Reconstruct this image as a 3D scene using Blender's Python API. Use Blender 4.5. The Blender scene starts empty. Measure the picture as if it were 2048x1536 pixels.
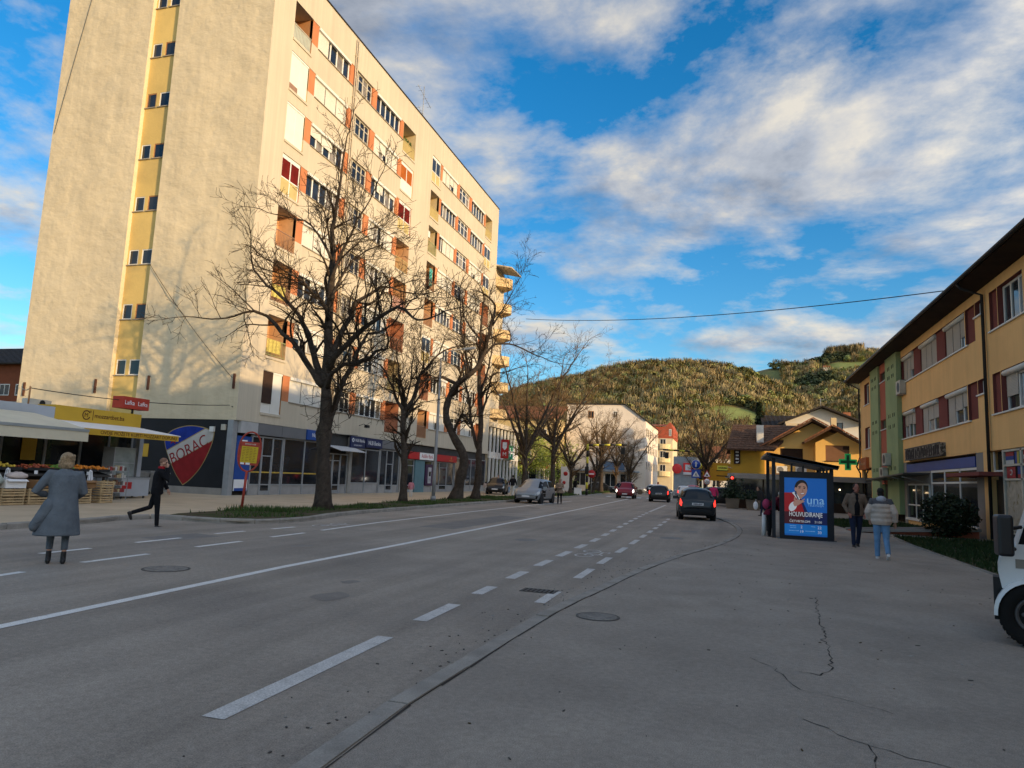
import bpy, bmesh, math, random
from mathutils import Vector, Matrix, noise as mnoise

scene = bpy.context.scene
COL = scene.collection
PI = math.pi

# ------------------------------------------------------------------ camera
cam_d = bpy.data.cameras.new('camera')
cam = bpy.data.objects.new('camera', cam_d)
COL.objects.link(cam)
cam_d.sensor_fit = 'HORIZONTAL'
cam_d.sensor_width = 36.0
cam_d.lens = 36.0 * 1420.0 / 2048.0          # about a 25 mm phone lens
cam_d.clip_start = 0.1
cam_d.clip_end = 6000.0
cam.matrix_world = Matrix(((0.9567756, -0.00284411, 0.29081327, 0.0),
                           (0.28769126, -0.13719269, -0.94784593, 0.0),
                           (0.04259323, 0.9905403, -0.13044439, 1.62),
                           (0, 0, 0, 1)))
scene.camera = cam

# ------------------------------------------------------------------ light
SUN_EL = math.radians(8.8)
SUN_DIR = Vector((math.cos(SUN_EL) * 0.899, -math.cos(SUN_EL) * 0.438, math.sin(SUN_EL)))   # towards the sun
SUN_AZ = math.atan2(SUN_DIR.x, SUN_DIR.y)     # clockwise from +Y
sun_d = bpy.data.lights.new('sun', 'SUN')
sun_d.energy = 2.0
sun_d.angle = math.radians(0.6)
sun_d.color = (1.0, 0.70, 0.36)
sun = bpy.data.objects.new('sun', sun_d)
sun.rotation_euler = SUN_DIR.to_track_quat('Z', 'Y').to_euler()
COL.objects.link(sun)

world = bpy.data.worlds.new('World')
scene.world = world
world.use_nodes = True
wt = world.node_tree
wt.nodes.clear()
wn, wl = wt.nodes.new, wt.links.new
w_out = wn('ShaderNodeOutputWorld')
sky = wn('ShaderNodeTexSky')
sky.sky_type = 'NISHITA'
sky.sun_disc = False
sky.sun_elevation = SUN_EL
sky.sun_rotation = SUN_AZ
sky.air_density = 1.0
sky.dust_density = 0.6
sky.ozone_density = 3.0
hsv = wn('ShaderNodeHueSaturation')
hsv.inputs['Saturation'].default_value = 1.3
hsv.inputs['Value'].default_value = 1.0
wl(sky.outputs[0], hsv.inputs['Color'])
bg_sky = wn('ShaderNodeBackground')
bg_sky.inputs[1].default_value = 0.105
wl(hsv.outputs[0], bg_sky.inputs[0])
# clouds: a broken layer seen on a plane overhead
tc = wn('ShaderNodeTexCoord')
sep = wn('ShaderNodeSeparateXYZ')
wl(tc.outputs['Generated'], sep.inputs[0])
def wmath(op, a, b=None, c=None):
    n = wn('ShaderNodeMath'); n.operation = op
    for i, v in enumerate((a, b, c)):
        if v is None: continue
        if isinstance(v, (int, float)): n.inputs[i].default_value = v
        else: wl(v, n.inputs[i])
    return n.outputs[0]
zc = wmath('ADD', wmath('MAXIMUM', sep.outputs[2], 0.0), 0.16)
cx = wmath('DIVIDE', sep.outputs[0], zc)
cy = wmath('DIVIDE', sep.outputs[1], zc)
comb = wn('ShaderNodeCombineXYZ'); wl(cx, comb.inputs[0]); wl(cy, comb.inputs[1])
def wnoise(vec, scale, detail, rough, off, dist=0.0):
    mp = wn('ShaderNodeMapping'); mp.inputs['Location'].default_value = off
    wl(vec, mp.inputs[0])
    nz = wn('ShaderNodeTexNoise'); nz.inputs['Scale'].default_value = scale
    nz.inputs['Detail'].default_value = detail; nz.inputs['Roughness'].default_value = rough
    nz.inputs['Distortion'].default_value = dist
    wl(mp.outputs[0], nz.inputs['Vector'])
    return nz.outputs[0]
def wramp(fac, stops):
    r = wn('ShaderNodeValToRGB'); wl(fac, r.inputs[0])
    e = r.color_ramp.elements
    e[0].position, e[0].color = stops[0]; e[1].position, e[1].color = stops[1]
    for p_, c_ in stops[2:]:
        x = e.new(p_); x.color = c_
    return r.outputs[0]
OFF = (30.5, 0.1, 0.0)
n_big = wnoise(comb.outputs[0], 1.35, 10, 0.6, OFF, 0.15)
n_lit = wnoise(comb.outputs[0], 1.35, 10, 0.6, (OFF[0] + 0.10, OFF[1] - 0.07, 0.0), 0.15)
n_det = wnoise(comb.outputs[0], 4.4, 8, 0.62, (9.0, 2.0, 1.0), 0.2)
dens = wmath('ADD', n_big, wmath('MULTIPLY', wmath('SUBTRACT', n_det, 0.5), 0.34))
k4 = lambda v: (v, v, v, 1)
cover = wramp(dens, [(0.44, k4(0)), (0.63, k4(1.0))])
shade = wmath('ADD', wmath('MULTIPLY', wmath('SUBTRACT', n_big, n_lit), 5.0), wmath('SUBTRACT', 0.95, wmath('MULTIPLY', wmath('SUBTRACT', dens, 0.40), 2.1)))
ccol = wramp(shade, [(0.0, (0.15, 0.17, 0.21, 1)), (0.95, (0.47, 0.435, 0.375, 1)), (0.5, (0.29, 0.305, 0.335, 1))])
bg_cl = wn('ShaderNodeBackground')
# clouds towards the sun scatter more light and are boosted there to lift the shaded street
dp = wn('ShaderNodeVectorMath'); dp.operation = 'DOT_PRODUCT'; dp.inputs[1].default_value = SUN_DIR
wl(tc.outputs['Generated'], dp.inputs[0])
fwd = wmath('POWER', wmath('MULTIPLY', wmath('ADD', dp.outputs['Value'], 1.0), 0.5), 4.0)
wl(wmath('ADD', 0.68, wmath('MULTIPLY', fwd, 3.2)), bg_cl.inputs[1])
wl(ccol, bg_cl.inputs[0])
mixs = wn('ShaderNodeMixShader')
wl(wmath('MULTIPLY', cover, 0.93), mixs.inputs[0]); wl(bg_sky.outputs[0], mixs.inputs[1]); wl(bg_cl.outputs[0], mixs.inputs[2])
wl(mixs.outputs[0], w_out.inputs[0])

scene.view_settings.view_transform = 'Standard'
scene.view_settings.look = 'None'
scene.view_settings.gamma = 1.0
scene.view_settings.exposure = 1.3
scene.view_settings.use_curve_mapping = False
scene.render.engine = 'CYCLES'
scene.cycles.use_denoising = True
scene.cycles.max_bounces = 6
scene.cycles.transparent_max_bounces = 12

# ------------------------------------------------------------------ helpers
class MB:
    """collects faces; build() links them as one mesh object"""
    def __init__(self): self.v = []; self.f = []; self.m = []; self.sm = []
    def poly(self, pts, m=0, smooth=False):
        b = len(self.v); self.v += [tuple(p) for p in pts]
        self.f.append(tuple(range(b, b + len(pts)))); self.m.append(m); self.sm.append(smooth)
    def mesh(self, vs, fs, m=0, smooth=False):
        b = len(self.v); self.v += [tuple(p) for p in vs]
        for f in fs:
            self.f.append(tuple(b + i for i in f)); self.m.append(m); self.sm.append(smooth)
    def box(self, x0, x1, y0, y1, z0, z1, m=0):
        vs = [(x0,y0,z0),(x1,y0,z0),(x1,y1,z0),(x0,y1,z0),(x0,y0,z1),(x1,y0,z1),(x1,y1,z1),(x0,y1,z1)]
        self.mesh(vs, [(0,3,2,1),(4,5,6,7),(0,1,5,4),(1,2,6,5),(2,3,7,6),(3,0,4,7)], m)
    def obox(self, c, ux, uy, uz, m=0):
        """box from centre and three half-axis vectors"""
        c, ux, uy, uz = Vector(c), Vector(ux), Vector(uy), Vector(uz)
        vs = [c+sx*ux+sy*uy+sz*uz for sz in (-1,1) for sx, sy in ((-1,-1),(1,-1),(1,1),(-1,1))]
        self.mesh(vs, [(0,3,2,1),(4,5,6,7),(0,1,5,4),(1,2,6,5),(2,3,7,6),(3,0,4,7)], m)
    def tube(self, pts, rads, n=8, m=0, cap=True, smooth=True):
        pts = [Vector(p) for p in pts]
        if isinstance(rads, (int, float)): rads = [rads] * len(pts)
        b = len(self.v)
        prev = None
        for i, p in enumerate(pts):
            d = (pts[min(i+1, len(pts)-1)] - pts[max(i-1, 0)])
            if d.length < 1e-9: d = Vector((0, 0, 1))
            d.normalize()
            if prev is None:
                a = Vector((0, 0, 1)) if abs(d.z) < 0.9 else Vector((1, 0, 0))
                u = d.cross(a).normalized()
            else:
                u = prev - d * prev.dot(d)
                u = u.normalized() if u.length > 1e-6 else d.orthogonal().normalized()
            prev = u
            w = d.cross(u)
            r = rads[i]
            for k in range(n):
                t = 2 * PI * k / n
                self.v.append(tuple(p + (u * math.cos(t) + w * math.sin(t)) * r))
        for i in range(len(pts) - 1):
            for k in range(n):
                k2 = (k + 1) % n
                self.f.append((b+i*n+k, b+i*n+k2, b+(i+1)*n+k2, b+(i+1)*n+k)); self.m.append(m); self.sm.append(smooth)
        if cap:
            self.f.append(tuple(b + k for k in reversed(range(n)))); self.m.append(m); self.sm.append(False)
            e = b + (len(pts) - 1) * n
            self.f.append(tuple(e + k for k in range(n))); self.m.append(m); self.sm.append(False)
    def lathe(self, c, axis, prof, n=20, m=0):
        """prof: (distance along axis, radius)"""
        c = Vector(c); a = Vector(axis).normalized()
        u = a.orthogonal().normalized(); w = a.cross(u)
        b = len(self.v)
        for (t, r) in prof:
            for k in range(n):
                g = 2 * PI * k / n
                self.v.append(tuple(c + a * t + (u * math.cos(g) + w * math.sin(g)) * r))
        for i in range(len(prof) - 1):
            for k in range(n):
                k2 = (k + 1) % n
                self.f.append((b+i*n+k, b+i*n+k2, b+(i+1)*n+k2, b+(i+1)*n+k)); self.m.append(m); self.sm.append(True)
        self.f.append(tuple(b + k for k in reversed(range(n)))); self.m.append(m); self.sm.append(False)
        e = b + (len(prof) - 1) * n
        self.f.append(tuple(e + k for k in range(n))); self.m.append(m); self.sm.append(False)
    def prism(self, poly, p0, u, w, d, m=0):
        """2-D polygon in plane (u,w) at p0, extruded by vector d"""
        p0, u, w, d = Vector(p0), Vector(u), Vector(w), Vector(d)
        a = [p0 + u * x + w * y for x, y in poly]; c = [q + d for q in a]; n = len(a)
        self.mesh(a + c, [tuple(reversed(range(n))), tuple(range(n, 2*n))] + [(i, (i+1) % n, n + (i+1) % n, n + i) for i in range(n)], m)
    def data(self, name):
        me = bpy.data.meshes.new(name)
        me.from_pydata(self.v, [], self.f)
        me.polygons.foreach_set('material_index', self.m)
        me.polygons.foreach_set('use_smooth', self.sm)
        me.update()
        return me
    def build(self, name, mats, parent=None, fix=False):
        me = self.data(name)
        if fix:
            bm = bmesh.new(); bm.from_mesh(me)
            bmesh.ops.recalc_face_normals(bm, faces=bm.faces); bm.to_mesh(me); bm.free()
        for mt in (mats if isinstance(mats, (list, tuple)) else [mats]): me.materials.append(mt)
        return link(name, me, parent)

def link(name, data, parent=None):
    o = bpy.data.objects.new(name, data); COL.objects.link(o)
    if parent: o.parent = parent
    return o
def empty(name, loc=(0, 0, 0), rz=0.0):
    o = bpy.data.objects.new(name, None); COL.objects.link(o)
    o.location = loc; o.rotation_euler = (0, 0, rz); o.empty_display_size = 0.2
    return o
def tag(o, label=None, cat=None, group=None, kind=None):
    if label: o['label'] = label
    if cat: o['category'] = cat
    if group: o['group'] = group
    if kind: o['kind'] = kind
    return o
def copy_tree(o, parent=None):
    c = o.copy(); COL.objects.link(c); c.parent = parent
    for ch in list(o.children): copy_tree(ch, c)
    return c
def boxobj(name, mat, parent, *b):
    mb = MB(); mb.box(*b); return mb.build(name, mat, parent)

# ------------------------------------------------------------------ materials
def S(r, g, b):
    f = lambda c: ((c / 255) / 12.92) if c / 255 <= 0.04045 else (((c / 255) + 0.055) / 1.055) ** 2.4
    return (f(r), f(g), f(b))
_mats = {}
def M(name, col, rough=0.75, spec=0.3, metal=0.0, var=0.1, scale=2.0, bump=0.0, bscale=30.0, grain=0.0, gscale=120.0,
      emit=0.0, tint=None, tscale=0.5, tlo=0.5, thi=0.7, bump2=0.0, b2scale=2.0, coat=0.0, detail=5.0, grain2=0.0, g2scale=22.0, ior=None, streak=0.0, smap=(1.4, 0.06, 1.0), bmap=None):
    if name in _mats: return _mats[name]
    m = bpy.data.materials.new(name); m.use_nodes = True
    nt = m.node_tree; N, L = nt.nodes.new, nt.links.new
    p = nt.nodes['Principled BSDF']
    p.inputs['Roughness'].default_value = rough
    p.inputs['Metallic'].default_value = metal
    p.inputs['Specular IOR Level'].default_value = spec
    if ior: p.inputs['IOR'].default_value = ior
    if coat: p.inputs['Coat Weight'].default_value = coat; p.inputs['Coat Roughness'].default_value = 0.08
    geo = N('ShaderNodeNewGeometry')
    def nz(sc, det=detail, ro=0.55, off=0.0, smp=None):
        n = N('ShaderNodeTexNoise'); n.inputs['Scale'].default_value = sc
        n.inputs['Detail'].default_value = det; n.inputs['Roughness'].default_value = ro
        if off:
            mp = N('ShaderNodeMapping'); mp.inputs['Location'].default_value = (off, off * 1.7, off * 0.3)
            if smp: mp.inputs['Scale'].default_value = smp
            L(geo.outputs['Position'], mp.inputs[0]); L(mp.outputs[0], n.inputs['Vector'])
        else: L(geo.outputs['Position'], n.inputs['Vector'])
        return n.outputs[0]
    c = None
    base = (*col, 1)
    if var > 0:
        mx = N('ShaderNodeMixRGB'); mx.blend_type = 'MIX'
        mr = N('ShaderNodeMapRange'); mr.inputs[1].default_value = 0.3; mr.inputs[2].default_value = 0.7
        L(nz(scale), mr.inputs[0]); L(mr.outputs[0], mx.inputs[0])
        mx.inputs[1].default_value = (*[x * (1 - var) for x in col], 1)
        mx.inputs[2].default_value = (*[min(1, x * (1 + var)) for x in col], 1)
        c = mx.outputs[0]
    if tint:
        mx = N('ShaderNodeMixRGB'); mr = N('ShaderNodeMapRange'); mr.inputs[1].default_value = tlo; mr.inputs[2].default_value = thi
        L(nz(tscale, 6, 0.6, 5.3), mr.inputs[0]); L(mr.outputs[0], mx.inputs[0])
        if c: L(c, mx.inputs[1])
        else: mx.inputs[1].default_value = base
        mx.inputs[2].default_value = (*tint, 1)
        c = mx.outputs[0]
    for grain, gscale, smp in ((streak, 1.0, smap), (grain2, g2scale, None), (grain, gscale, None)):
        if grain <= 0: continue
        mx = N('ShaderNodeMixRGB'); mx.blend_type = 'MULTIPLY'; mx.inputs[0].default_value = 1.0
        mr = N('ShaderNodeMapRange'); mr.inputs[1].default_value = 0.3; mr.inputs[2].default_value = 0.7
        mr.inputs[3].default_value = 1 - grain; mr.inputs[4].default_value = 1 + grain
        L(nz(gscale, 3, 0.7, 2.1, smp), mr.inputs[0])
        cmb = N('ShaderNodeCombineXYZ')
        for i in range(3): L(mr.outputs[0], cmb.inputs[i])
        if c: L(c, mx.inputs[1])
        else: mx.inputs[1].default_value = base
        L(cmb.outputs[0], mx.inputs[2]); c = mx.outputs[0]
    if c: L(c, p.inputs['Base Color'])
    else: p.inputs['Base Color'].default_value = base
    nrm = None
    for amt, sc, off in ((bump2, b2scale, 1.3), (bump, bscale, 0.7)):
        if amt > 0:
            b = N('ShaderNodeBump'); b.inputs['Distance'].default_value = amt; b.inputs['Strength'].default_value = 1.0
            L(nz(sc, 4, 0.55, off, bmap), b.inputs['Height'])
            if nrm: L(nrm, b.inputs['Normal'])
            nrm = b.outputs[0]
    if nrm: L(nrm, p.inputs['Normal'])
    if emit:
        if c: L(c, p.inputs['Emission Color'])
        else: p.inputs['Emission Color'].default_value = base
        p.inputs['Emission Strength'].default_value = emit
    _mats[name] = m
    return m
def text(body, size, loc, right, up, mat, parent=None, name='lettering', align='CENTER', depth=0.002, sx=1.0, shear=0.0, spacing=1.0):
    cu = bpy.data.curves.new(name, 'FONT'); cu.body = body; cu.size = size
    cu.align_x = align; cu.align_y = 'CENTER'; cu.extrude = depth; cu.shear = shear; cu.space_character = spacing
    cu.resolution_u = 3
    tmp = bpy.data.objects.new(name, cu)
    me = bpy.data.meshes.new_from_object(tmp)
    bpy.data.objects.remove(tmp); bpy.data.curves.remove(cu)
    me.materials.clear(); me.materials.append(mat)
    o = link(name, me, parent)
    r, u = Vector(right).normalized(), Vector(up).normalized(); n = r.cross(u)
    o.matrix_local = Matrix(((r.x*sx, u.x, n.x, loc[0]), (r.y*sx, u.y, n.y, loc[1]), (r.z*sx, u.z, n.z, loc[2]), (0, 0, 0, 1)))
    return o
def scribble(w, h, n, loc, right, up, mat, parent, name='worn_print', seed=1, ragged=.4):
    """lettering too worn or too far to read: uneven upright marks in a row"""
    rr = random.Random(seed); r, u = Vector(right).normalized(), Vector(up).normalized(); nn = r.cross(u); mb = MB(); c = Vector(loc)
    for i in range(n):
        x = (i + .5 - n / 2) * w / n; hw = w / n * rr.uniform(.25, .42); hh = h / 2 * rr.uniform(1 - ragged, 1); dz = rr.uniform(-1, 1) * (h / 2 - hh)
        mb.obox(c + r * x + u * dz, r * hw, u * hh, nn * .002)
        if rr.random() < .5: mb.obox(c + r * (x + hw * .9) + u * (dz + hh * rr.uniform(-.8, .8)), r * hw * .7, u * hh * .16, nn * .0025)
    o = mb.build(name, mat, parent); o['kind'] = 'stuff'
    return o
def wall_grid(mb, f, u0, u1, v0, v1, ops, m=0, mr=None):
    """wall sheet f(u,v,depth) with rectangular openings (u0,u1,v0,v1,depth); reveals made where an opening meets wall"""
    us = sorted({u0, u1, *[o[0] for o in ops], *[o[1] for o in ops]}); vs = sorted({v0, v1, *[o[2] for o in ops], *[o[3] for o in ops]})
    us = [u for u in us if u0 - 1e-6 <= u <= u1 + 1e-6]; vs = [v for v in vs if v0 - 1e-6 <= v <= v1 + 1e-6]
    mr = m if mr is None else mr
    def op(i, j):
        if i < 0 or j < 0 or i >= len(us)-1 or j >= len(vs)-1: return 0
        cu, cv = (us[i]+us[i+1])/2, (vs[j]+vs[j+1])/2
        for o in ops:
            if o[0] < cu < o[1] and o[2] < cv < o[3]: return o[4]
        return 0
    for i in range(len(us)-1):
        for j in range(len(vs)-1):
            a, b, c, d = us[i], us[i+1], vs[j], vs[j+1]
            o = op(i, j)
            if not o: mb.poly([f(a,c,0), f(b,c,0), f(b,d,0), f(a,d,0)], m)
            elif o > 0:
                if not op(i-1, j): mb.poly([f(a,c,0), f(a,d,0), f(a,d,o), f(a,c,o)], mr)
                if not op(i+1, j): mb.poly([f(b,d,0), f(b,c,0), f(b,c,o), f(b,d,o)], mr)
                if not op(i, j-1): mb.poly([f(b,c,0), f(a,c,0), f(a,c,o), f(b,c,o)], mr)
                if not op(i, j+1): mb.poly([f(a,d,0), f(b,d,0), f(b,d,o), f(a,d,o)], mr)
import numpy as np
# palette
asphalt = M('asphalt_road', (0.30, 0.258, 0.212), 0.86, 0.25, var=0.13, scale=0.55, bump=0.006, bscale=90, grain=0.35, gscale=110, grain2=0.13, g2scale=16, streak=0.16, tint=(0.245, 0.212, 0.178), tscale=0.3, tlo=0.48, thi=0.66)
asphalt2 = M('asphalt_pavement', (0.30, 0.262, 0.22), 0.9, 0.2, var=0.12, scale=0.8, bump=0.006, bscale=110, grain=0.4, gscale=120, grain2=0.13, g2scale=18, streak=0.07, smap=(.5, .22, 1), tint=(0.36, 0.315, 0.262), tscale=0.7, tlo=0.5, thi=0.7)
paving = M('pavement_concrete', (0.50, 0.395, 0.27), 0.9, 0.2, var=0.14, scale=0.7, bump=0.004, bscale=60, grain=0.12, gscale=60)
kerbstone = M('kerb_stone', (0.30, 0.275, 0.24), 0.9, 0.2, var=0.2, scale=3, bump=0.004, bscale=50, grain=0.2, gscale=90)
paint_w = M('road_paint_white', (0.55, 0.53, 0.50), 0.85, 0.2, var=0.1, scale=4, grain=0.35, gscale=60, tint=(0.3, 0.288, 0.27), tscale=7, tlo=0.55, thi=0.78)
paint_edge = M('road_paint_bright', (0.70, 0.68, 0.64), 0.85, 0.2, var=0.1, scale=4, grain=0.25, gscale=60, tint=(0.28, 0.272, 0.265), tscale=6, tlo=0.6, thi=0.8)
soil = M('soil', (0.075, 0.058, 0.038), 0.95, 0.1, var=0.25, scale=2.5, grain=0.3, gscale=50, tint=(0.045, 0.06, 0.018), tscale=1.2, tlo=0.45, thi=0.6)
grass_m = M('grass', (0.05, 0.085, 0.02), 0.7, 0.2, var=0.35, scale=1.5)
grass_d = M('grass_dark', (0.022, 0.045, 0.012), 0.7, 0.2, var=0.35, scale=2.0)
terrain_m = M('hill_ground', (0.22, 0.18, 0.08), 0.95, 0.1, var=0.3, scale=0.03, tint=(0.17, 0.18, 0.065), tscale=0.012, tlo=0.45, thi=0.6)
meadow_m = M('meadow_grass', (0.22, 0.25, 0.08), 0.95, 0.1, var=0.2, scale=0.05)
dark_iron = M('cast_iron', (0.07, 0.065, 0.06), 0.7, 0.4, var=0.2, scale=20, grain=0.2, gscale=60)
tar = M('crack_dark', (0.055, 0.05, 0.045), 0.95, 0.1, var=0.1)
concrete = M('concrete', (0.30, 0.285, 0.26), 0.9, 0.2, var=0.15, scale=1.5, bump=0.003, bscale=40, grain=0.12, gscale=50)

def lerp_poly(pts, y):
    for (xa, ya), (xb, yb) in zip(pts, pts[1:]):
        if ya <= y <= yb: return xa + (xb - xa) * (y - ya) / (yb - ya)
    return pts[0][0] if y < pts[0][1] else pts[-1][0]
def smooth_line(pts, step):
    """Catmull-Rom through pts (x,y)"""
    out = []
    q = [pts[0]]
    for a, b in zip(pts, pts[1:]):
        m = max(1, int(math.hypot(b[0]-a[0], b[1]-a[1])/4.5))
        q += [(a[0]+(b[0]-a[0])*k/m, a[1]+(b[1]-a[1])*k/m) for k in range(1, m+1)]
    P = [Vector((*p, 0)) for p in q]
    for i in range(len(P) - 1):
        a, b, c, d = P[max(i-1, 0)], P[i], P[i+1], P[min(i+2, len(P)-1)]
        n = max(1, int((c - b).length / step))
        for k in range(n):
            t = k / n
            out.append(0.5*((2*b)+(c-a)*t+(2*a-5*b+4*c-d)*t*t+(3*b-a-3*c+d)*t**3))
    out.append(P[-1])
    return out

# ground sheet out to the horizon
mb = MB(); mb.poly([(-3000, -600, -0.12), (3000, -600, -0.12), (3000, 4000, -0.12), (-3000, 4000, -0.12)])
tag(mb.build('ground', terrain_m), 'flat earthy ground reaching to the horizon', None, kind='structure')

KR = [(-2.2, -30), (-2.2, 0), (-2.22, 3.75), (-2.26, 4.7), (-2.22, 5.8), (-2.19, 7.1), (-2.1, 8.87), (-1.92, 10.6), (-1.66, 13.1), (-1.12, 16.66), (-0.44, 20.0), (0.12, 24.0), (0.34, 28.3), (0.11, 33.2), (-0.47, 37.6), (-1.0, 41.0), (-1.5, 48), (-2.2, 60), (-2.9, 75), (-4.2, 100), (-8, 150), (-13, 200)]
KL = [(-15.2, -30), (-15.2, 8), (-15.35, 12.5), (-15.6, 14.9), (-16.2, 16.6), (-15.4, 17.0), (-14.25, 17.0), (-13.1, 17.3), (-12.6, 18.4), (-12.55, 19.9), (-13.0, 22.0), (-13.28, 23.7), (-13.5, 28.5), (-13.75, 35.2), (-13.85, 40), (-13.75, 48), (-13.95, 63), (-14.6, 80), (-16, 105), (-20, 150), (-25, 200)]
kr = smooth_line(KR, 0.5); kl = smooth_line(KL, 0.4)
# road: one sheet wide enough to pass under both kerbs
mb = MB()
ys = [-30, -10, 0, 10, 20, 30, 45, 60, 80, 100, 125, 150, 175, 200]
bend = lambda y: 0 if y < 60 else -(y - 60) ** 2 * 0.0007
for a, b in zip(ys, ys[1:]):
    mb.poly([(-17 + bend(a), a, 0), (1.2 + bend(a), a, 0), (1.2 + bend(b), b, 0), (-17 + bend(b), b, 0)])
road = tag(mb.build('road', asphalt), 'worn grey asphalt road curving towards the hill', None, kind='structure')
mb = MB()
PZ = 0.045
rim = [(p.x, p.y, PZ) for p in kr]
for a, b in zip(rim, rim[1:]):
    mb.poly([a, (14, a[1], PZ), (14, b[1], PZ), b])
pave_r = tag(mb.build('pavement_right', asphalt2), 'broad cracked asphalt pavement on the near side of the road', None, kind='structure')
mb = MB()
LZ = 0.07
for a, b in zip(kl, kl[1:]):
    if b.y > a.y + 0.001: mb.poly([(a.x, a.y, LZ), (b.x, b.y, LZ), (-60, b.y, LZ), (-60, a.y, LZ)])
pave_l = tag(mb.build('pavement_left', paving), 'pale concrete pavement along the shops across the road', None, kind='structure')

def kerb(name, line, y0, y1, h, w, side, gap, label):
    root = empty(name); tag(root, label, None, kind='structure')
    rnd = random.Random(5)
    acc = []; L = 0
    seg = [p for p in line]
    cur = [seg[0]]
    for p in seg[1:]:
        cur.append(p); L += (cur[-1] - cur[-2]).length
        if L >= gap:
            acc.append((cur[0], cur[-1])); cur = [p]; L = 0
    for a, b in acc:
        if not (y0 <= a.y <= y1): continue
        d = (b - a); ln = d.length
        if ln < 0.1: continue
        d.normalize(); n = Vector((d.y, -d.x, 0)) * side
        dz = rnd.uniform(-0.007, 0.007); tl = rnd.uniform(-0.006, 0.006)
        e = 0.006
        prof = [(0, -0.1), (w, -0.1), (w, h + dz), (0.02, h + dz), (0, h - 0.025 + dz)]
        mb = MB()
        a2, b2 = a + d * (e + rnd.uniform(0, .008)), b - d * (e + rnd.uniform(0, .012))
        va = [a2 + n * (u + tl) + Vector((0, 0, z)) for u, z in prof]; vb = [b2 + n * (u - tl) + Vector((0, 0, z)) for u, z in prof]
        k = len(prof)
        mb.mesh(va + vb, [tuple(range(k)), tuple(reversed(range(k, 2*k)))] + [(i, k+i, k+(i+1) % k, (i+1) % k) for i in range(k)])
        mb.build('kerb_stone', kerbstone, root, fix=True)
    return root
kerb('kerb_right', kr, 1.0, 75, 0.052, 0.17, 1, 0.85, 'low worn stone kerb of the near pavement and bus bay')
kerb('kerb_left', kl, 0.0, 90, 0.13, 0.17, -1, 0.8, 'pale stone kerb along the far side of the road')
# dirt line beside the near kerb
mb = MB()
rnd = random.Random(3)
for a, b in zip(kr, kr[1:]):
    if 2 < a.y < 40:
        d = (b - a).normalized(); n = Vector((d.y, -d.x, 0))
        w1 = 0.172
        mb.poly([a + n*w1 + Vector((0,0,PZ+.003)), a + n*(w1+rnd.uniform(.006,.028)) + Vector((0,0,PZ+.003)), b + n*(w1+rnd.uniform(.006,.028)) + Vector((0,0,PZ+.003)), b + n*w1 + Vector((0,0,PZ+.003))])
mb.build('joint', tar, pave_r)

# ---- painted markings
def dash(x0, y0, x1, y1, w, mat=paint_w, name='lane_dash'):
    a, b = Vector((x0, y0, 0.004)), Vector((x1, y1, 0.004)); d = (b - a).normalized(); n = Vector((d.y, -d.x, 0)) * w / 2
    mb = MB(); mb.poly([a - n, a + n, b + n, b - n]); mb.build(name, mat, road)
OUT = [(4.08, 6.66), (7.53, 8.68), (9.57, 10.33), (11.29, 12.26), (13.19, 14.27), (15.1, 16.27), (17.17, 18.31), (19.29, 20.51), (21.6, 22.7), (23.7, 24.8), (25.9, 27.0), (28.1, 29.2), (30.3, 31.5), (32.6, 33.8), (34.9, 36), (37.1, 38.2), (39.4, 40.6), (42, 57)]
XO = [(-3.17, 4), (-3.25, 7), (-3.33, 10), (-3.42, 14), (-3.5, 20), (-3.9, 30), (-4.25, 40), (-4.6, 57)]
for a, b in OUT: dash(lerp_poly(XO, a), a, lerp_poly(XO, b), b, 0.17)
INN = [(9.35, 10.41), (11.98, 13.39), (14.32, 15.61), (16.8, 18.25), (19.35, 20.92), (21.9, 23.2), (24.2, 25.4), (26.4, 27.6), (28.6, 29.8), (31, 32.4), (33.6, 35)]
XI = [(-2.36, 9), (-2.42, 14), (-2.45, 20), (-2.6, 33), (-2.7, 36)]
for a, b in INN: dash(lerp_poly(XI, a), a, lerp_poly(XI, b), b, 0.15)
cl = smooth_line([(-6.3, -12), (-6.58, 4.5), (-6.83, 8), (-7.0, 10.5), (-7.12, 15), (-7.5, 25), (-8.0, 39), (-8.9, 60), (-9.6, 75)], 2.5)
mb = MB()
for a, b in zip(cl, cl[1:]):
    d = (b - a).normalized(); n = Vector((d.y, -d.x, 0)) * 0.075
    z = Vector((0, 0, 0.004)); mb.poly([a - n + z, a + n + z, b + n + z, b - n + z])
mb.build('centre_line', paint_edge, road)
for a in [(-9.35, 6.6, -9.54, 7.9), (-9.75, 9.06, -9.83, 10.5), (-10.0, 11.9, -10.07, 13.35), (-10.2, 14.6, -10.28, 16.1)]: dash(*a, 0.13, paint_edge)
for a in [(-11.15, 9.5, -11.2, 10.55), (-11.38, 11.8, -11.45, 13.1), (-11.6, 14.4, -11.58, 15.45), (-11.52, 16.5, -11.5, 17.5)]: dash(*a, 0.13, paint_edge)
el = smooth_line([(-10.4, 17.1), (-10.75, 21), (-11.1, 30), (-11.34, 40.6), (-11.6, 55)], 2.5)
mb = MB()
for a, b in zip(el, el[1:]):
    d = (b - a).normalized(); n = Vector((d.y, -d.x, 0)) * 0.065; z = Vector((0, 0, 0.004)); mb.poly([a - n + z, a + n + z, b + n + z, b - n + z])
mb.build('edge_line', paint_edge, road)
for i in range(9):      # zebra crossing by the far signals
    dash(-12.5 + i * 1.1, 78, -12.7 + i * 1.1, 81, 0.5, paint_edge, 'crossing_bar')
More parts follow.
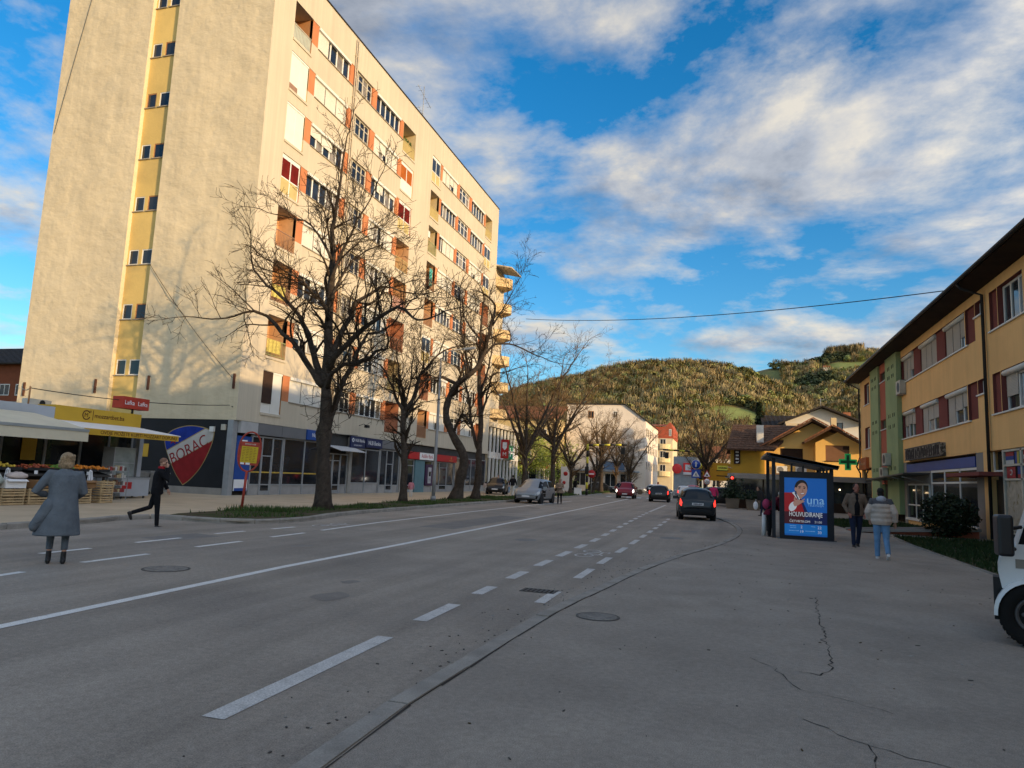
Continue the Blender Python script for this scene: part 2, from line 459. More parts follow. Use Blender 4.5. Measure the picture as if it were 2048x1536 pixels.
def bike(cx_, cy_, s, fl=1):
    mb = MB()
    def ring(x, y, r):
        for k in range(14):
            t, t2 = 2*PI*k/14, 2*PI*(k+1)/14
            q = lambda t_, rr: (cx_ + (x + rr*math.cos(t_))*s*0.62, cy_ + (y + rr*math.sin(t_))*s*fl, 0.004)
            mb.poly([q(t, r), q(t, r-.07), q(t2, r-.07), q(t2, r)])
    def ln(x0, y0, x1, y1):
        a, b = Vector((cx_+x0*s*.62, cy_+y0*s*fl, .004)), Vector((cx_+x1*s*.62, cy_+y1*s*fl, .004)); d = (b-a).normalized(); n = Vector((d.y, -d.x, 0))*.025
        mb.poly([a-n, a+n, b+n, b-n])
    ring(0, -.55, .38); ring(0, .55, .38)
    for a in [(0,-.55,.0,-.05),(0,-.05,.55,.4),(.5,-.3,.5,.4),(.5,-.25,0,-.05),(.5,-.3,0,-.55),(.75,.4,0,.55),(.62,-.4,.62,-.2),(.75,.25,.75,.5)]: ln(*a)
    mb.build('bicycle_symbol', paint_w, road)
bike(-3.0, 16.2, 0.9); bike(-11.3, 19.0, 0.9)

def strip(mb, pts, w, z, rnd=None, taper=True):
    pts = [Vector((*p, 0)) for p in pts]
    fine = []
    for a, b in zip(pts, pts[1:]):
        n = max(2, int((b - a).length / 0.09)); d = (b-a).normalized(); nn = Vector((d.y, -d.x, 0))
        for k in range(n): fine.append(a.lerp(b, k/n) + nn * rnd.gauss(0, 0.017))
    fine.append(pts[-1])
    for i in range(len(fine)-1):
        a, b = fine[i], fine[i+1]
        d = (b-a).normalized(); n = Vector((d.y, -d.x, 0))
        wa = w * rnd.uniform(.15, .8)
        zz = Vector((0, 0, z)); mb.poly([a-n*wa+zz, a+n*wa+zz, b+n*wa+zz, b-n*wa+zz])
rnd = random.Random(11)
for line, w in [([(1.27, 11.8), (1.16, 10.6), (1.08, 9.7), (0.99, 8.2), (0.9, 7.15), (0.77, 6.9), (0.6, 6.95)], .011), ([(0.2, 7.3), (0.42, 6.98), (0.47, 6.6), (0.56, 6.35), (0.83, 6.22), (1.15, 5.98)], .007), ([(0.5, 5.56), (0.85, 5.2), (0.84, 4.9), (0.8, 4.5)], .007), ([(0.85, 5.18), (1.15, 5.0), (1.5, 4.9)], .006)]:
    mb = MB(); strip(mb, line, w, PZ + 0.003, rnd); mb.build('crack', tar, pave_r)
# repaired patches and old oil stains in the road
patchm = M('asphalt_patch', (0.2, 0.185, 0.168), .88, .22, var=.12, scale=1.5, grain=.35, gscale=120, grain2=.12)
stain = M('asphalt_stain', (0.19, 0.175, 0.158), .7, .3, var=.15, scale=2, grain=.3, gscale=110)
def patch_poly(pts, z, mat, name, par):
    mb = MB(); mb.poly([(x, y, z) for x, y in pts]); mb.build(name, mat, par)
patch_poly([(-9.1, 20.5), (-7.9, 20.4), (-7.95, 29.0), (-9.2, 29.2)], .002, patchm, 'repair_patch', road)
patch_poly([(-12.1, 12.6), (-11.2, 12.4), (-11.1, 14.0), (-12.0, 14.2)], .002, patchm, 'repair_patch', road)
for cx_, cy_, rr_, ss in ((-4.9, 8.4, .22, 1), (-5.3, 9.6, .12, 2), (-5.1, 18.5, .3, 3), (-1.6, 22.5, .35, 4), (-1.3, 26.2, .3, 5), (-8.6, 13.4, .2, 6)):
    patch_poly([(cx_+rr_*math.cos(a*PI/9)*(1+.35*mnoise.noise((ss, math.cos(a*PI/9), math.sin(a*PI/9)))), cy_+1.5*rr_*math.sin(a*PI/9)*(1+.35*mnoise.noise((ss+9, math.cos(a*PI/9), math.sin(a*PI/9))))) for a in range(18)], .003, stain, 'oil_stain', road)
# grit, cigarette ends and leaf scraps lying about
mb = MB()
for _ in range(230):
    x, y = rnd.uniform(-2, 5), rnd.uniform(3.2, 24)
    if x < lerp_poly(KR, y) + .2: continue
    s = rnd.uniform(.004, .013); a = rnd.uniform(0, PI); c, q = math.cos(a), math.sin(a); e = rnd.uniform(.3, 2.2)
    mb.obox((x, y, PZ + .004), (c*s*e, q*s*e, 0), (-q*s*.5, c*s*.5, 0), (0, 0, .003), rnd.choice((0, 0, 1, 2)))
for _ in range(420):
    t = rnd.uniform(3, 22)
    if _ % 2: continue
    x = lerp_poly(KR, t) - abs(rnd.gauss(0, .28)); s = rnd.uniform(.004, .014); a = rnd.uniform(0, PI); c, q = math.cos(a), math.sin(a)
    mb.obox((x, t, .004), (c*s, q*s, 0), (-q*s*.5, c*s*.5, 0), (0, 0, .003), rnd.choice((0, 0, 0, 1)))
tag(mb.build('litter_grit', [M('grit_dark', (.09, .082, .075), .9, .1, var=.3, scale=9), M('grit_pale', (.35, .34, .32), .9, .1, var=.3, scale=9), M('leaf_scrap', (.09, .06, .03), .9, .1, var=.3, scale=9)]), 'scattered grit and leaf scraps on the near pavement', None, kind='stuff')

def manhole(x, y, z, r, label):
    t = empty('manhole_cover', (x, y, z)); tag(t, label, 'manhole cover', 'manhole covers')
    mb = MB(); mb.lathe((0, 0, 0), (0, 0, 1), [(0.001, r*1.12), (0.005, r*1.12), (0.005, r*1.03), (0.002, r*1.03)], 36); mb.build('ring', dark_iron, t)
    mb = MB(); mb.lathe((0, 0, 0), (0, 0, 1), [(0.0005, r), (0.006, r), (0.006, r*.93), (0.004, r*.92), (0.004, r*.5), (.006, r*.49), (.006, r*.43), (.004, r*.42), (.004, .01)], 36)
    for k in range(12):
        a = k * PI / 6; mb.obox((math.cos(a)*r*.7, math.sin(a)*r*.7, .005), (math.cos(a)*r*.15, math.sin(a)*r*.15, 0), (-math.sin(a)*.012, math.cos(a)*.012, 0), (0, 0, .002))
    mb.build('lid', M('manhole_lid', (.20, .185, .165), .8, .3, var=.2, scale=8, grain=.2), t)
manhole(-8.25, 9.2, 0.002, .31, 'round iron manhole cover in the lane behind the woman in grey')
manhole(-1.45, 8.55, PZ + .002, .23, 'small round manhole cover in the near asphalt pavement')
manhole(-10.2, 38.4, 0.002, .3, 'small dark manhole cover in the road before the silver car')
t = empty('drain_grate', (-2.62, 10.32, 0.0)); tag(t, 'dark iron drain grate in the gutter by the near kerb', 'drain grate')
mb = MB(); mb.box(-.26, .26, -.17, .17, .001, .004); mb.build('pit', tar, t)
for i in range(8): boxobj('bar', dark_iron, t, -.25 + i*.066, -.215 + i*.066, -.16, .16, .004, .009)

# ---- verges
def verge(name, poly_in, poly_out, z, label):
    mb = MB()
    for i in range(len(poly_in) - 1):
        mb.poly([(*poly_in[i], z), (*poly_out[i], z), (*poly_out[i+1], z), (*poly_in[i+1], z)])
    return tag(mb.build(name, soil), label, None, kind='structure')
VY = [17.3, 18, 19, 20, 21.5, 23, 25, 28, 32, 36, 40, 45, 50, 56]
inn = [(lerp_poly(KL, y) - .17 if y > 18 else [-13.3, -13][y > 17.6], y) for y in VY]
back = [-15.6, -15.9, -16.0, -16.1, -16.3, -15.6, -15.4, -15.9, -16.4, -16.8, -17.0, -17.1, -17.2, -17.2]
verge('verge_left', inn, [(b, y) for b, y in zip(back, VY)], 0.12, 'strip of bare soil and grass under the street trees')
VY2 = [66, 72, 80, 90, 100, 115]
verge('verge_far', [(lerp_poly(KL, y) - .2, y) for y in VY2], [(lerp_poly(KL, y) - 3.0, y) for y in VY2], 0.12, 'grassy strip with trees further along the road')
verge('verge_right', [(5.3, 12), (5.35, 17), (5.47, 21), (5.6, 25), (5.9, 30)], [(9.3, 12), (9.3, 17), (9.3, 21), (9.3, 25), (9.3, 30)], 0.06, 'dark lawn before the orange building')
verge('verge_right_far', [(5.0, 33.2), (4.6, 38), (4.2, 46)], [(9.2, 33.2), (9.2, 38), (9.0, 46)], 0.06, 'dark lawn strip between bus shelter and orange building')
def blades(name, n, place, hgt, mat, label, seed=1, wid=.012):
    r = np.random.default_rng(seed)
    V = np.zeros((n*3, 3)); 
    for i in range(n):
        x, y, z, hm = place(r)
        a = r.uniform(0, 2*PI); h = hgt * hm * r.uniform(.5, 1.3); ln = r.uniform(.1, .6) * h; b = r.uniform(0, 2*PI)
        V[3*i] = (x - math.cos(a)*wid, y - math.sin(a)*wid, z); V[3*i+1] = (x + math.cos(a)*wid, y + math.sin(a)*wid, z)
        V[3*i+2] = (x + math.cos(b)*ln, y + math.sin(b)*ln, z + h)
    me = bpy.data.meshes.new(name); me.from_pydata(V.tolist(), [], [(3*i, 3*i+1, 3*i+2) for i in range(n)]); me.materials.append(mat)
    return tag(link(name, me), label, None, kind='stuff')
def pl_left(r):
    while True:
        y = r.uniform(17.4, 56); i = lerp_poly(KL, y) - .2 if y > 18.3 else -13.2
        o = lerp_poly([(b, yy) for b, yy in zip(back, VY)], y)
        x = r.uniform(o, i)
        d = mnoise.noise((x*.5, y*.5, 3.0)) + .25 + (0.5 if min(abs(y-21.3)+abs(x+16)*.7, 9) < 1.4 else 0)
        if y > 46: d += .3
        if r.uniform() < d * 1.1 - .12: return x, y, .12, .55 + max(0, d)
blades('grass_left', 6500, pl_left, .11, grass_m, 'tufts of green grass on the tree strip', 2, .02)
def pl_right(r):
    while True:
        y = r.uniform(12, 45)
        if 30 < y < 33.2: continue
        e = lerp_poly([(5.3, 12), (5.35, 17), (5.47, 21), (5.6, 25), (5.9, 30), (5.0, 33), (4.2, 46)], y); return r.uniform(e, 9.2), y, .06, 1.0
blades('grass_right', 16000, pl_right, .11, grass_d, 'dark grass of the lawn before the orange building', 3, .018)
def pl_far(r):
    y = r.uniform(66, 115); x = lerp_poly(KL, y); return r.uniform(x - 3, x - .2), y, .12, 1.0
blades('grass_far', 3000, pl_far, .2, grass_m, 'grass along the far tree strip', 4, .04)
# lawn edging stones
kerb('lawn_edging', smooth_line([(5.25, 11), (5.32, 17), (5.45, 21), (5.55, 25), (5.9, 30)], .5), 10, 31, .075, .07, -1, 1.0, 'narrow concrete edging between pavement and lawn')

# ---- hills
CREST = [(-900, 60), (-400, 62), (-250, 60), (-195, 66), (-172, 78), (-150, 84), (-127, 88), (-105, 93), (-84, 96), (-63, 98), (-42, 98), (-22, 97), (-8, 96), (9, 92), (32, 82), (51, 69), (62, 58), (69, 44), (80, 28), (110, 5), (140, -5), (900, -5)]
BACK = [(-900, 90), (-100, 110), (48, 146), (82, 146), (105, 153), (116, 158), (160, 160), (220, 152), (500, 130), (900, 120)]
def lp(T, x):
    for (xa, a), (xb, b) in zip(T, T[1:]):
        if xa <= x <= xb:
            t = (x - xa) / (xb - xa); return a + (b - a) * t
    return T[0][1] if x < T[0][0] else T[-1][1]
def hill(x, y):
    t = (y - 255) / 345
    if t <= 0: f = -1
    elif t <= 1: f = lp(CREST, x * 600 / max(y, 300)) * (t ** 1.28)
    else: f = lp(CREST, x * 600 / y) * max(0, 1 - (t - 1) * 1.4)
    t2 = (y - 420) / 480
    if t2 <= 0: g = -1
    elif t2 <= 1: g = lp(BACK, x * 900 / y if y > 700 else x) * (t2 ** 1.15)
    else: g = lp(BACK, x * 900 / y) * (1 + 0.05 * (t2 - 1))
    nz = mnoise.noise((x * .012, y * .012, 0)) * 5 + mnoise.noise((x * .04, y * .04, 2)) * 1.5
    h = max(f, g)
    return h + nz * min(1, max(0, h) / 25)
mb = MB()
GX = [-900, -600, -400] + list(range(-300, 301, 12)) + [400, 600, 900]; GY = list(range(240, 961, 14)) + [1050, 1200]
vs = [(x, y, hill(x, y)) for y in GY for x in GX]; nx = len(GX)
fs = []; mi = []
for j in range(len(GY)-1):
    for i in range(nx-1): fs.append((j*nx+i, j*nx+i+1, (j+1)*nx+i+1, (j+1)*nx+i))
mb.mesh(vs, fs, 0, True)
def in_meadow(x, y): return ((x - 7) / 19) ** 2 + ((y - 438) / 27) ** 2 < 1
def in_meadow2(x, y): return ((x - 132) / 40) ** 2 + ((y - 840) / 30) ** 2 < 1
for k, f in enumerate(fs):
    c = sum((Vector(vs[i]) for i in f), Vector()) / 4
    if in_meadow(c.x, c.y) or in_meadow2(c.x, c.y): mb.m[k] = 1
tag(mb.build('hill', [terrain_m, meadow_m]), 'wooded hill rising behind the town', None, kind='structure')

def crown_variant(rs, kind, n):
    """quads filling a unit crown with soft outward normals: (n,4,3) corners and (n,3) normals"""
    Q = np.zeros((n, 4, 3)); NN = np.zeros((n, 3))
    lob = rs.normal(size=(5, 3)); lob /= np.linalg.norm(lob, axis=1)[:, None]; lob[:, 2] = np.abs(lob[:, 2])*.8
    for i in range(n):
        v = rs.normal(size=3); v /= np.linalg.norm(v); l = lob[rs.integers(5)]
        rad = rs.uniform(.55, 1.0) ** .6
        if kind == 'bare':          # thin upright twigs, open to the ground behind
            th = rs.uniform(0, 2*PI); z0 = rs.uniform(.15, 1.0); rr = math.sqrt(rs.uniform()) * .95 * math.sqrt(max(.06, 1 - (z0-.55)**2*2.6))
            c = np.array([math.cos(th)*rr, math.sin(th)*rr, z0*1.5]); o = np.array([math.cos(th)*.25, math.sin(th)*.25 - .35, .8])
            a = np.array([c[0]*.5, c[1]*.5, 1.0]) + rs.normal(size=3)*.3; a /= np.linalg.norm(a); b = np.cross(a, rs.normal(size=3)); b /= np.linalg.norm(b)
            s, t = rs.uniform(.02, .045), rs.uniform(.16, .34)
        else:
            c = l*.42*np.array([1, 1, .8]) + v*rad*.58*np.array([1, 1, .85]) + np.array([0, 0, .8]); o = v*.32 + l*.15 + np.array([0, -.3, .75])
            d = o + rs.normal(size=3)*.5; d /= np.linalg.norm(d)
            a = np.cross(d, rs.normal(size=3)); a /= np.linalg.norm(a); b = np.cross(d, a)
            s, t = rs.uniform(.07, .13), rs.uniform(.08, .15)
        o /= np.linalg.norm(o); NN[i] = o
        Q[i] = [c - a*t - b*s, c + a*t*.9 - b*s*.8, c + a*t + b*s*.9, c - a*t*.9 + b*s]
        if np.dot(np.cross(Q[i][1]-Q[i][0], Q[i][2]-Q[i][0]), o) < 0: Q[i] = Q[i][::-1]
    return Q, NN
rs = np.random.default_rng(4)
V_BARE = [crown_variant(rs, 'bare', 85) for _ in range(7)]
V_LEAF = [crown_variant(rs, 'leaf', 95) for _ in range(6)]
def forest(name, specs, mats, label):
    """specs: (x,y,z,size,variant,mat,zscale,rot)"""
    tot = sum(len(s[4][0]) for s in specs)
    V = np.zeros((tot*4, 3), np.float32); mi = np.zeros(tot, np.int32); NV = np.zeros((tot*4, 3), np.float32); k = 0
    for (x, y, z, sx, (Q, NN), m, zs, rot) in specs:
        c, q = math.cos(rot), math.sin(rot); sz = sx*zs
        P = Q.reshape(-1, 3); n = len(P); O = np.repeat(NN, 4, axis=0)
        V[k:k+n, 0] = x + (P[:, 0]*c - P[:, 1]*q) * sx; V[k:k+n, 1] = y + (P[:, 0]*q + P[:, 1]*c) * sx; V[k:k+n, 2] = z + P[:, 2] * sz
        NV[k:k+n, 0] = O[:, 0]*c - O[:, 1]*q; NV[k:k+n, 1] = O[:, 0]*q + O[:, 1]*c; NV[k:k+n, 2] = O[:, 2]
        mi[k//4:(k+n)//4] = m; k += n
    me = bpy.data.meshes.new(name)
    me.vertices.add(tot*4); me.vertices.foreach_set('co', V.ravel())
    me.loops.add(tot*4); me.loops.foreach_set('vertex_index', np.arange(tot*4, dtype=np.int32))
    me.polygons.add(tot); me.polygons.foreach_set('loop_start', np.arange(0, tot*4, 4, dtype=np.int32))
    me.polygons.foreach_set('material_index', mi); me.polygons.foreach_set('use_smooth', np.ones(tot, dtype=bool))
    me.update(calc_edges=True)
    me.normals_split_custom_set_from_vertices(NV.tolist())
    for mt in mats: me.materials.append(mt)
    return tag(link(name, me), label, None, kind='stuff')
FM = [M('wood_bare_brown', (0.36, 0.265, 0.125), .9, .1, var=.22, scale=.09), M('wood_bare_tan', (0.43, 0.335, 0.16), .9, .1, var=.22, scale=.09),
      M('wood_olive', (0.36, 0.33, 0.11), .9, .1, var=.22, scale=.09), M('wood_spring_green', (0.40, 0.43, 0.13), .9, .1, var=.22, scale=.09),
      M('wood_dark_green', (0.10, 0.115, 0.05), .9, .1, var=.3, scale=.09), M('wood_blossom', (0.40, 0.38, 0.26), .9, .1, var=.2, scale=.09)]
specs = []
r = np.random.default_rng(8)
def add_tree(x, y, edge=False):
    if in_meadow(x, y) or in_meadow2(x, y): return
    z = hill(x, y)
    if z < -0.5: z = -0.1
    n1 = mnoise.noise((x*.018, y*.014, 7)); n2 = mnoise.noise((x*.05, y*.05, 1)); u = r.uniform()
    dark = n1 > .18 and u < .8
    front = y < 650 and x < 75
    s = r.uniform(2.6, 4.8) * (1.0 if y < 650 else 1.15)
    if dark and (not front or u < .35): Q, m, zz = V_LEAF[r.integers(6)], 4, 1.1
    elif u < (.62 if n2 < .15 else .4): Q, m, zz = V_BARE[r.integers(7)], int(r.integers(2)), 1.25
    elif u < .88: Q, m, zz = V_LEAF[r.integers(6)] if u > .7 else V_BARE[r.integers(7)], 2, 1.15
    elif u < .965: Q, m, zz = V_LEAF[r.integers(6)], 3, 1.1
    elif u < .985: Q, m, zz = V_LEAF[r.integers(6)], 5, 1.0
    else: Q, m, zz = V_LEAF[r.integers(6)], 4, 1.2
    specs.append((x, y, z - .3, s, Q, m, zz, r.uniform(0, 6.28)))
for _ in range(7600):
    y = 262 + 365 * r.uniform() ** .8; x = r.uniform(-.34, .16) * y
    add_tree(x, y)
for _ in range(4200):
    y = r.uniform(480, 925); x = r.uniform(.07, .3) * y
    add_tree(x, y)
for _ in range(420):     # crest line
    x = r.uniform(-200, 40); add_tree(x, 600 + r.uniform(-8, 8))
for _ in range(150):
    x = r.uniform(48, 190); add_tree(x, 893 + r.uniform(-6, 10))
for _ in range(170):     # tall bare stand on the skyline
    x = r.uniform(112, 150); y = r.uniform(896, 915); specs.append((x, y, hill(x, y), r.uniform(3.6, 5), V_BARE[r.integers(7)], int(r.integers(2)), 1.9, r.uniform(0, 6)))
for _ in range(90):
    x = r.uniform(12, 38)*1.18; y = r.uniform(690, 720); specs.append((x, y, hill(x, y)+r.uniform(8,14), r.uniform(3.6, 5), V_BARE[r.integers(7)], int(r.integers(2)), 1.8, r.uniform(0, 6)))
for _ in range(260):     # gardens at the foot of the hill
    y = r.uniform(190, 265); x = r.uniform(-.3, .17) * y
    specs.append((x, y, -.1, r.uniform(2.0, 3.6), V_BARE[r.integers(7)] if r.uniform() < .6 else V_LEAF[r.integers(6)], int(r.integers(4)), 1.1, r.uniform(0, 6)))
forest('hill_forest', specs, FM, 'bare and budding wood covering the hillside')
# ------------------------------------------------------------------ apartment tower
plaster = M('plaster_cream', (0.53, 0.465, 0.36), 0.92, 0.15, streak=.08, smap=(3, 3, .07), var=0.05, scale=0.35, bump=0.006, bscale=14, tint=(0.50, 0.435, 0.335), tscale=0.22, tlo=0.55, thi=0.85)
stucco = M('stucco_rough', (0.63, 0.535, 0.37), 0.95, 0.1, streak=.06, smap=(2.2, 2.2, .06), var=0.05, scale=0.5, bump=0.012, bscale=3.2, bump2=0.2, b2scale=0.6, bmap=(.75, .75, 1.15), tint=(0.57, 0.485, 0.34), tscale=0.18, tlo=0.5, thi=0.85)
stair_yel = M('plaster_ochre', (0.62, 0.45, 0.165), 0.92, 0.15, var=0.1, scale=0.4, bump=0.008, bscale=8, tint=(0.42, 0.31, 0.13), tscale=0.3, tlo=0.5, thi=0.8)
terracotta = M('pier_terracotta', (0.50, 0.19, 0.085), 0.85, 0.2, var=0.12, scale=1.0)
rust_brown = M('loggia_brown', (0.40, 0.20, 0.09), 0.85, 0.2, var=0.2, scale=1.2)
pvc = M('frame_white', (0.72, 0.71, 0.67), 0.5, 0.4, var=0.04, scale=2)
pvc_old = M('frame_aged', (0.50, 0.46, 0.38), 0.6, 0.3, var=0.15, scale=3)
shutter_m = M('shutter_white', (0.70, 0.68, 0.62), 0.55, 0.35, var=0.05, scale=1.0)
glass_d = M('glass_dark', (0.018, 0.022, 0.028), 0.06, 0.6, var=0.5, scale=0.6)
glass_b = M('glass_curtain', (0.22, 0.19, 0.15), 0.12, 0.6, var=0.5, scale=1.4)
steel = M('steel_grey', (0.33, 0.34, 0.35), 0.5, 0.4, metal=0.3, var=0.1, scale=3)
fascia_g = M('fascia_grey', (0.15, 0.15, 0.155), 0.55, 0.4, var=0.1, scale=1)
black_p = M('paint_black', (0.012, 0.012, 0.015), 0.6, 0.3, var=0.3, scale=1)
sill_m = M('sill_metal', (0.30, 0.26, 0.20), 0.6, 0.3, var=0.15, scale=2)
roof_edge = M('roof_felt', (0.03, 0.03, 0.032), 0.8, 0.2, var=0.2)
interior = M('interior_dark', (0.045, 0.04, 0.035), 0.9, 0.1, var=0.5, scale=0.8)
cloth_red = M('cloth_red', (0.13, 0.012, 0.010), .9, .1, var=.2); cloth_org = M('cloth_orange', (0.36, 0.10, 0.02), .9, .1, var=.2)
cloth_turq = M('cloth_turquoise', (0.05, 0.4, 0.38), .9, .1, var=.3, scale=9); rail_y = M('rail_yellow', (0.5, 0.40, 0.18), .7, .2, var=.1)
rail_br = M('rail_brown', (0.28, 0.17, 0.12), .7, .2, var=.15); rail_gr = M('rail_green', (0.30, 0.33, 0.16), .7, .2, var=.15)
bank_blue = M('sign_navy', (0.012, 0.018, 0.075), .45, .4, var=.05); sign_white = M('sign_white', (0.78, 0.78, 0.78), .5, .3, var=.03)
sign_red = M('sign_red', (0.45, 0.018, 0.02), .45, .4, var=.06); sign_blue = M('sign_blue', (0.012, 0.06, 0.28), .45, .4, var=.06)

FX, TY0, TY1, TX0, TZ = -24.7, 31.4, 72.7, -40.1, 31.45
tower = empty('apartment_tower', (0, 0, 0))
tag(tower, 'tall cream apartment block with stair window slot and loggias, shops at street level', 'apartment block')
fac = lambda u, v, d: (FX - d, u, v)
SILL = [5.45 + 3.19 * k for k in range(8)]
WH = 1.5
ops = []
for s in SILL:
    ops += [(35.2, 48.25, s, s + WH, .2), (56.0, 68.5, s, s + WH, .2)]
    for (a, b) in ((33.35, 35.2), (48.25, 50.5), (54.1, 56.0), (68.5, 70.6)):
        ops.append((a, b, s - .85, s + WH + .03, -1))
mb = MB()
wall_grid(mb, fac, TY0, TY1, 4.0, TZ, ops)
mb.build('street_facade', plaster, tower)
# end wall with recessed stair slot
mb = MB()
endf = lambda u, v, d: (u, TY0 + d, v)
wall_grid(mb, endf, TX0, FX, 4.0, TZ, [(-33.38, -31.4, 4.0, TZ, .25)])
mb.poly([(TX0, TY1, 0), (TX0, TY0, 0), (TX0, TY0, TZ), (TX0, TY1, TZ)])
mb.poly([(FX, TY1, 0), (TX0, TY1, 0), (TX0, TY1, TZ), (FX, TY1, TZ)])
mb.build('end_wall', stucco, tower)
mb = MB()
stw = [(x0, x1, 6.42 + 3.22 * k, 7.32 + 3.22 * k) for k in range(8) for x0, x1 in ((-33.28, -32.6), (-32.36, -31.62))]
wall_grid(mb, lambda u, v, d: (u, TY0 + .25 + d, v), -33.38, -31.4, 4.0, TZ, [(*w, .07) for w in stw])
mb.build('stair_panel', stair_yel, tower)
rnd = random.Random(21)
for i, (x0, x1, z0, z1) in enumerate(stw):
    y = TY0 + .25 + .02
    mb = MB(); t = .06
    for b in ((x0, x1, z0, z0+t), (x0, x1, z1-t, z1), (x0, x0+t, z0+t, z1-t), (x1-t, x1, z0+t, z1-t)): mb.box(b[0], b[1], y, y+.06, b[2], b[3])
    w = mb.build('stair_window', pvc if rnd.random() < .7 else rust_brown, tower)
    boxobj('pane', glass_d, w, x0+t, x1-t, y+.02, y+.035, z0+t, z1-t)
    boxobj('sill', sill_m, w, x0-.08, x1+.04, TY0+.17, TY0+.30, z0-.05, z0)
    if rnd.random() < -1:
        mb = MB(); mb.obox(((x0+x1)/2, y-.05, (z0+z1)/2+.02), ((x1-x0)/2-.06, 0, 0), (0, .02, -.06), (0, .08, (z1-z0)/2-.08)); mb.build('tilted_sash', pvc, w)
# roof, parapet cap
mb = MB(); mb.box(TX0-.06, FX+.06, TY0-.06, TY1+.06, TZ, TZ+.09); mb.build('roof_edge', roof_edge, tower)
# iron stubs for cables on the end wall
for x, z in ((-39.6, 5.6), (-34.3, 5.8), (-30.6, 6.0), (-25.0, 6.1)): boxobj('wall_bracket', M('iron_rusty', (.09, .04, .025), .8), tower, x-.05, x+.05, TY0-.1, TY0-.002, z-.45, z+.35)
# sills, piers
for k, s in enumerate(SILL):
    for a, b in ((35.9, 48.25), (56.45, 68.5)):
        boxobj('sill', sill_m, tower, FX-.2, FX+.07, a, b, s-.045, s+.005)
    for (a, b) in ((35.2, 35.9), (39.9, 40.5), (43.12, 43.75), (47.75, 48.25), (56.0, 56.5), (60.3, 60.8), (63.7, 64.2), (68.2, 68.5)):
        boxobj('pier', terracotta, tower, FX-.21, FX-.025, a, b, s+.006, s+WH-.006)
def tower_window(y0, y1, s, n, drops, grid=False, parent=tower, mat=pvc):
    """frame with n lights; drops: how far each roller shutter is let down (0..1), grouped"""
    z0, z1 = s + .01, s + WH - .01; x = FX - .16
    mb = MB(); t = .055
    mb.box(x-.05, x+.02, y0, y1, z0, z0+.07); mb.box(x-.05, x+.02, y0, y1, z1-.07, z1)
    w = (y1 - y0) / n
    for i in range(n + 1):
        c = min(max(y0 + i*w, y0 + t), y1 - t); mb.box(x-.05, x+.02, c-t, c+t, z0+.07, z1-.07)
    if grid: mb.box(x-.05, x+.015, y0+t, y1-t, z1-.5, z1-.44); mb.box(x-.05, x+.015, y0+t, y1-t, z0+.25, z0+.29)
    fr = mb.build('window', mat, parent)
    mb0 = None
    for i in range(n):
        boxobj('pane', glass_b if rnd.random() < .22 else glass_d, fr, x-.03, x-.015, y0+i*w+t, y0+(i+1)*w-t, z0+.07, z1-.07)
    if drops:
        m = len(drops); gw = (y1 - y0) / m
        if not grid: boxobj('shutter_box', shutter_m, fr, x+.0215, FX+.03, y0+.02, y1-.02, z1-.17, z1+.004)
        for i, d in enumerate(drops):
            if d <= 0: continue
            mb = MB(); zt = z1 - .17; zb = zt - (zt - z0 - .02) * d
            ns = max(2, int((zt - zb) / .055)); hh = (zt - zb) / ns
            ya, yb = y0 + i*gw + .03, y0 + (i+1)*gw - .03
            for q in range(ns):
                za = zb + q*hh; mb.poly([(x+.045, ya, za), (x+.045, yb, za), (x+.062, yb, za+hh*.5), (x+.062, ya, za+hh*.5)]); mb.poly([(x+.062, ya, za+hh*.5), (x+.062, yb, za+hh*.5), (x+.045, yb, za+hh), (x+.045, ya, za+hh)])
            mb.poly([(x+.03, ya, zb), (x+.03, yb, zb), (x+.062, yb, zb), (x+.062, ya, zb)])
            mb.build('shutter', shutter_m, fr)
    return fr
W1 = {7: [1, .0, 0], 6: [1, 1, 1], 5: [.45, .5, 0], 4: [0, 0, 0], 3: [1, 1, 1], 2: [0, .3, .0], 1: [.5, .5, .9], 0: [1, 1, 1]}
W3 = {7: [0, 0, 0, 0], 6: [1, .55, 1, 1], 5: [.0, .5, 0, .2], 4: [.9, 0, 1, 1], 3: [1, 0, 1, 1], 2: [.5, 1, 0, .6], 1: [1, .3, 1, 1], 0: [0, .4, 0, 0]}
W4 = {7: [1, 1, .55, 1], 6: [0, 0, 0], 5: [0, 1, 1, 1], 4: [1, 1, 1], 3: [.4, 0, 0, .3], 2: [1, 1, .2], 1: [0, 0, .4], 0: [1, .5, 1]}
W6 = {7: [0, 0, 0], 6: [0, 0, .0], 5: [1, .6, 1, 1], 4: [1, 1, .7], 3: [1, 1, 1], 2: [.2, .2, 1], 1: [1, .4, 0], 0: [1, 1, .5]}
for k, s in enumerate(SILL):
    tower_window(35.92, 39.88, s, 5, W1[k]); tower_window(43.77, 47.73, s, 5, W3[k])
    tower_window(56.52, 60.28, s, 5, W4[k]); tower_window(64.22, 68.18, s, 5, W6[k])
    tower_window(40.52, 43.1, s, 4, None, True, mat=pvc_old); tower_window(60.82, 63.68, s, 3, None, True)
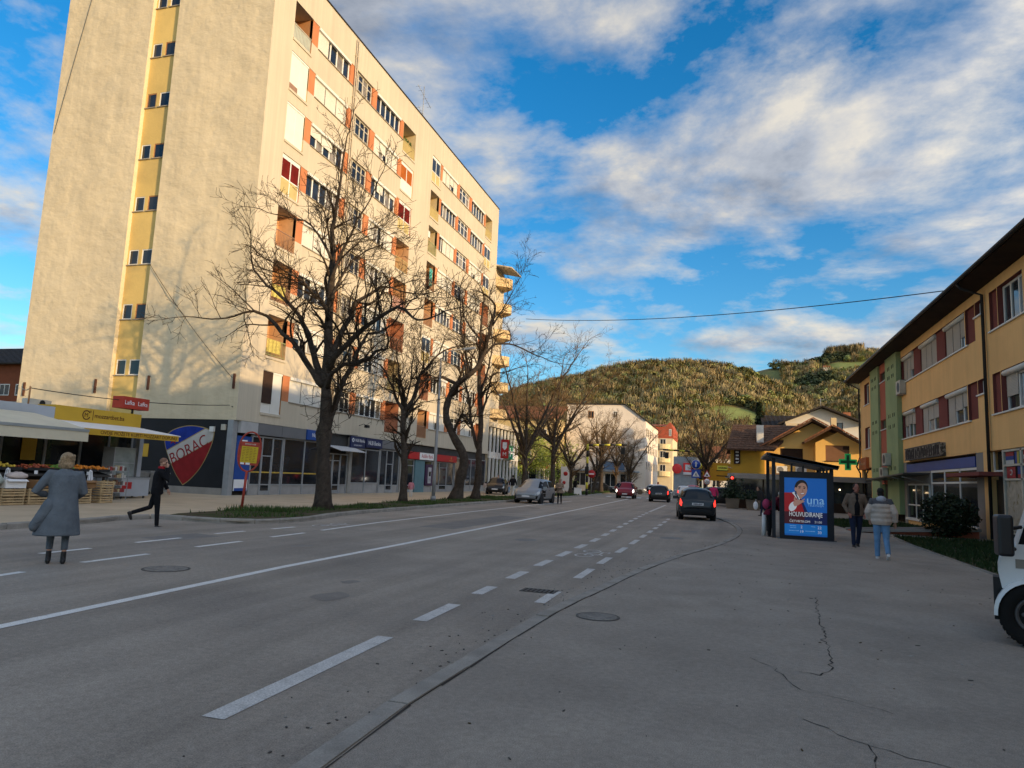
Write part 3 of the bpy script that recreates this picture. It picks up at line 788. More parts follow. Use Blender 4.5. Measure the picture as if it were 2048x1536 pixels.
def loggia(y0, y1, s, mode, wallm=rust_brown, railm=rail_y, extra=None):
    z0, z1 = s - .85, s + WH + .03; D = 1.25
    mb = MB()
    xb = FX - D
    mb.poly([(xb, y0, z0), (xb, y1, z0), (xb, y1, z1), (xb, y0, z1)])
    mb.poly([(FX-.001, y0, z0), (xb, y0, z0), (xb, y0, z1), (FX-.001, y0, z1)]); mb.poly([(xb, y1, z0), (FX-.001, y1, z0), (FX-.001, y1, z1), (xb, y1, z1)])
    mb.poly([(FX-.001, y0, z0), (FX-.001, y1, z0), (xb, y1, z0), (xb, y0, z0)], 1); mb.poly([(FX-.001, y1, z1), (FX-.001, y0, z1), (xb, y0, z1), (xb, y1, z1)], 1)
    lg = mb.build('loggia', [wallm, plaster], tower)
    boxobj('slab_edge', plaster, lg, FX+.002, FX+.06, y0-.03, y1+.03, z0-.14, z0)
    yc = (y0+y1)/2
    boxobj('balcony_door', glass_d, lg, xb+.003, xb+.03, yc-.4, yc+.4, z0+.02, z0+2.05)
    def rail(m_, bars=True, h=1.0, panel=None):
        mb = MB(); xr = FX - .04
        mb.box(xr-.02, xr+.02, y0+.01, y1-.01, z0+h-.04, z0+h); mb.box(xr-.015, xr+.015, y0+.01, y1-.01, z0+.08, z0+.11)
        rl = mb.build('railing', m_, lg)
        n = int((y1-y0)/.14)
        mb = MB()
        for i in range(n):
            c = y0 + .07 + i*(y1-y0-.14)/(n-1); mb.box(xr-.009, xr+.009, c-.009, c+.009, z0+.11, z0+h-.04)
        mb.build('rail_bars', m_, rl)
        if panel: boxobj('rail_panel', panel, rl, xr-.05, xr-.03, y0+.02, y1-.02, z0+.1, z0+h-.05)
    if mode == 'open': rail(railm)
    elif mode == 'panel': rail(railm, panel=railm)
    elif mode == 'glass': rail(pvc_old, panel=M('glass_frosted', (.42, .46, .40), .25, .4, var=.1))
    elif mode == 'shut':
        mb = MB(); x = FX - .06; yc = (y0+y1)/2
        for a, b in ((y0+.03, yc-.03), (yc+.03, y1-.03)):
            mb.box(x-.03, x, a, b, z0+.05, z1-.12)
        p = mb.build('closing_panel', shutter_m, lg)
        mb = MB(); mb.box(x-.03, x+.02, yc-.03, yc+.03, z0+.05, z1-.12); mb.box(x-.03, x+.03, y0+.01, y1-.01, z1-.12, z1-.01); mb.box(x-.03, x+.03, y0+.01, y1-.01, z0, z0+.05); mb.build('panel_frame', pvc, lg)
        if extra == 'gap': boxobj('slot', rail_br, lg, x+.002, x+.012, y0+.05, yc-.05, z0+.08, z0+.42)
    elif mode == 'glazed':
        mb = MB(); x = FX - .06; yc = (y0+y1)/2; t = .04
        for b in ((y0+.01, y1-.01, z1-.25, z1-.01), (y0+.01, y1-.01, z0+.95, z0+1.02), (y0+.01, y1-.01, z0, z0+.06)): mb.box(x-.04, x, *b)
        for c in (y0+.05, yc, y1-.05): mb.box(x-.04, x+.001, c-t, c+t, z0, z1-.01)
        mb.build('glazing_frame', pvc, lg)
        for a, b in ((y0+.09, yc-t), (yc+t, y1-.09)): boxobj('pane', glass_d if extra is None else extra, lg, x-.03, x-.02, a, b, z0+1.02, z1-.25)
        boxobj('infill', rail_y if extra in (None, cloth_red) else shutter_m, lg, x-.03, x-.015, y0+.09, y1-.09, z0+.06, z0+.95)
    if extra == 'towel':
        mb = MB()
        for i in range(8):
            a, b = y1-.75+i*.08, y1-.75+(i+1)*.08; dx = .02*math.sin(i*1.9)
            mb.poly([(FX-.2+dx, a, z0+.5), (FX-.2-dx, b, z0+.5), (FX-.2-dx, b, z1-.3), (FX-.2+dx, a, z1-.3)])
        mb.build('hung_towel', cloth_turq, lg)
    if extra == 'cloth':
        mb = MB()
        for i in range(10):
            a, b = y0+.1+i*.13, y0+.1+(i+1)*.13; dx = .02*math.sin(i*2.3)
            mb.poly([(FX-.01+dx, a, z0+.25), (FX-.01-dx, b, z0+.25), (FX-.01-dx, b, z0+1.0), (FX-.01+dx, a, z0+1.0)])
        mb.build('hung_cloth', M('cloth_yellow', (.5, .42, .12), .9, .1, var=.3, scale=7), lg)
    if extra == 'ac':
        mb = MB(); mb.box(FX-.55, FX-.25, y0+.1, y0+.9, z0+1.5, z0+2.05); mb.build('air_conditioner', pvc, lg)
    if extra == 'plants':
        mb = MB(); rr = random.Random(4)
        for _ in range(90):
            c = Vector((FX-.25+rr.uniform(-.15,.15), rr.uniform(y0+.2, y1-.2), z0+1.0+rr.uniform(0,.4))); d = Vector((rr.gauss(0,1), rr.gauss(0,1), rr.gauss(0,1))).normalized()*.07; e = d.orthogonal()*.6
            mb.poly([c-d-e, c+d-e, c+d+e, c-d+e])
        mb.build('balcony_plants', grass_m, lg)
    return lg
A, B, Cc, D_ = (33.35, 35.2), (48.25, 50.5), (54.1, 56.0), (68.5, 70.6)
beige = M('loggia_beige', (.55, .44, .26), .9, .1, var=.1)
orange_w = M('loggia_orange', (.55, .32, .17), .9, .1, var=.15); red_w = M('loggia_red', (.42, .17, .09), .9, .1, var=.15)
for col, modes in ((A, [('glass', rust_brown, None, None), ('open', orange_w, rail_gr, 'cloth'), ('open', orange_w, rail_br, 'cloth'), ('open', orange_w, rail_br, None), ('open', orange_w, rail_br, None), ('glazed', red_w, None, cloth_red), ('shut', beige, None, None), ('shut', beige, None, 'gap')]),
                   (B, [('panel', red_w, red_w, None), ('open', beige, rail_gr, None), ('open', red_w, rail_br, None), ('panel', orange_w, M('rail_pink', (.5, .3, .24), .7, .2), None), ('open', orange_w, rail_y, None), ('glazed', red_w, None, cloth_red), ('glazed', orange_w, None, cloth_org), ('panel', beige, rail_y, 'plants')]),
                   (Cc, [('open', orange_w, rail_br, None), ('open', red_w, rail_br, None), ('glazed', orange_w, None, None), ('open', orange_w, rail_br, None), ('open', orange_w, rail_br, 'towel'), ('open', beige, rail_gr, 'ac'), ('panel', beige, rail_y, None), ('glazed', beige, None, None)]),
                   (D_, [('open', red_w, rail_br, None), ('open', red_w, rail_br, None), ('open', red_w, rail_br, None), ('open', red_w, rail_br, None), ('open', red_w, rail_br, None), ('glazed', beige, None, None), ('glazed', beige, None, None), ('panel', beige, rail_y, None)])):
    for k, (mode, wm, rm, ex) in enumerate(modes):
        if col is A and k == 7: mode, wm, rm, ex = 'glass', rust_brown, None, None
        elif col is A and k == 6: mode, wm, rm, ex = 'shut', beige, None, 'gap'
        elif col is A and k == 5: mode, wm, rm, ex = 'shut', beige, None, None
        elif col is A and k == 4: mode, wm, rm, ex = 'glazed', red_w, None, cloth_red
        elif col is A and k == 0: mode, wm, rm, ex = 'shut', rust_brown, None, None
        loggia(col[0], col[1], SILL[k], mode, wm, rm or rail_y, ex)
boxobj('brown_door', M('door_brown', (.05, .028, .018), .7, .2, var=.2), tower, FX-.05, FX+.004, 33.36, 34.25, SILL[0]-.3, SILL[0]+WH)
# downpipe pair
mb = MB()
for y in (40.32, 40.55): mb.tube([(FX+.09, y, 4.2), (FX+.09, y, TZ-.2)], .045, 8)
for z in range(6, 31, 3): mb.box(FX+.002, FX+.12, 40.25, 40.62, z, z+.06)
mb.build('downpipe', M('downpipe_beige', (.5, .42, .30), .6, .3, var=.1), tower)
boxobj('ledge', plaster, tower, FX+.002, FX+.07, TY0+.02, TY1, 4.0, 4.12)
# ---- street level
shopwall = M('shop_wall', (.32, .31, .30), .8, .2, var=.1)
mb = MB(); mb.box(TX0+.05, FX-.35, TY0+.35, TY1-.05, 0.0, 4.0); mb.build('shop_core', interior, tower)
mb = MB(); mb.poly([(FX, TY0, 4.0), (FX, TY1, 4.0), (TX0, TY1, 4.0), (TX0, TY0, 4.0)]); mb.build('soffit', plaster, tower)
# black mural wall on the end
boxobj('base_plinth', concrete, tower, TX0, -25.15, TY0-.03, TY0+.3, 0.0, .42)
boxobj('mural_wall', black_p, tower, TX0, -25.15, TY0+.02, TY0+.33, .42, 3.999)
mural = empty('mural'); mural.parent = tower
def flat(poly, y, mat, name, par, d=.004):
    mb = MB(); mb.prism(poly, (0, y, 0), (1, 0, 0), (0, 0, 1), (0, -d, 0)); return mb.build(name, mat, par, fix=True)
SC = (-27.55, 2.2)
def arc(pts, n=8):
    out = []
    q = [Vector((*p, 0)) for p in pts]
    for i in range(len(q)-1):
        a, b, c, d = q[max(i-1, 0)], q[i], q[i+1], q[min(i+2, len(q)-1)]
        for k in range(n):
            t = k/n; v = 0.5*((2*b)+(c-a)*t+(2*a-5*b+4*c-d)*t*t+(3*b-a-3*c+d)*t**3); out.append((v.x, v.y))
    out.append((q[-1].x, q[-1].y)); return out
right = arc([(-26.0, 3.32), (-26.12, 2.6), (-26.6, 1.55), (-27.2, .85), (-27.66, .52)])
left = arc([(-27.66, .52), (-28.2, 1.1), (-28.75, 1.95), (-29.05, 2.6), (-29.12, 3.0)])
top = arc([(-29.12, 3.0), (-28.6, 3.38), (-27.7, 3.6), (-26.8, 3.55), (-26.0, 3.32)])
outline = right[:-1] + left[:-1] + top[:-1]
cxs, czs = -27.6, 2.2
gold = [((x-cxs)*1.035+cxs, (z-czs)*1.035+czs) for x, z in outline]
gold_m = M('mural_gold', (.33, .24, .10), .7, .2, var=.15); mred = M('mural_red', (.26, .016, .018), .7, .2, var=.2, scale=2); mblue = M('mural_blue', (.012, .035, .26), .7, .2, var=.2, scale=2); mwhite = M('mural_white', (.5, .47, .42), .7, .2, var=.12, scale=2)
flat(gold, TY0+.015, gold_m, 'shield_rim', mural)
def clip(poly, a, b, c):      # keep a*x+b*z+c>=0
    out = []
    for i in range(len(poly)):
        p, q = poly[i], poly[(i+1) % len(poly)]; fp, fq = a*p[0]+b*p[1]+c, a*q[0]+b*q[1]+c
        if fp >= 0: out.append(p)
        if fp * fq < 0: t = fp/(fp-fq); out.append((p[0]+(q[0]-p[0])*t, p[1]+(q[1]-p[1])*t))
    return out
sl = .52     # band slope
lo = lambda x: 1.53 + sl*(x+28.5); hi = lambda x: 2.18 + sl*(x+28.9)
flat(clip(outline, sl, -1, 1.62 + sl*28.5 - .04), TY0+.008, mred, 'shield_lower', mural)
flat(clip(outline, -sl, 1, -(2.32 + sl*28.9) + .0), TY0+.008, mblue, 'shield_upper', mural)
flat(clip(clip(outline, -sl, 1, -(1.62 + sl*28.5)), sl, -1, 2.26 + sl*28.9), TY0+.006, mwhite, 'shield_band', mural)
ux = Vector((1, 0, sl)).normalized(); uz = Vector((-sl, 0, 1)).normalized()
text('BORAC', .92, (-27.5, TY0+.0, 2.33), ux, uz, mred, mural, sx=.82)
star = [(math.cos(PI/2+k*PI/5)*(.30 if k % 2 == 0 else .12)-28.55, math.sin(PI/2+k*PI/5)*(.30 if k % 2 == 0 else .12)+2.86) for k in range(10)]
flat(star, TY0+.003, mred, 'star', mural)
# corner post and wall lamp boxes
boxobj('corner_post', steel, tower, -25.12, -24.78, TY0-.05, TY0+.32, 0.0, 3.99)
boxobj('junction_box', pvc, tower, -26.2, -25.95, TY0-.12, TY0+.018, 3.35, 3.62)
boxobj('junction_box', pvc_old, tower, -25.5, -25.25, TY0-.1, TY0+.018, 3.45, 3.75)
# shop fronts along the street
def shopfront(y0, y1, zt, n, mat=steel, glass=glass_d, base=.6, doors=(), basemat=shopwall):
    x = FX - .12
    mb = MB(); t = .05; w = (y1-y0)/n
    for i in range(n+1):
        c = min(max(y0+i*w, y0+t), y1-t); mb.box(x-.06, x+.04, c-t, c+t, .07, zt)
    mb.box(x-.06, x+.03, y0+t, y1-t, zt-.08, zt); mb.box(x-.06, x+.03, y0+t, y1-t, base, base+.07)
    f = mb.build('shop_window', mat, tower)
    for i in range(n):
        a, b = y0+i*w+t, y0+(i+1)*w-t
        if i in doors:
            boxobj('door_pane', glass, f, x-.02, x-.005, a+.06, b-.06, .3, 2.2); mb = MB()
            mb.box(x-.03, x+.02, a, a+.06, .08, 2.26); mb.box(x-.03, x+.02, b-.06, b, .08, 2.26); mb.box(x-.03, x+.02, a+.06, b-.06, 2.2, 2.26); mb.box(x-.03, x+.02, a+.06, b-.06, .08, .3)
            mb.tube([(x+.07, b-.12, .95), (x+.07, b-.12, 1.4)], .015, 6); mb.build('door', mat, f)
            boxobj('pane', glass, f, x-.02, x-.005, a, b, 2.28, zt-.08)
        else:
            boxobj('pane', glass, f, x-.02, x-.005, a, b, base+.07, zt-.08); boxobj('stall_riser', basemat, f, x-.05, x-.01, a, b, .07, base)
    return f
shopfront(33.0, 35.9, 3.3, 3, doors=(1,)); shopfront(35.95, 40.3, 3.35, 2)
shopfront(40.55, 43.4, 2.7, 3, doors=(0, 1)); shopfront(43.8, 48.0, 3.2, 2, base=.75); shopfront(48.1, 51.4, 3.3, 3, doors=(1,))
shopfront(51.6, 54.2, 2.75, 2, doors=(1,)); shopfront(56.2, 63.2, 2.75, 4, doors=(2,)); shopfront(63.4, 72.4, 3.3, 6)
yb = M('window_film_yellow', (.5, .33, .05), .5, .3); boxobj('film_stripe', yb, tower, FX-.124, FX-.122, 33.1, 40.2, 1.28, 1.36)
boxobj('poster_panel', sign_blue, tower, FX-.1, FX-.07, 31.75, 32.95, .9, 3.2)
boxobj('poster_foot', sign_white, tower, FX-.1, FX-.065, 31.8, 32.9, .3, .9); boxobj('poster_mark', sign_white, tower, FX-.069, FX-.06, 32.1, 32.6, 2.75, 3.0); boxobj('poster_base', sign_blue, tower, FX-.064, FX-.055, 31.85, 32.85, .3, .45)
for a, b, m_ in ((31.75, 33.2, M('fascia_pale', (.4, .4, .4), .6, .3, var=.1)), (33.22, 35.4, fascia_g), (35.42, 37.85, fascia_g), (47.9, 49.5, fascia_g), (49.52, 51.3, fascia_g)): boxobj('fascia_panel', m_, tower, FX-.1, FX+.1, a, b, 3.36, 3.98)
boxobj('fascia_panel', M('fascia_dark', (.05, .05, .05), .7, .3, var=.2), tower, FX-.28, FX-.2, 40.0, 72.5, 3.0, 3.999)
boxobj('teal_panel', M('panel_teal', (.10, .19, .22), .6, .3, var=.1), tower, FX-.2, FX+.02, 54.25, 56.15, .07, 2.75)
boxobj('side_pillar', concrete, tower, FX-.3, FX+.02, 43.42, 43.78, .07, 3.9); boxobj('side_pillar', concrete, tower, FX-.3, FX+.01, 51.42, 51.58, .07, 3.9)
# entrance canopy of corrugated sheet
mb = MB()
for i in range(26):
    a, b = 40.5+i*.13, 40.5+(i+1)*.13; dz = .025 if i % 2 else -.025
    mb.poly([(FX+.02, a, 3.2+dz), (FX+1.1, a, 2.86+dz), (FX+1.1, b, 2.86-dz), (FX+.02, b, 3.2-dz)])
mb.build('entrance_canopy', M('corrugated_sheet', (.5, .5, .5), .5, .4, var=.1), tower)
# signs (things of their own)
def sign(name, label, y0, y1, z0, z1, mat, x=FX+.06, th=.1, cat='sign', words=(), group='shop signs on the tower'):
    t = empty(name, (x, (y0+y1)/2, z0)); tag(t, label, cat, group)
    mb = MB(); mb.box(0, th, y0-(y0+y1)/2, y1-(y0+y1)/2, 0, z1-z0); mb.build('board', mat, t)
    for (bd, sz, dy, dz, mt) in words: text(bd, sz, (th+.004, dy, dz), (0, 1, 0), (0, 0, 1), mt, t)
    return t
sign('shop_sign', 'bright blue sign board half hidden by the thick tree trunk', 37.9, 40.4, 3.38, 4.0, sign_blue, words=[('Nova banka', .34, .1, .3, sign_white)])
nl = sign('bank_sign', 'navy bank sign with BANKOMAT in small letters', 43.15, 45.15, 3.18, 3.98, bank_blue, x=FX+.1, words=[('NLB Banka', .3, .25, .52, sign_white), ('B A N K O M A T', .15, 0, .18, sign_white)])
mb = MB(); mb.tube([(.104, -.72+.11*math.cos(q*PI/10), .52+.11*math.sin(q*PI/10)) for q in range(21)], .03, 6, cap=False); mb.build('logo', sign_white, nl)
sign('bank_sign', 'plain navy bank sign right of the BANKOMAT board', 45.4, 47.85, 3.3, 3.97, bank_blue, words=[('NLB Banka', .42, 0, .33, sign_white)])
rd = sign('bank_sign', 'long red sign with white Addiko panel above cash machine', 52.6, 63.2, 2.78, 3.36, sign_red)
mb = MB(); mb.box(.101, .106, 54.7-57.9, 57.85-57.9, 0.0, .58); mb.build('white_panel', sign_white, rd)
text('Addiko Bank', .46, (.11, 56.27-57.9, .3), (0, 1, 0), (0, 0, 1), sign_red, rd)
mb = MB(); mb.lathe((.1, 61.8-57.9, .36), (1, 0, 0), [(0, .12), (.006, .12), (.006, .06), (.003, .06)], 16); mb.box(.1, .106, 61.3-57.9, 62.3-57.9, .1, .15); mb.build('logo', M('logo_gold', (.5, .3, .08), .5), rd)
t = empty('cash_machine', (FX-.1, 57.2, .07)); tag(t, 'purple framed cash machine in the red bank front', 'cash machine')
mb = MB(); mb.box(0, .12, -.75, .75, .55, 2.35); mb.build('surround', M('atm_purple', (.05, .02, .06), .5, .4, var=.1), t)
mb = MB(); mb.box(.12, .18, -.3, .3, .75, 2.1); mb.build('frame', M('atm_silver', (.42, .42, .44), .4, .4, var=.1), t)
mb = MB(); mb.box(.181, .19, -.2, .2, 1.35, 1.75); mb.build('screen', glass_d, t); mb = MB(); mb.box(.18, .25, -.2, .2, 1.05, 1.15); mb.build('keypad', steel, t)
# second little shop lamp, floodlight
t = empty('floodlight', (FX+.08, 44.3, 4.75)); tag(t, 'small floodlight on a curved arm above the navy bank sign', 'floodlight')
mb = MB(); mb.tube([(0, 0, 0), (.35, 0, .12), (.6, 0, .02)], .02, 6); mb.build('arm', black_p, t); mb = MB(); mb.box(.5, .75, -.16, .16, -.14, .04); mb.build('head', black_p, t)
# antenna on the roof
t = empty('roof_antenna', (FX-1.2, 54.0, TZ+.09)); tag(t, 'thin television antenna standing on the tower roof edge', 'antenna')
mb = MB(); mb.tube([(0, 0, 0), (0, 0, 4.2)], .035, 6); mb.build('mast', steel, t)
for z, L in ((3.3, 1.6), (1.5, 1.2)):
    mb = MB(); mb.tube([(0, -L*.8, z+.35), (0, L, z-.3)], .02, 5)
    for i in range(6): q = -L*.7+i*L*.3; mb.tube([(-.25, q, z+.3-(i*.13)), (.25, q, z+.3-(i*.13))], .012, 4)
    mb.build('yagi', steel, t)
# ------------------------------------------------------------------ orange building on the right
r_org = M('plaster_orange', (0.82, 0.50, 0.21), 0.92, 0.15, streak=.05, smap=(3, 3, .08), var=0.06, scale=0.5, bump=0.004, bscale=30, grain=0.05, gscale=40, tint=(0.70, 0.42, 0.175), tscale=0.35, tlo=0.55, thi=0.85)
r_green = M('plaster_green', (0.30, 0.37, 0.19), 0.92, 0.15, var=0.08, scale=0.5, bump=0.004, bscale=30, tint=(0.21, 0.27, 0.15), tscale=.4, tlo=.55, thi=.85)
r_red = M('plaster_brick_red', (0.42, 0.13, 0.08), 0.92, 0.15, var=0.1, scale=0.7)
r_mar = M('plaster_maroon', (0.20, 0.062, 0.052), 0.92, 0.15, var=0.1, scale=0.7)
roof_dark = M('soffit_timber', (0.03, 0.018, 0.012), 0.8, 0.2, var=0.3, scale=2)
tile_dark = M('roof_tile_dark', (0.06, 0.04, 0.03), 0.85, 0.2, var=0.3, scale=3)
metal_dk = M('gutter_metal', (0.02, 0.019, 0.019), 0.5, 0.4, var=0.2)
shutter_g = M('shutter_grey', (0.50, 0.46, 0.40), 0.6, 0.3, var=0.06, scale=1.5)
glass_sky = M('glass_window', (0.03, 0.037, 0.045), 0.04, 0.7, var=0.3, scale=.5)
curtain = M('glass_net_curtain', (0.24, 0.24, 0.24), 0.25, 0.5, var=0.4, scale=3)
RX, RY0, RY1 = 9.5, 13.0, 58.1
ob = empty('orange_building'); tag(ob, 'orange rendered building with green stair panels, deep eaves and shops below', 'building')
rf = lambda u, v, d: (RX + d, u, v)
cols = [(42.4, 44.95), (38.0, 41.05), (33.4, 36.65), (27.2, 29.55), (22.0, 25.2), (17.2, 20.4)]
bands = [(36.65, 38.0), (41.05, 42.4)]
ops = []
for s in (4.72, 7.85):
    for a, b in cols: ops.append((a, b, s, s+1.5, .24))
    for a, b in bands: ops.append((a, b, s, s+1.5, .12))
    ops += [(32.1, 33.3, s, s+1.5, .16), (54.6, 56.4, s, s+1.5, .2), (29.6, 30.4, s, s+1.5, .12)]
    ops.append((31.05, 32.05, s+.92, s+1.5, .2))
mb = MB()
wall_grid(mb, lambda u, v, d: (RX + d, u, v), RY0, RY1, 3.38, 9.75, ops, 0, 1)
mb.build('street_wall', [r_org, r_mar], ob)
mb = MB()
mb.poly([(RX, RY1, 3.38), (20, RY1, 3.38), (20, RY1, 9.75), (RX, RY1, 9.75)]); mb.poly([(RX, RY0, 0), (RX, RY0, 9.75), (22, RY0, 9.75), (22, RY0, 0)])
mb.poly([(RX, RY1, 9.75), (22, RY1, 9.75), (15.8, RY1, 13.0)]); mb.poly([(22, RY0, 9.75), (RX, RY0, 9.75), (15.8, RY0, 13.0)])
mb.poly([(22, RY0, 0), (22, RY0, 9.75), (22, RY1, 9.75), (22, RY1, 0)]); mb.poly([(RX+.1, RY1-.002, 0), (22, RY1-.002, 0), (22, RY1-.002, 3.38), (RX+.1, RY1-.002, 3.38)])
mb.build('gable_walls', r_org, ob)
for s in (4.72, 7.85):
    for a, b in bands + [(32.1, 33.3), (29.6, 30.4)]: boxobj('maroon_pier', r_mar, ob, RX+.1, RX+.3, a, b, s, s+1.5)
    boxobj('sill', pvc, ob, RX-.07, RX+.1, 32.95, 45.0, s-.055, s-.002); boxobj('sill', pvc, ob, RX-.07, RX+.1, 31.0, 32.1, s+.86, s+.918); boxobj('sill', pvc, ob, RX-.07, RX+.1, 26.9, 30.45, s-.055, s-.002); boxobj('sill', pvc, ob, RX-.07, RX+.1, 54.5, 56.5, s-.055, s-.002)
rnd = random.Random(77)
def r_window(y0, y1, s, n, drops, h=1.5, box=True, gl=None):
    x = RX + .2; z0, z1 = s+.01, s+h-.01
    mb = MB(); t = .05; w = (y1-y0)/n
    for i in range(n+1):
        c = min(max(y0+i*w, y0+t), y1-t); mb.box(x-.03, x+.04, c-t, c+t, z0, z1)
    for i in range(n):
        a, b = y0+i*w+t, y0+(i+1)*w-t; mb.box(x-.02, x+.04, a, b, z0, z0+.09); mb.box(x-.02, x+.04, a, b, z1-.08, z1)
    f = mb.build('window', pvc, ob)
    for i in range(n): boxobj('pane', gl or (curtain if rnd.random() < .3 else glass_sky), f, x+.012, x+.025, y0+i*w+t, y0+(i+1)*w-t, z0+.09, z1-.08)
    if drops is not None:
        if box:
            mb = MB(); mb.tube([(x-.1, y0+.02, z1-.09), (x-.1, y1-.02, z1-.09)], .11, 10); mb.build('shutter_box', shutter_m, f)
        for i, d in enumerate(drops):
            if d <= 0: continue
            zt = z1-.12; zb = zt-(zt-z0)*d; ns = max(2, int((zt-zb)/.05)); hh = (zt-zb)/ns; ya, yb_ = y0+i*w+.035, y0+(i+1)*w-.035
            mb = MB()
            for q in range(ns):
                za = zb+q*hh; mb.poly([(x-.045, ya, za), (x-.062, ya, za+hh*.45), (x-.062, yb_, za+hh*.45), (x-.045, yb_, za)]); mb.poly([(x-.062, ya, za+hh*.45), (x-.045, ya, za+hh), (x-.045, yb_, za+hh), (x-.062, yb_, za+hh*.45)])
            mb.poly([(x-.06, ya, zb), (x-.03, ya, zb), (x-.03, yb_, zb), (x-.06, yb_, zb)])
            mb.build('shutter', shutter_g, f)
# the photograph's columns, from the far end to the near end
r_window(42.45, 44.9, 4.72, 3, [.5, .45, .5]); r_window(38.05, 41.0, 4.72, 3, [.55, .55, 1.0]); r_window(33.45, 36.6, 4.72, 3, [.5, .55, 1.0])
r_window(42.45, 44.9, 7.85, 3, [.6, .95, 1.0]); r_window(38.05, 41.0, 7.85, 3, [1.0, 1.0, 1.0]); r_window(33.45, 36.6, 7.85, 3, [.6, 1.0, 1.0])
r_window(27.25, 29.5, 4.72, 2, [.12, .62]); r_window(27.25, 29.5, 7.85, 3, None)
for s in (4.72, 7.85):
    r_window(31.08, 32.02, s+.92, 1, None, .58, gl=glass_sky); r_window(54.65, 56.35, s, 2, None)
    r_window(22.05, 25.15, s, 3, [.5, 1, .3]); r_window(17.25, 20.35, s, 3, [1, .4, 1])
# green stair tower with perforations
GX0 = RX - .25
def holes(y0, y1):
    o = []
    for zc in (5.55, 6.2, 8.5, 9.05, 3.1, 2.5):
        for q in (.25, .38, .62, .75): yy = y0 + (y1-y0)*q; o.append((yy-.075, yy+.075, zc-.11, zc+.11, .15))
    return o
for a, b in ((44.95, 47.95), (50.2, 52.8)):
    mb = MB(); hs = holes(a, b); wall_grid(mb, lambda u, v, d: (GX0 + d, u, v), a, b, .5 if a < 46 else 0, 9.75, hs, 0, 1)
    for h in hs: mb.poly([(GX0+.148, h[0], h[2]), (GX0+.148, h[0], h[3]), (GX0+.148, h[1], h[3]), (GX0+.148, h[1], h[2])], 1)
    mb.poly([(GX0, a, .5 if a < 46 else 0), (GX0, a, 9.75), (RX+.05, a, 9.75), (RX+.05, a, .5 if a < 46 else 0)]); mb.poly([(GX0, b, 0), (RX+.05, b, 0), (RX+.05, b, 9.75), (GX0, b, 9.75)])
    mb.build('green_panel', [r_green, M('hole_dark', (.01, .01, .01), .9, .1)], ob)
mb = MB(); wall_grid(mb, lambda u, v, d: (GX0 + .12 + d, u, v), 47.95, 50.2, 2.6, 9.75, [(48.05, 50.1, 8.62, 9.2, .12), (48.05, 50.1, 5.6, 6.2, .12)]); mb.build('red_panel', r_red, ob)
for z in (8.62, 5.6):
    boxobj('stair_pane', glass_sky, ob, GX0+.2, GX0+.22, 48.05, 50.1, z, z+.58); boxobj('sill', pvc, ob, GX0+.06, GX0+.119, 48.0, 50.15, z-.05, z)
    boxobj('mullion', pvc, ob, GX0+.16, GX0+.2, 48.6, 48.68, z, z+.58)
# shop level
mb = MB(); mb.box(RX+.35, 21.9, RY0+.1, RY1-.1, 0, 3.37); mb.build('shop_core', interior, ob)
mb = MB(); mb.poly([(RX, RY0, 3.38), (RX, RY1, 3.38), (RX+.4, RY1, 3.38), (RX+.4, RY0, 3.38)]); mb.build('soffit', r_org, ob)
grey_w = M('render_grey', (.26, .24, .22), .9, .2, var=.12, scale=.8)
boxobj('blue_fascia', M('fascia_blue', (.03, .06, .26), .5, .4, var=.12, scale=1.2), ob, RX+.02, RX+.3, 32.85, 45.0, 2.83, 3.26)
mb = MB()
for yy in (32.7, 35.0, 37.25, 39.45): mb.box(RX+.04, RX+.14, yy-.05, yy+.05, .45, 2.82)
mb.box(RX+.04, RX+.12, 32.75, 39.4, 2.72, 2.82); mb.box(RX+.04, RX+.12, 32.75, 39.4, 2.18, 2.26); mb.box(RX-.06, RX+.14, 32.6, 39.5, .3, .45)
sw = mb.build('shop_window', pvc, ob)
for a, b in ((32.75, 34.95), (35.05, 37.2), (37.3, 39.4)):
    boxobj('pane', glass_d, sw, RX+.07, RX+.085, a, b, .45, 2.18); boxobj('pane', glass_d, sw, RX+.07, RX+.085, a, b, 2.26, 2.72)
mb = MB()
for yy in (40.05, 41.3, 42.7, 44.35): mb.box(RX+.06, RX+.14, yy-.04, yy+.04, .4, 2.2)
mb.box(RX+.06, RX+.13, 40.1, 44.3, 2.12, 2.2); mb.box(RX+.06, RX+.13, 40.1, 44.3, 1.05, 1.12); mb.box(RX-.08, RX+.14, 39.95, 44.45, .27, .4)
sw = mb.build('shop_window', pvc, ob)
for a, b in ((40.1, 41.25), (41.35, 42.65), (42.75, 44.3)): boxobj('pane', glass_d, sw, RX+.09, RX+.1, a, b, .4, 2.12)
boxobj('lower_wall', grey_w, ob, RX+.02, RX+.34, 39.5, 44.9, 2.2, 2.82); boxobj('lower_wall', r_org, ob, RX+.03, RX+.34, 32.6, 44.9, 0.0, .27)
boxobj('lower_wall', grey_w, ob, RX+.005, RX+.34, 31.8, 32.65, 0, 3.37); boxobj('lower_wall', r_org, ob, RX+.003, RX+.34, 31.3, 31.8, 0, 3.37)
boxobj('lower_wall', grey_w, ob, RX+.01, RX+.34, 44.3, 44.94, 0, 3.37)
boxobj('entrance_door', M('door_dark', (.02, .016, .013), .6, .3, var=.3), ob, RX+.25, RX+.32, 29.9, 31.3, .05, 2.3)
boxobj('entrance_canopy', r_mar, ob, RX-.75, RX+.02, 29.8, 34.0, 2.42, 2.56)
mb = MB()
for yy in (30.1, 31.0): mb.box(RX+.1, RX+.15, yy-.03, yy+.03, 2.6, 3.36)
mb.box(RX+.1, RX+.15, 30.13, 30.97, 2.6, 2.66); mb.build('fanlight', pvc, ob)
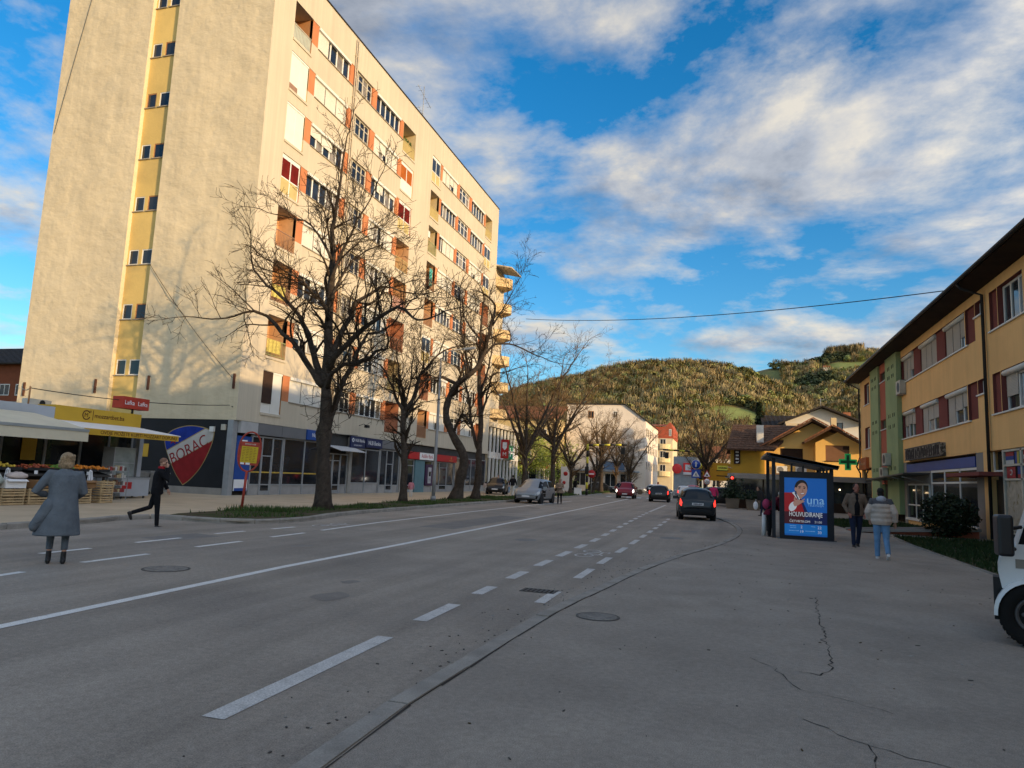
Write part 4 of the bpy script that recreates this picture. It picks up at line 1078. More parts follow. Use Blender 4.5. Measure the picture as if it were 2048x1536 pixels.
# flag board shop at the near end
mb = MB()
for yy in (13.2, 15.5, 18, 20.5, 23, 25.6, 28.1, 29.75): mb.box(RX+.0, RX+.1, yy-.06, yy+.06, .4, 3.36)
for z in (3.28, 2.76, 2.26, .4): mb.box(RX+.0, RX+.09, 13.2, 29.7, z, z+.07)
sw = mb.build('shop_window', pvc_old, ob)
def flag(y0, y1, z0, z1, cols_, vert=False):
    mb = MB(); n = len(cols_)
    for i, c in enumerate(cols_):
        if vert: a, b = y1-(y1-y0)*i/n, y1-(y1-y0)*(i+1)/n; mb.box(RX+.045, RX+.05, b, a, z0, z1, i)
        else: a, b = z1-(z1-z0)*(i+1)/n, z1-(z1-z0)*i/n; mb.box(RX+.045, RX+.05, y0, y1, a, b, i)
    f = mb.build('flag_print', cols_, sw); return f
FW, FR, FB, FY, FG = (M('print_white', (.5, .49, .46), .6, .2), M('print_red', (.30, .03, .03), .6, .2), M('print_blue', (.03, .05, .22), .6, .2), M('print_yellow', (.45, .33, .06), .6, .2), M('print_green', (.05, .22, .09), .6, .2))
flag(28.85, 29.6, 2.84, 3.26, [FR, FB, FW]); flag(28.2, 28.75, 2.84, 3.26, [FB, FY, FG], True); flag(27.3, 28.0, 2.84, 3.26, [FR, FW, FR]); flag(25.8, 27.1, 2.84, 3.26, [FW, FB, FR])
tf = flag(28.75, 29.55, 2.34, 2.74, [FR]); mb = MB(); mb.tube([(RX+.04, 29.12+.09*math.cos(.7+q*.35), 2.54+.09*math.sin(.7+q*.35)) for q in range(15)], .018, 5, cap=False); mb.build('crescent', FW, sw)
flag(27.6, 28.55, 2.34, 2.74, [FB, FB, FR]); flag(25.8, 27.4, 2.34, 2.74, [FG, FW, FR])
boxobj('frosted_pane', M('film_beige', (.40, .36, .29), .5, .3, var=.2, scale=5, tint=(.22, .17, .08), tscale=5, tlo=.55, thi=.65), sw, RX+.05, RX+.06, 25.7, 29.65, .5, 2.25)
for a, b in ((13.3, 25.5),): boxobj('pane', glass_d, sw, RX+.05, RX+.06, a, b, .5, 3.25)
# lower end shop under the green tower and beyond
boxobj('lower_wall', r_red, ob, GX0+.1, RX+.3, 48.0, 50.15, 2.2, 2.6); boxobj('recess_dark', interior, ob, RX+.05, RX+.3, 47.95, 50.2, 0, 2.2)
boxobj('lower_wall', r_org, ob, RX+.004, RX+.34, 52.8, 54.4, 0, 3.37); boxobj('lower_wall', glass_d, ob, RX+.1, RX+.3, 54.4, 57.6, 0, 3.37); boxobj('lower_wall', r_org, ob, RX+.004, RX+.34, 57.6, 58.1, 0, 3.37)
# glass canopy on brackets
mb = MB(); mb.obox((RX-.55, 44.6, 2.55), (.62, 0, .02), (0, 5.0, -.12), (0, 0, .035)); mb.build('shop_canopy', M('canopy_dark', (.06, .055, .05), .5, .4, var=.2), ob)
mb = MB()
for yy in (40.2, 42.5, 49.0): mb.tube([(RX-.02, yy, 2.25), (RX-1.1, yy, 2.5)], .02, 5)
mb.build('canopy_bracket', steel, ob)
# roof
OV = .9
ez, rz_, rx_ = 9.98, 13.15, 15.8
mb = MB()
y0, y1 = RY0-.4, RY1+.55
e = RX-OV
mb.mesh([(e, y0, ez), (e, y1, ez), (rx_, y1, rz_), (rx_, y0, rz_), (23, y0, ez), (23, y1, ez)], [(0, 3, 2, 1), (3, 4, 5, 2)])
roof = mb.build('roof', tile_dark, ob)
mb = MB(); mb.poly([(e, y0, ez-.12), (e, y1, ez-.12), (RX+.02, y1, 9.76), (RX+.02, y0, 9.76)]); mb.poly([(e, y0, ez-.14), (e, y0, ez-.005), (e, y1, ez-.005), (e, y1, ez-.14)]); mb.poly([(e, y1, ez-.12), (e, y1, ez), (rx_, y1, rz_), (rx_, y1, rz_-.25)]); mb.poly([(e, y1, ez-.12), (rx_, y1, rz_-.25), (rx_, RY1, rz_-.25), (e, RY1, ez-.12)])
mb.build('eave_soffit', roof_dark, roof)
mb = MB(); mb.tube([(e-.08, y0, ez-.05), (e-.08, y1, ez-.05)], .075, 8); mb.build('gutter', metal_dk, roof)
mb = MB(); rr = random.Random(9); q = y0
while q < y1 - .3:
    mb.obox((e+.12, q+.14, ez+.07+rr.uniform(-.012, .02)), (.2, 0, .088), (0, .125, 0), (-.012, 0, .028)); q += .29
tag(mb.build('eave_tiles', tile_dark, roof), kind='stuff')
mb = MB()
mb.tube([(e-.05, 30.85, ez-.1), (e+.1, 30.85, ez-.3), (RX-.1, 30.85, 9.4), (RX-.1, 30.85, .1)], .06, 8); mb.build('downpipe', metal_dk, ob)
mb = MB(); mb.tube([(e-.05, RY1+.3, ez-.1), (RX-.1, RY1-.02, 9.3), (RX-.1, RY1-.02, 4.2), (RX-.35, RY1-.05, 3.5), (RX-.1, RY1-.05, 3.0), (RX-.1, RY1-.05, .1)], .06, 8); mb.build('downpipe', metal_dk, ob)
# things mounted on it
def ac_unit(x, y, z, label, w=.8, h=.58, side=True):
    t = empty('air_conditioner', (x, y, z)); tag(t, label, 'air conditioner', 'outdoor air conditioning units')
    mb = MB(); mb.box(-.32, -.02, -w/2, w/2, 0, h); mb.build('casing', pvc_old, t)
    mb = MB(); mb.lathe((-.321, -.08, h/2), (-1, 0, 0), [(0, h*.38), (.012, h*.38), (.012, h*.34), (.002, h*.33)], 18); mb.build('fan_grille', metal_dk, t)
    mb = MB(); mb.box(-.34, 0, -w/2+.1, -w/2+.14, -.06, 0); mb.box(-.34, 0, w/2-.14, w/2-.1, -.06, 0); mb.build('bracket', steel, t)
ac_unit(GX0+.25, 44.3, 7.2, 'grey air conditioner under the upper window beside the green panel', 1.0, .75)
ac_unit(GX0-.01, 47.2, 3.3, 'dark air conditioner high on the green panel above the canopy', .9, .7)
ac_unit(GX0-.01, 48.1, 2.6, 'pale air conditioner standing just above the shop canopy', .9, .58)
t = empty('shop_sign', (RX, 40.1, 3.45)); tag(t, 'weathered box sign with peeling lettering on the orange wall', 'sign')
mb = MB(); mb.box(-.22, -.002, -3.4, 3.4, 0, .6); mb.build('box', M('sign_peeling', (.09, .075, .06), .8, .2, var=.5, scale=4, tint=(.30, .26, .21), tscale=3.5, tlo=.5, thi=.56), t)
scribble(6.4, .52, 17, (-.226, 0, .29), (0, -1, 0), (0, 0, 1), M('sign_brown', (.03, .022, .02), .8, .2), t, seed=5, ragged=.25)
mb = MB(); mb.box(-.24, -.22, -3.4, 3.4, .57, .62); mb.box(-.24, -.22, -3.4, 3.4, -.02, .03); mb.build('trim', metal_dk, t)
t = empty('pharmacy_cross', (8.45, 57.2, 3.2)); tag(t, 'green pharmacy cross sign at the far end of the orange building', 'sign')
gr = M('cross_green', (.01, .20, .055), .4, .4, var=.1, emit=.25)
mb = MB(); mb.prism([(-.2, -.6), (.2, -.6), (.2, -.2), (.6, -.2), (.6, .2), (.2, .2), (.2, .6), (-.2, .6), (-.2, .2), (-.6, .2), (-.6, -.2), (-.2, -.2)], (0, 0, .6), (1, 0, 0), (0, 0, 1), (0, .18, 0)); mb.build('cross', gr, t, fix=True)
mb = MB(); mb.prism([(-.1, -.5), (.1, -.5), (.1, -.1), (.5, -.1), (.5, .1), (.1, .1), (.1, .5), (-.1, .5), (-.1, .1), (-.5, .1), (-.5, -.1), (-.1, -.1)], (0, -.01, .6), (1, 0, 0), (0, 0, 1), (0, .008, 0)); mb.build('cross_inner', M('cross_green_dark', (.005, .09, .03), .4, .4, var=.1), t, fix=True)
mb = MB(); mb.tube([(.5, .1, .6), (1.05, .1, .6)], .03, 6); mb.build('arm', steel, t)
t = empty('shop_sign', (RX, 56.6, 3.25)); tag(t, 'orange sign board under the last window of the orange building', 'sign')
mb = MB(); mb.box(-.2, -.003, -1.45, 1.45, 0, .85); mb.build('board', M('sign_orange', (.42, .11, .03), .6, .3, var=.1), t)
scribble(2.2, .22, 7, (-.206, 0, .42), (0, -1, 0), (0, 0, 1), M('sign_faded', (.5, .27, .16), .7), t, seed=8)

# block further along, behind the camera: it keeps the evening sun off the street
nb = empty('neighbour_building'); tag(nb, 'plain ochre building further along the near pavement, outside the picture', 'building')
mb = MB(); ops = [(y, y+2.4, s, s+1.5, .2) for s in (1.0, 4.7, 7.85) for y in (-34, -29, -24, -19, -14, -9, -4, 1, 6)]
wall_grid(mb, lambda u, v, d: (RX + d, u, v), -38, 12.4, 0, 9.75, ops); mb.poly([(RX, -38, 0), (RX, -38, 9.75), (22, -38, 9.75), (22, -38, 0)]); mb.poly([(RX, 12.4, 0), (22, 12.4, 0), (22, 12.4, 9.75), (RX, 12.4, 9.75)]); mb.poly([(22, -38, 0), (22, -38, 9.75), (22, 12.4, 9.75), (22, 12.4, 0)])
mb.build('wall', r_org, nb)
mb = MB()
for o in ops: mb.poly([(RX+.19, o[0], o[2]), (RX+.19, o[0], o[3]), (RX+.19, o[1], o[3]), (RX+.19, o[1], o[2])])
mb.build('window_glass', glass_sky, nb)
mb = MB(); mb.mesh([(8.6, -38.5, 9.98), (8.6, 12.55, 9.98), (15.8, 12.55, 13.15), (15.8, -38.5, 13.15), (23, -38.5, 9.98), (23, 12.55, 9.98)], [(0, 3, 2, 1), (3, 4, 5, 2), (0, 1, 5, 4), (0, 4, 3), (1, 2, 5)]); mb.build('roof', tile_dark, nb)
# ------------------------------------------------------------------ yellow house and terrace
y_wall = M('plaster_yellow', (0.80, 0.50, 0.16), 0.92, 0.15, var=0.06, scale=0.6, bump=0.003, bscale=30)
y_dark = M('plaster_mustard', (0.40, 0.24, 0.035), 0.92, 0.15, var=0.1, scale=0.6)
tile_br = M('roof_tile_brown', (0.105, 0.06, 0.04), 0.85, 0.2, var=0.35, scale=5, bump=.02, bscale=9)
tile_or = M('roof_tile_orange', (0.27, 0.11, 0.055), 0.85, 0.2, var=0.3, scale=6)
brown_sh = M('shutter_brown', (0.20, 0.105, 0.06), 0.7, 0.2, var=0.08)
timber = M('timber_dark', (0.035, 0.02, 0.013), 0.8, 0.2, var=0.2)
def tiled_slope(mb, a, b, c, d, rows, cols_, th=.045, m=0):
    """slope a-b (eave) to d-c (ridge) covered with overlapping tile courses"""
    a, b, c, d = map(Vector, (a, b, c, d)); n = (b-a).cross(d-a).normalized()
    for r_ in range(rows):
        t0, t1 = r_/rows, (r_+1.08)/rows
        for q in range(cols_):
            s0, s1 = q/cols_, (q+.94)/cols_
            p = lambda s_, t_, h: a.lerp(b, s_).lerp(d.lerp(c, s_), min(t_, 1)) + n*h
            up = th*(.6+.4*(q % 2))
            mb.mesh([p(s0, t0, up*1.3), p(s1, t0, up*1.3), p(s1, t1, .012), p(s0, t1, .012), p(s0, t0, 0), p(s1, t0, 0)], [(0, 1, 2, 3), (4, 5, 1, 0), (4, 0, 3), (5, 2, 1)], m)
def roof_obj(name, quads, mat, parent, tile=.42):
    """solid slabs + a stuff mesh of tile courses on top"""
    mb = MB(); mt = MB()
    for q in quads:
        a, b, c, d = map(Vector, q); n = (b-a).cross(d-a).normalized()
        mb.mesh([a, b, c, d, a-n*.14, b-n*.14, c-n*.14, d-n*.14], [(0, 1, 2, 3), (7, 6, 5, 4), (0, 4, 5, 1), (1, 5, 6, 2), (2, 6, 7, 3), (3, 7, 4, 0)])
        tiled_slope(mt, a, b, c, d, max(2, int((d-a).length/tile)), max(3, int((b-a).length/(tile*.75))))
    o = mb.build(name, mat, parent)
    tag(mt.build('roof_tiles', mat, o), kind='stuff')
    return o
yh = empty('yellow_house', (0, 68, 0)); tag(yh, 'yellow house with brown tiled gables and closed brown shutters', 'house')
Y0 = 0.0
mb = MB()
wall_grid(mb, lambda u, v, d: (u, Y0+d, v), 3.17, 11.6, 0, 5.3, [(4.5, 6.4, 4.1, 5.25, .18)])
mb.mesh([(3.17, Y0, 5.3), (11.6, Y0, 5.3), (7.2, Y0, 7.55)], [(0, 1, 2)])
mb.box(3.17, 11.6, .2, 13, 0, 5.25); mb.build('front_wall', y_wall, yh)
boxobj('shutter', timber, yh, 4.5, 6.4, Y0+.1, Y0+.16, 4.1, 5.25)
mb = MB()
wall_grid(mb, lambda u, v, d: (u, Y0-1.2+d, v), 7.3, 10.9, 2.75, 5.75, [(8.1, 10.0, 4.2, 5.55, .15)])
mb.mesh([(7.3, Y0-1.2, 5.75), (10.9, Y0-1.2, 5.75), (9.1, Y0-1.2, 6.7)], [(0, 1, 2)])
mb.poly([(7.3, Y0, 2.75), (7.3, Y0-1.2, 2.75), (7.3, Y0-1.2, 5.75), (7.3, Y0, 5.75)]); mb.poly([(10.9, Y0-1.2, 2.75), (10.9, Y0, 2.75), (10.9, Y0, 5.75), (10.9, Y0-1.2, 5.75)])
bay = mb.build('front_bay', y_wall, yh)
boxobj('shutter', brown_sh, bay, 8.1, 10.0, Y0-1.1, Y0-1.04, 4.2, 5.55); boxobj('sill', timber, bay, 8.0, 10.1, Y0-1.28, Y0-1.05, 4.13, 4.2); boxobj('shutter_rail', timber, bay, 9.5, 10.02, Y0-1.13, Y0-1.1, 5.2, 5.5)
roof_obj('gable_roof', [((2.3, -.9, 4.95), (2.3, -.9+14, 4.95), (7.15, 13.1, 7.85), (7.15, -.9, 7.85))[::-1], ((12.2, -.9, 5.0), (7.15, -.9, 7.85), (7.15, 13.1, 7.85), (12.2, 13.1, 5.0))[::-1]], tile_br, yh)
roof_obj('bay_roof', [((6.3, -2.0, 5.75), (8.6, -2.0, 7.15), (8.6, .2, 7.15), (6.3, .2, 5.75)), ((11.9, -2.0, 5.2), (11.9, .2, 5.2), (8.6, .2, 7.15), (8.6, -2.0, 7.15))], tile_br, yh)
# ridge and verge tiles, pale orange weathered
mb = MB()
for (a, b) in (((2.3, -.95, 5.05), (7.15, -.95, 7.95)), ((7.15, -.95, 7.95), (12.2, -.95, 5.1)), ((6.3, -2.05, 5.85), (8.6, -2.05, 7.25)), ((8.6, -2.05, 7.25), (11.9, -2.05, 5.3))):
    a, b = Vector(a), Vector(b); n = int((b-a).length/.35)
    for k in range(n): p = a.lerp(b, (k+.5)/n); d = (b-a).normalized()*.16; mb.obox(p, d, (0, .12, 0), (0, 0, .05))
tag(mb.build('verge_tiles', tile_or, yh), kind='stuff')
# left wing with dark mustard wall and big roof
mb = MB(); mb.box(.28, 3.16, -.6, 12, 0, 5.1); mb.build('left_wing', y_dark, yh)
roof_obj('left_roof', [((-.1, -1.5, 5.0), (3.9, -1.5, 5.0), (6.4, 2.6, 7.5), (.5, 2.6, 7.5))], tile_br, yh)
mb = MB(); mb.mesh([(.3, -.6, 5.0), (.3, 5.5, 5.0), (.4, 2.6, 7.3)], [(0, 2, 1)]); mb.build('wing_gable', y_dark, yh)
roof_obj('left_roof_back', [((6.4, 6.7, 5.0), (-.1, 6.7, 5.0), (.5, 2.6, 7.5), (6.4, 2.6, 7.5))], tile_br, yh)
boxobj('chimney', M('chimney_pale', (.62, .6, .55), .9, .1, var=.1), yh, 2.5, 3.1, -.4, .4, 5.5, 7.25)
boxobj('chimney', M('chimney_cream', (.62, .5, .3), .9, .1, var=.1), yh, 8.8, 9.25, .5, 1.2, 6.6, 8.1)
t_ = MB(); t_.box(.55, 1.1, -.75, -.66, 3.7, 5.0); nsn = t_.build('name_board', timber, yh)
for k in range(4): scribble(.26, .17, 3, (.82, -.756, 4.75-.3*k), (1, 0, 0), (0, 0, 1), sign_white, yh, seed=k)
for x in (4.6, 6.2):
    t = empty('air_conditioner', (x, 67.98, 3.0)); tag(t, 'white air conditioner on the yellow wall above the shelter roof, ' + ('left one' if x < 5 else 'right one'), 'air conditioner', 'outdoor air conditioning units')
    mb = MB(); mb.box(-.45, .45, -.32, 0, 0, .65); mb.build('casing', pvc, t); mb = MB(); mb.lathe((-.1, -.322, .32), (0, -1, 0), [(0, .26), (.012, .26), (.012, .22), (.002, .2)], 18); mb.build('fan_grille', M('grille_grey', (.2, .2, .2), .6), t)
# restaurant terrace in front of the house
tr = empty('restaurant_terrace', (0, 57.5, 0)); tag(tr, 'dark glazed restaurant terrace with grey flat roof before the yellow house', 'terrace')
mb = MB(); mb.box(.1, 9.6, 0, 10, 2.5, 2.62); mb.box(.0, 9.7, -.12, .02, 2.38, 2.66); mb.build('flat_roof', M('roof_sheet', (.33, .30, .27), .7, .3, var=.1), tr)
mb = MB(); mb.poly([(-.2, -.4, 2.3), (9.8, -.4, 2.3), (9.8, .0, 2.7), (.3, .0, 2.7)]); mb.build('awning_edge', M('awning_taupe', (.22, .19, .16), .8, .2, var=.1), tr)
for x in (.25, 2.6, 5.0, 7.4, 9.5): boxobj('post', timber, tr, x-.06, x+.06, 0, .12, .045, 2.38)
for i, (a, b) in enumerate(((.31, 2.54), (2.66, 4.94), (5.06, 7.34), (7.46, 9.44))):
    boxobj('glazing', glass_d, tr, a, b, .05, .07, .75, 2.38); boxobj('low_wall', timber, tr, a, b, .02, .1, .045, .75)
boxobj('side_glazing', glass_d, tr, .2, .24, .15, 9.9, .75, 2.38); boxobj('side_low_wall', timber, tr, .18, .26, .15, 9.9, .045, .75)
lampm = M('bulb_warm', (1, .72, .4), .5, .3, var=0, emit=4.0)
for x, y, z in ((6.4, 1.4, 1.95), (5.6, 2.2, 1.8), (7.9, 1.0, 1.75)):
    mb = MB(); mb.lathe((x, -.03, z), (0, 0, 1), [(-.05, .01), (-.03, .045), (.03, .045), (.05, .01)], 10); mb.build('lamp_bulb', lampm, tr)
def hedge_obj(name, c, rx, ry, rz, n, mat, label, cat='shrub', size=.07, seed=1, group=None, trunk=True):
    rr = random.Random(seed); t = empty(name, (c[0], c[1], c[2])); tag(t, label, cat, group)
    mb = MB()
    for _ in range(n):
        while True:
            p = Vector((rr.uniform(-1, 1), rr.uniform(-1, 1), rr.uniform(-1, 1)))
            if p.length <= 1 and p.length > .35 + .3*mnoise.noise((p.x*2+seed, p.y*2, p.z*2)): break
        p *= 1 + .25*mnoise.noise((p.x*3, p.y*3, p.z*3+seed))
        q = Vector((p.x*rx, p.y*ry, (p.z+1)*rz)); d = Vector((rr.gauss(0, 1), rr.gauss(0, 1), rr.gauss(0, 1))).normalized(); e_ = d.orthogonal().normalized()*size*.5*rr.uniform(.6, 1.2); d = d*size*rr.uniform(.6, 1.3)
        mb.poly([q-d, q-e_, q+d, q+e_])
    mb.build('foliage', mat, t)
    if trunk:
        mb = MB()
        for k in range(9):
            a = rr.uniform(0, 6.28); mb.tube([(0, 0, -.02), (math.cos(a)*rx*.4, math.sin(a)*ry*.4, rz*.8), (math.cos(a)*rx*.8, math.sin(a)*ry*.8, rz*1.5)], [.02, .015, .006], 5)
        mb.build('stems', timber, t)
    return t
leaf_dk = M('leaf_dark', (.018, .032, .012), .6, .3, var=.4, scale=6)
leaf_mid = M('leaf_mid', (.035, .06, .018), .6, .3, var=.4, scale=4)
hedge_obj('shrub', (8.15, 31.4, .06), 1.0, .9, .85, 3000, leaf_dk, 'dark leafy shrub on the lawn before the shop window', size=.09, seed=3)
pot_m = M('planter_stone', (.20, .16, .12), .9, .2, var=.15)
for (x, y, lab, sc) in ((.35, 55.6, 'stone planter with dark bush nearest the road corner of the terrace', 1.0), (1.75, 54.4, 'square stone planter near the woman bending by the shelter', .9)):
    t = empty('planter', (x, y, PZ)); tag(t, lab, 'planter', 'planters before the restaurant')
    mb = MB(); mb.mesh([(-.42, -.42, 0), (.42, -.42, 0), (.42, .42, 0), (-.42, .42, 0), (-.5, -.5, .75), (.5, -.5, .75), (.5, .5, .75), (-.5, .5, .75)], [(0, 3, 2, 1), (4, 5, 6, 7), (0, 1, 5, 4), (1, 2, 6, 5), (2, 3, 7, 6), (3, 0, 4, 7)]); mb.build('pot', pot_m, t)
    mb = MB(); rr = random.Random(int(x*10))
    for _ in range(900):
        p = Vector((rr.gauss(0, .36), rr.gauss(0, .36), .75+abs(rr.gauss(0, .55 if x < 1 else .25)))); d = Vector((rr.gauss(0, 1), rr.gauss(0, 1), rr.gauss(0, 1))).normalized()*.1; e_ = d.orthogonal()*.5; mb.poly([p-d, p-e_, p+d, p+e_])
    mb.build('bush', leaf_dk, t)

# ------------------------------------------------------------------ white gabled house behind
wh = empty('white_house', (0, 95, 0)); tag(wh, 'white gabled house with dark roof behind the yellow house', 'house')
w_wall = M('plaster_white', (.62, .58, .52), .92, .15, var=.06, scale=.6)
mb = MB(); wall_grid(mb, lambda u, v, d: (u, d, v), 6.9, 15.4, 0, 10.0, [(12.35, 13.55, 8.9, 10.0, .1)])
mb.mesh([(6.9, 0, 10.0), (15.4, 0, 10.0), (11.1, 0, 11.75)], [(0, 1, 2)]); mb.box(6.9, 15.4, .15, 11, 0, 9.95); mb.build('wall', w_wall, wh)
roof_obj('roof', [((6.0, -1.2, 9.75), (11.1, -1.2, 12.0), (11.1, 11, 12.0), (6.0, 11, 9.75)), ((16.2, -1.2, 9.85), (16.2, 11, 9.85), (11.1, 11, 12.0), (11.1, -1.2, 12.0))], M('roof_tile_black', (.035, .028, .025), .8, .2, var=.3), wh)
mb = MB(); mb.box(6.9, 10.6, -1.1, 0, 8.0, 9.75); mb.build('side_room', M('plaster_peach', (.58, .46, .30), .92, .15), wh)
for x0, x1 in ((8.3, 9.6), (12.4, 13.5)):
    yy = -1.14 if x0 < 10 else .03
    mb = MB(); mb.box(x0, x1, yy-.02, yy+.03, 9.0, 9.06); mb.box(x0, x1, yy-.02, yy+.03, 9.94, 10.0) if x0 > 10 else mb.box(x0, x1, yy-.02, yy+.03, 9.6, 9.66)
    for c in (x0+.03, (x0+x1)/2, x1-.03): mb.box(c-.03, c+.03, yy-.02, yy+.03, 9.0, 10.0 if x0 > 10 else 9.66)
    f = mb.build('window', timber, wh)
    for a, b in ((x0+.06, (x0+x1)/2-.03), ((x0+x1)/2+.03, x1-.06)): boxobj('pane', glass_sky, f, a, b, yy, yy+.01, 9.06, 9.94 if x0 > 10 else 9.6)
boxobj('chimney', M('brick_chimney', (.32, .13, .07), .9, .1, var=.2, scale=4), wh, 14.0, 14.9, 3, 4, 9.8, 11.6)
t = empty('roof_antenna', (11.1, 95.5, 11.9)); tag(t, 'thin aerial mast on the white gabled house', 'antenna'); mb = MB(); mb.tube([(0, 0, 0), (0, 0, 1.2)], .03, 5); mb.tube([(-.4, 0, 1.0), (.4, 0, 1.0)], .015, 4); mb.build('mast', steel, t)
bh = empty('dark_roof_house', (0, 104, 0)); tag(bh, 'house with dark lean-to roof left of the white gable', 'house')
mb = MB(); mb.box(5.2, 9.5, 0, 9, 0, 10.2); mb.build('wall', w_wall, bh); roof_obj('roof', [((4.6, -1, 10.2), (10, -1, 10.2), (10, 8, 12.4), (4.6, 8, 12.4))], M('roof_tile_black', (.035, .028, .025)), bh)

# ------------------------------------------------------------------ far street on the left
def windows_on(parent, f, cols_, rows_, w, h, frame=pvc, glass=glass_d, d=.05):
    for u in cols_:
        for v in rows_:
            mb = MB()
            for (a, b, c, e_) in ((u, u+w, v, v+.08), (u, u+w, v+h-.08, v+h), (u, u+.08, v+.08, v+h-.08), (u+w-.08, u+w, v+.08, v+h-.08), (u+w/2-.04, u+w/2+.04, v+.08, v+h-.08)): mb.poly([f(a, c, -d), f(b, c, -d), f(b, e_, -d), f(a, e_, -d)])
            wn_ = mb.build('window', frame, parent)
            mb = MB(); mb.poly([f(u+.08, v+.08, -d*.5), f(u+w-.08, v+.08, -d*.5), f(u+w-.08, v+h-.08, -d*.5), f(u+.08, v+h-.08, -d*.5)]); mb.build('pane', glass, wn_)
# annex after the tower with tall mullions
an = empty('annex_building', (0, 0, 0)); tag(an, 'low glazed annex with white vertical mullions beyond the tower', 'building')
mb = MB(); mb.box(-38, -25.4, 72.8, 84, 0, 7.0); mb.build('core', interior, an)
mb = MB(); mb.box(-38, -24.3, 72.75, 84.2, 7.0, 7.5); mb.build('roof_slab', plaster, an)
boxobj('floor_band', w_wall, an, -25.4, -24.6, 72.8, 84, 3.6, 4.3)
for k in range(9): boxobj('mullion', pvc, an, -24.75, -24.55, 73.2+k*1.3, 73.35+k*1.3, 0.07, 6.98)
boxobj('glazing', glass_d, an, -25.1, -25.05, 72.9, 84, .07, 3.6); boxobj('glazing', glass_d, an, -25.1, -25.05, 72.9, 84, 4.3, 7.0)
t = empty('shop_sign', (-24.3, 76.0, 3.7)); tag(t, 'red square sign with white letter shape beyond the tower', 'sign')
mb = MB(); mb.box(0, .9, 0, .12, 0, 2.1); mb.build('board', sign_red, t); mb = MB(); mb.prism([(.2, 1.8), (.7, 1.8), (.7, 1.2), (.45, .9), (.2, 1.2)], (0, -.012, 0), (1, 0, 0), (0, 0, 1), (0, .01, 0)); mb.build('mark', sign_white, t, fix=True)
text('M', .6, (.45, -.012, .45), (1, 0, 0), (0, 0, 1), sign_white, t)
t = empty('shop_sign', (-24.4, 79.5, 3.7)); tag(t, 'green and white pharmacy board beyond the tower', 'sign')
mb = MB(); mb.box(0, .15, -1.6, 1.6, 0, 1.6); mb.build('board', M('sign_green', (.01, .22, .11), .5, .3), t); mb = MB(); mb.box(.15, .16, -.9, .9, .65, .95); mb.box(.15, .165, -.15, .15, .3, 1.3); mb.build('white_cross', sign_white, t)
mb = MB(); mb.box(.15, .17, 1.0, 1.6, .1, 1.5); mb.build('white_panel', sign_white, t)
# curved balconies of the next block
nbk = empty('balcony_block', (0, 0, 0)); tag(nbk, 'block with curved ochre balconies just past the tower', 'apartment block')
o_bal = M('balcony_ochre', (.60, .44, .24), .9, .15, var=.1)
for k in range(6):
    z = 8.0 + 2.95*k; mb = MB(); n = 12
    top_ = [(-24.9 + 1.55*math.sin(PI*q/n), 72.9 + 3.4*q/n) for q in range(n+1)]
    for q in range(n):
        (x0, y0_), (x1, y1_) = top_[q], top_[q+1]
        mb.poly([(x0, y0_, z), (x1, y1_, z), (x1, y1_, z+1.0), (x0, y0_, z+1.0)]); mb.poly([(-24.9, y0_, z), (x0, y0_, z), (x1, y1_, z), (-24.9, y1_, z)])
    mb.build('balcony', o_bal, nbk)
mb = MB(); mb.box(-38, -24.9, 72.85, 76.4, 7.52, 24.8); mb.build('balcony_wall', plaster, nbk); mb = MB(); mb.obox((-24.1, 74.6, 24.9), (1.2, 0, -.25), (0, 1.9, 0), (0, 0, .06)); mb.build('roof_hood', plaster, nbk)
# cream house behind green tree
ch = empty('cream_house', (0, 0, 0)); tag(ch, 'cream two-storey house half hidden behind the trees left of the road', 'house')
mb = MB(); mb.box(-44, -27, 112, 124, 0, 11.5); mb.build('wall', M('plaster_sand', (.60, .47, .25), .92, .15, var=.08), ch)
roof_obj('roof', [((-45, 111, 11.4), (-26, 111, 11.4), (-26, 118, 14), (-45, 118, 14))], tile_or, ch, .6)
windows_on(ch, lambda u, v, d: (u, 112+d, v), [-41, -38, -35, -32, -29.5], [4.5, 8], 1.4, 1.6)
# low shops under the trees
ls = empty('low_shop_row', (0, 0, 0)); tag(ls, 'low row of glazed shops with dark eaves behind the pedestrians', 'shops')
mb = MB(); mb.box(-42, -24.5, 94, 104, 0, 4.2); mb.build('wall', M('plaster_pale', (.5, .45, .36), .92, .15), ls)
boxobj('fascia', M('fascia_maroon', (.12, .04, .03), .7, .2), ls, -42, -23.9, 93.4, 94.6, 3.3, 3.9)
windows_on(ls, lambda u, v, d: (u, 94+d, v), [-40+2.6*k for k in range(6)], [.7], 2.2, 2.3); windows_on(ls, lambda u, v, d: (-24.5-d, u, v), [94.8+2.4*k for k in range(4)], [.7], 2.0, 2.3)
t = empty('shop_sign', (-24.4, 97, 3.1)); tag(t, 'bright red shop sign behind the third street tree trunk', 'sign'); mb = MB(); mb.box(0, .2, -1.6, 1.6, 0, 1.0); mb.build('board', sign_red, t); scribble(2.4, .3, 8, (.205, 0, .5), (0, 1, 0), (0, 0, 1), sign_white, t, seed=3)
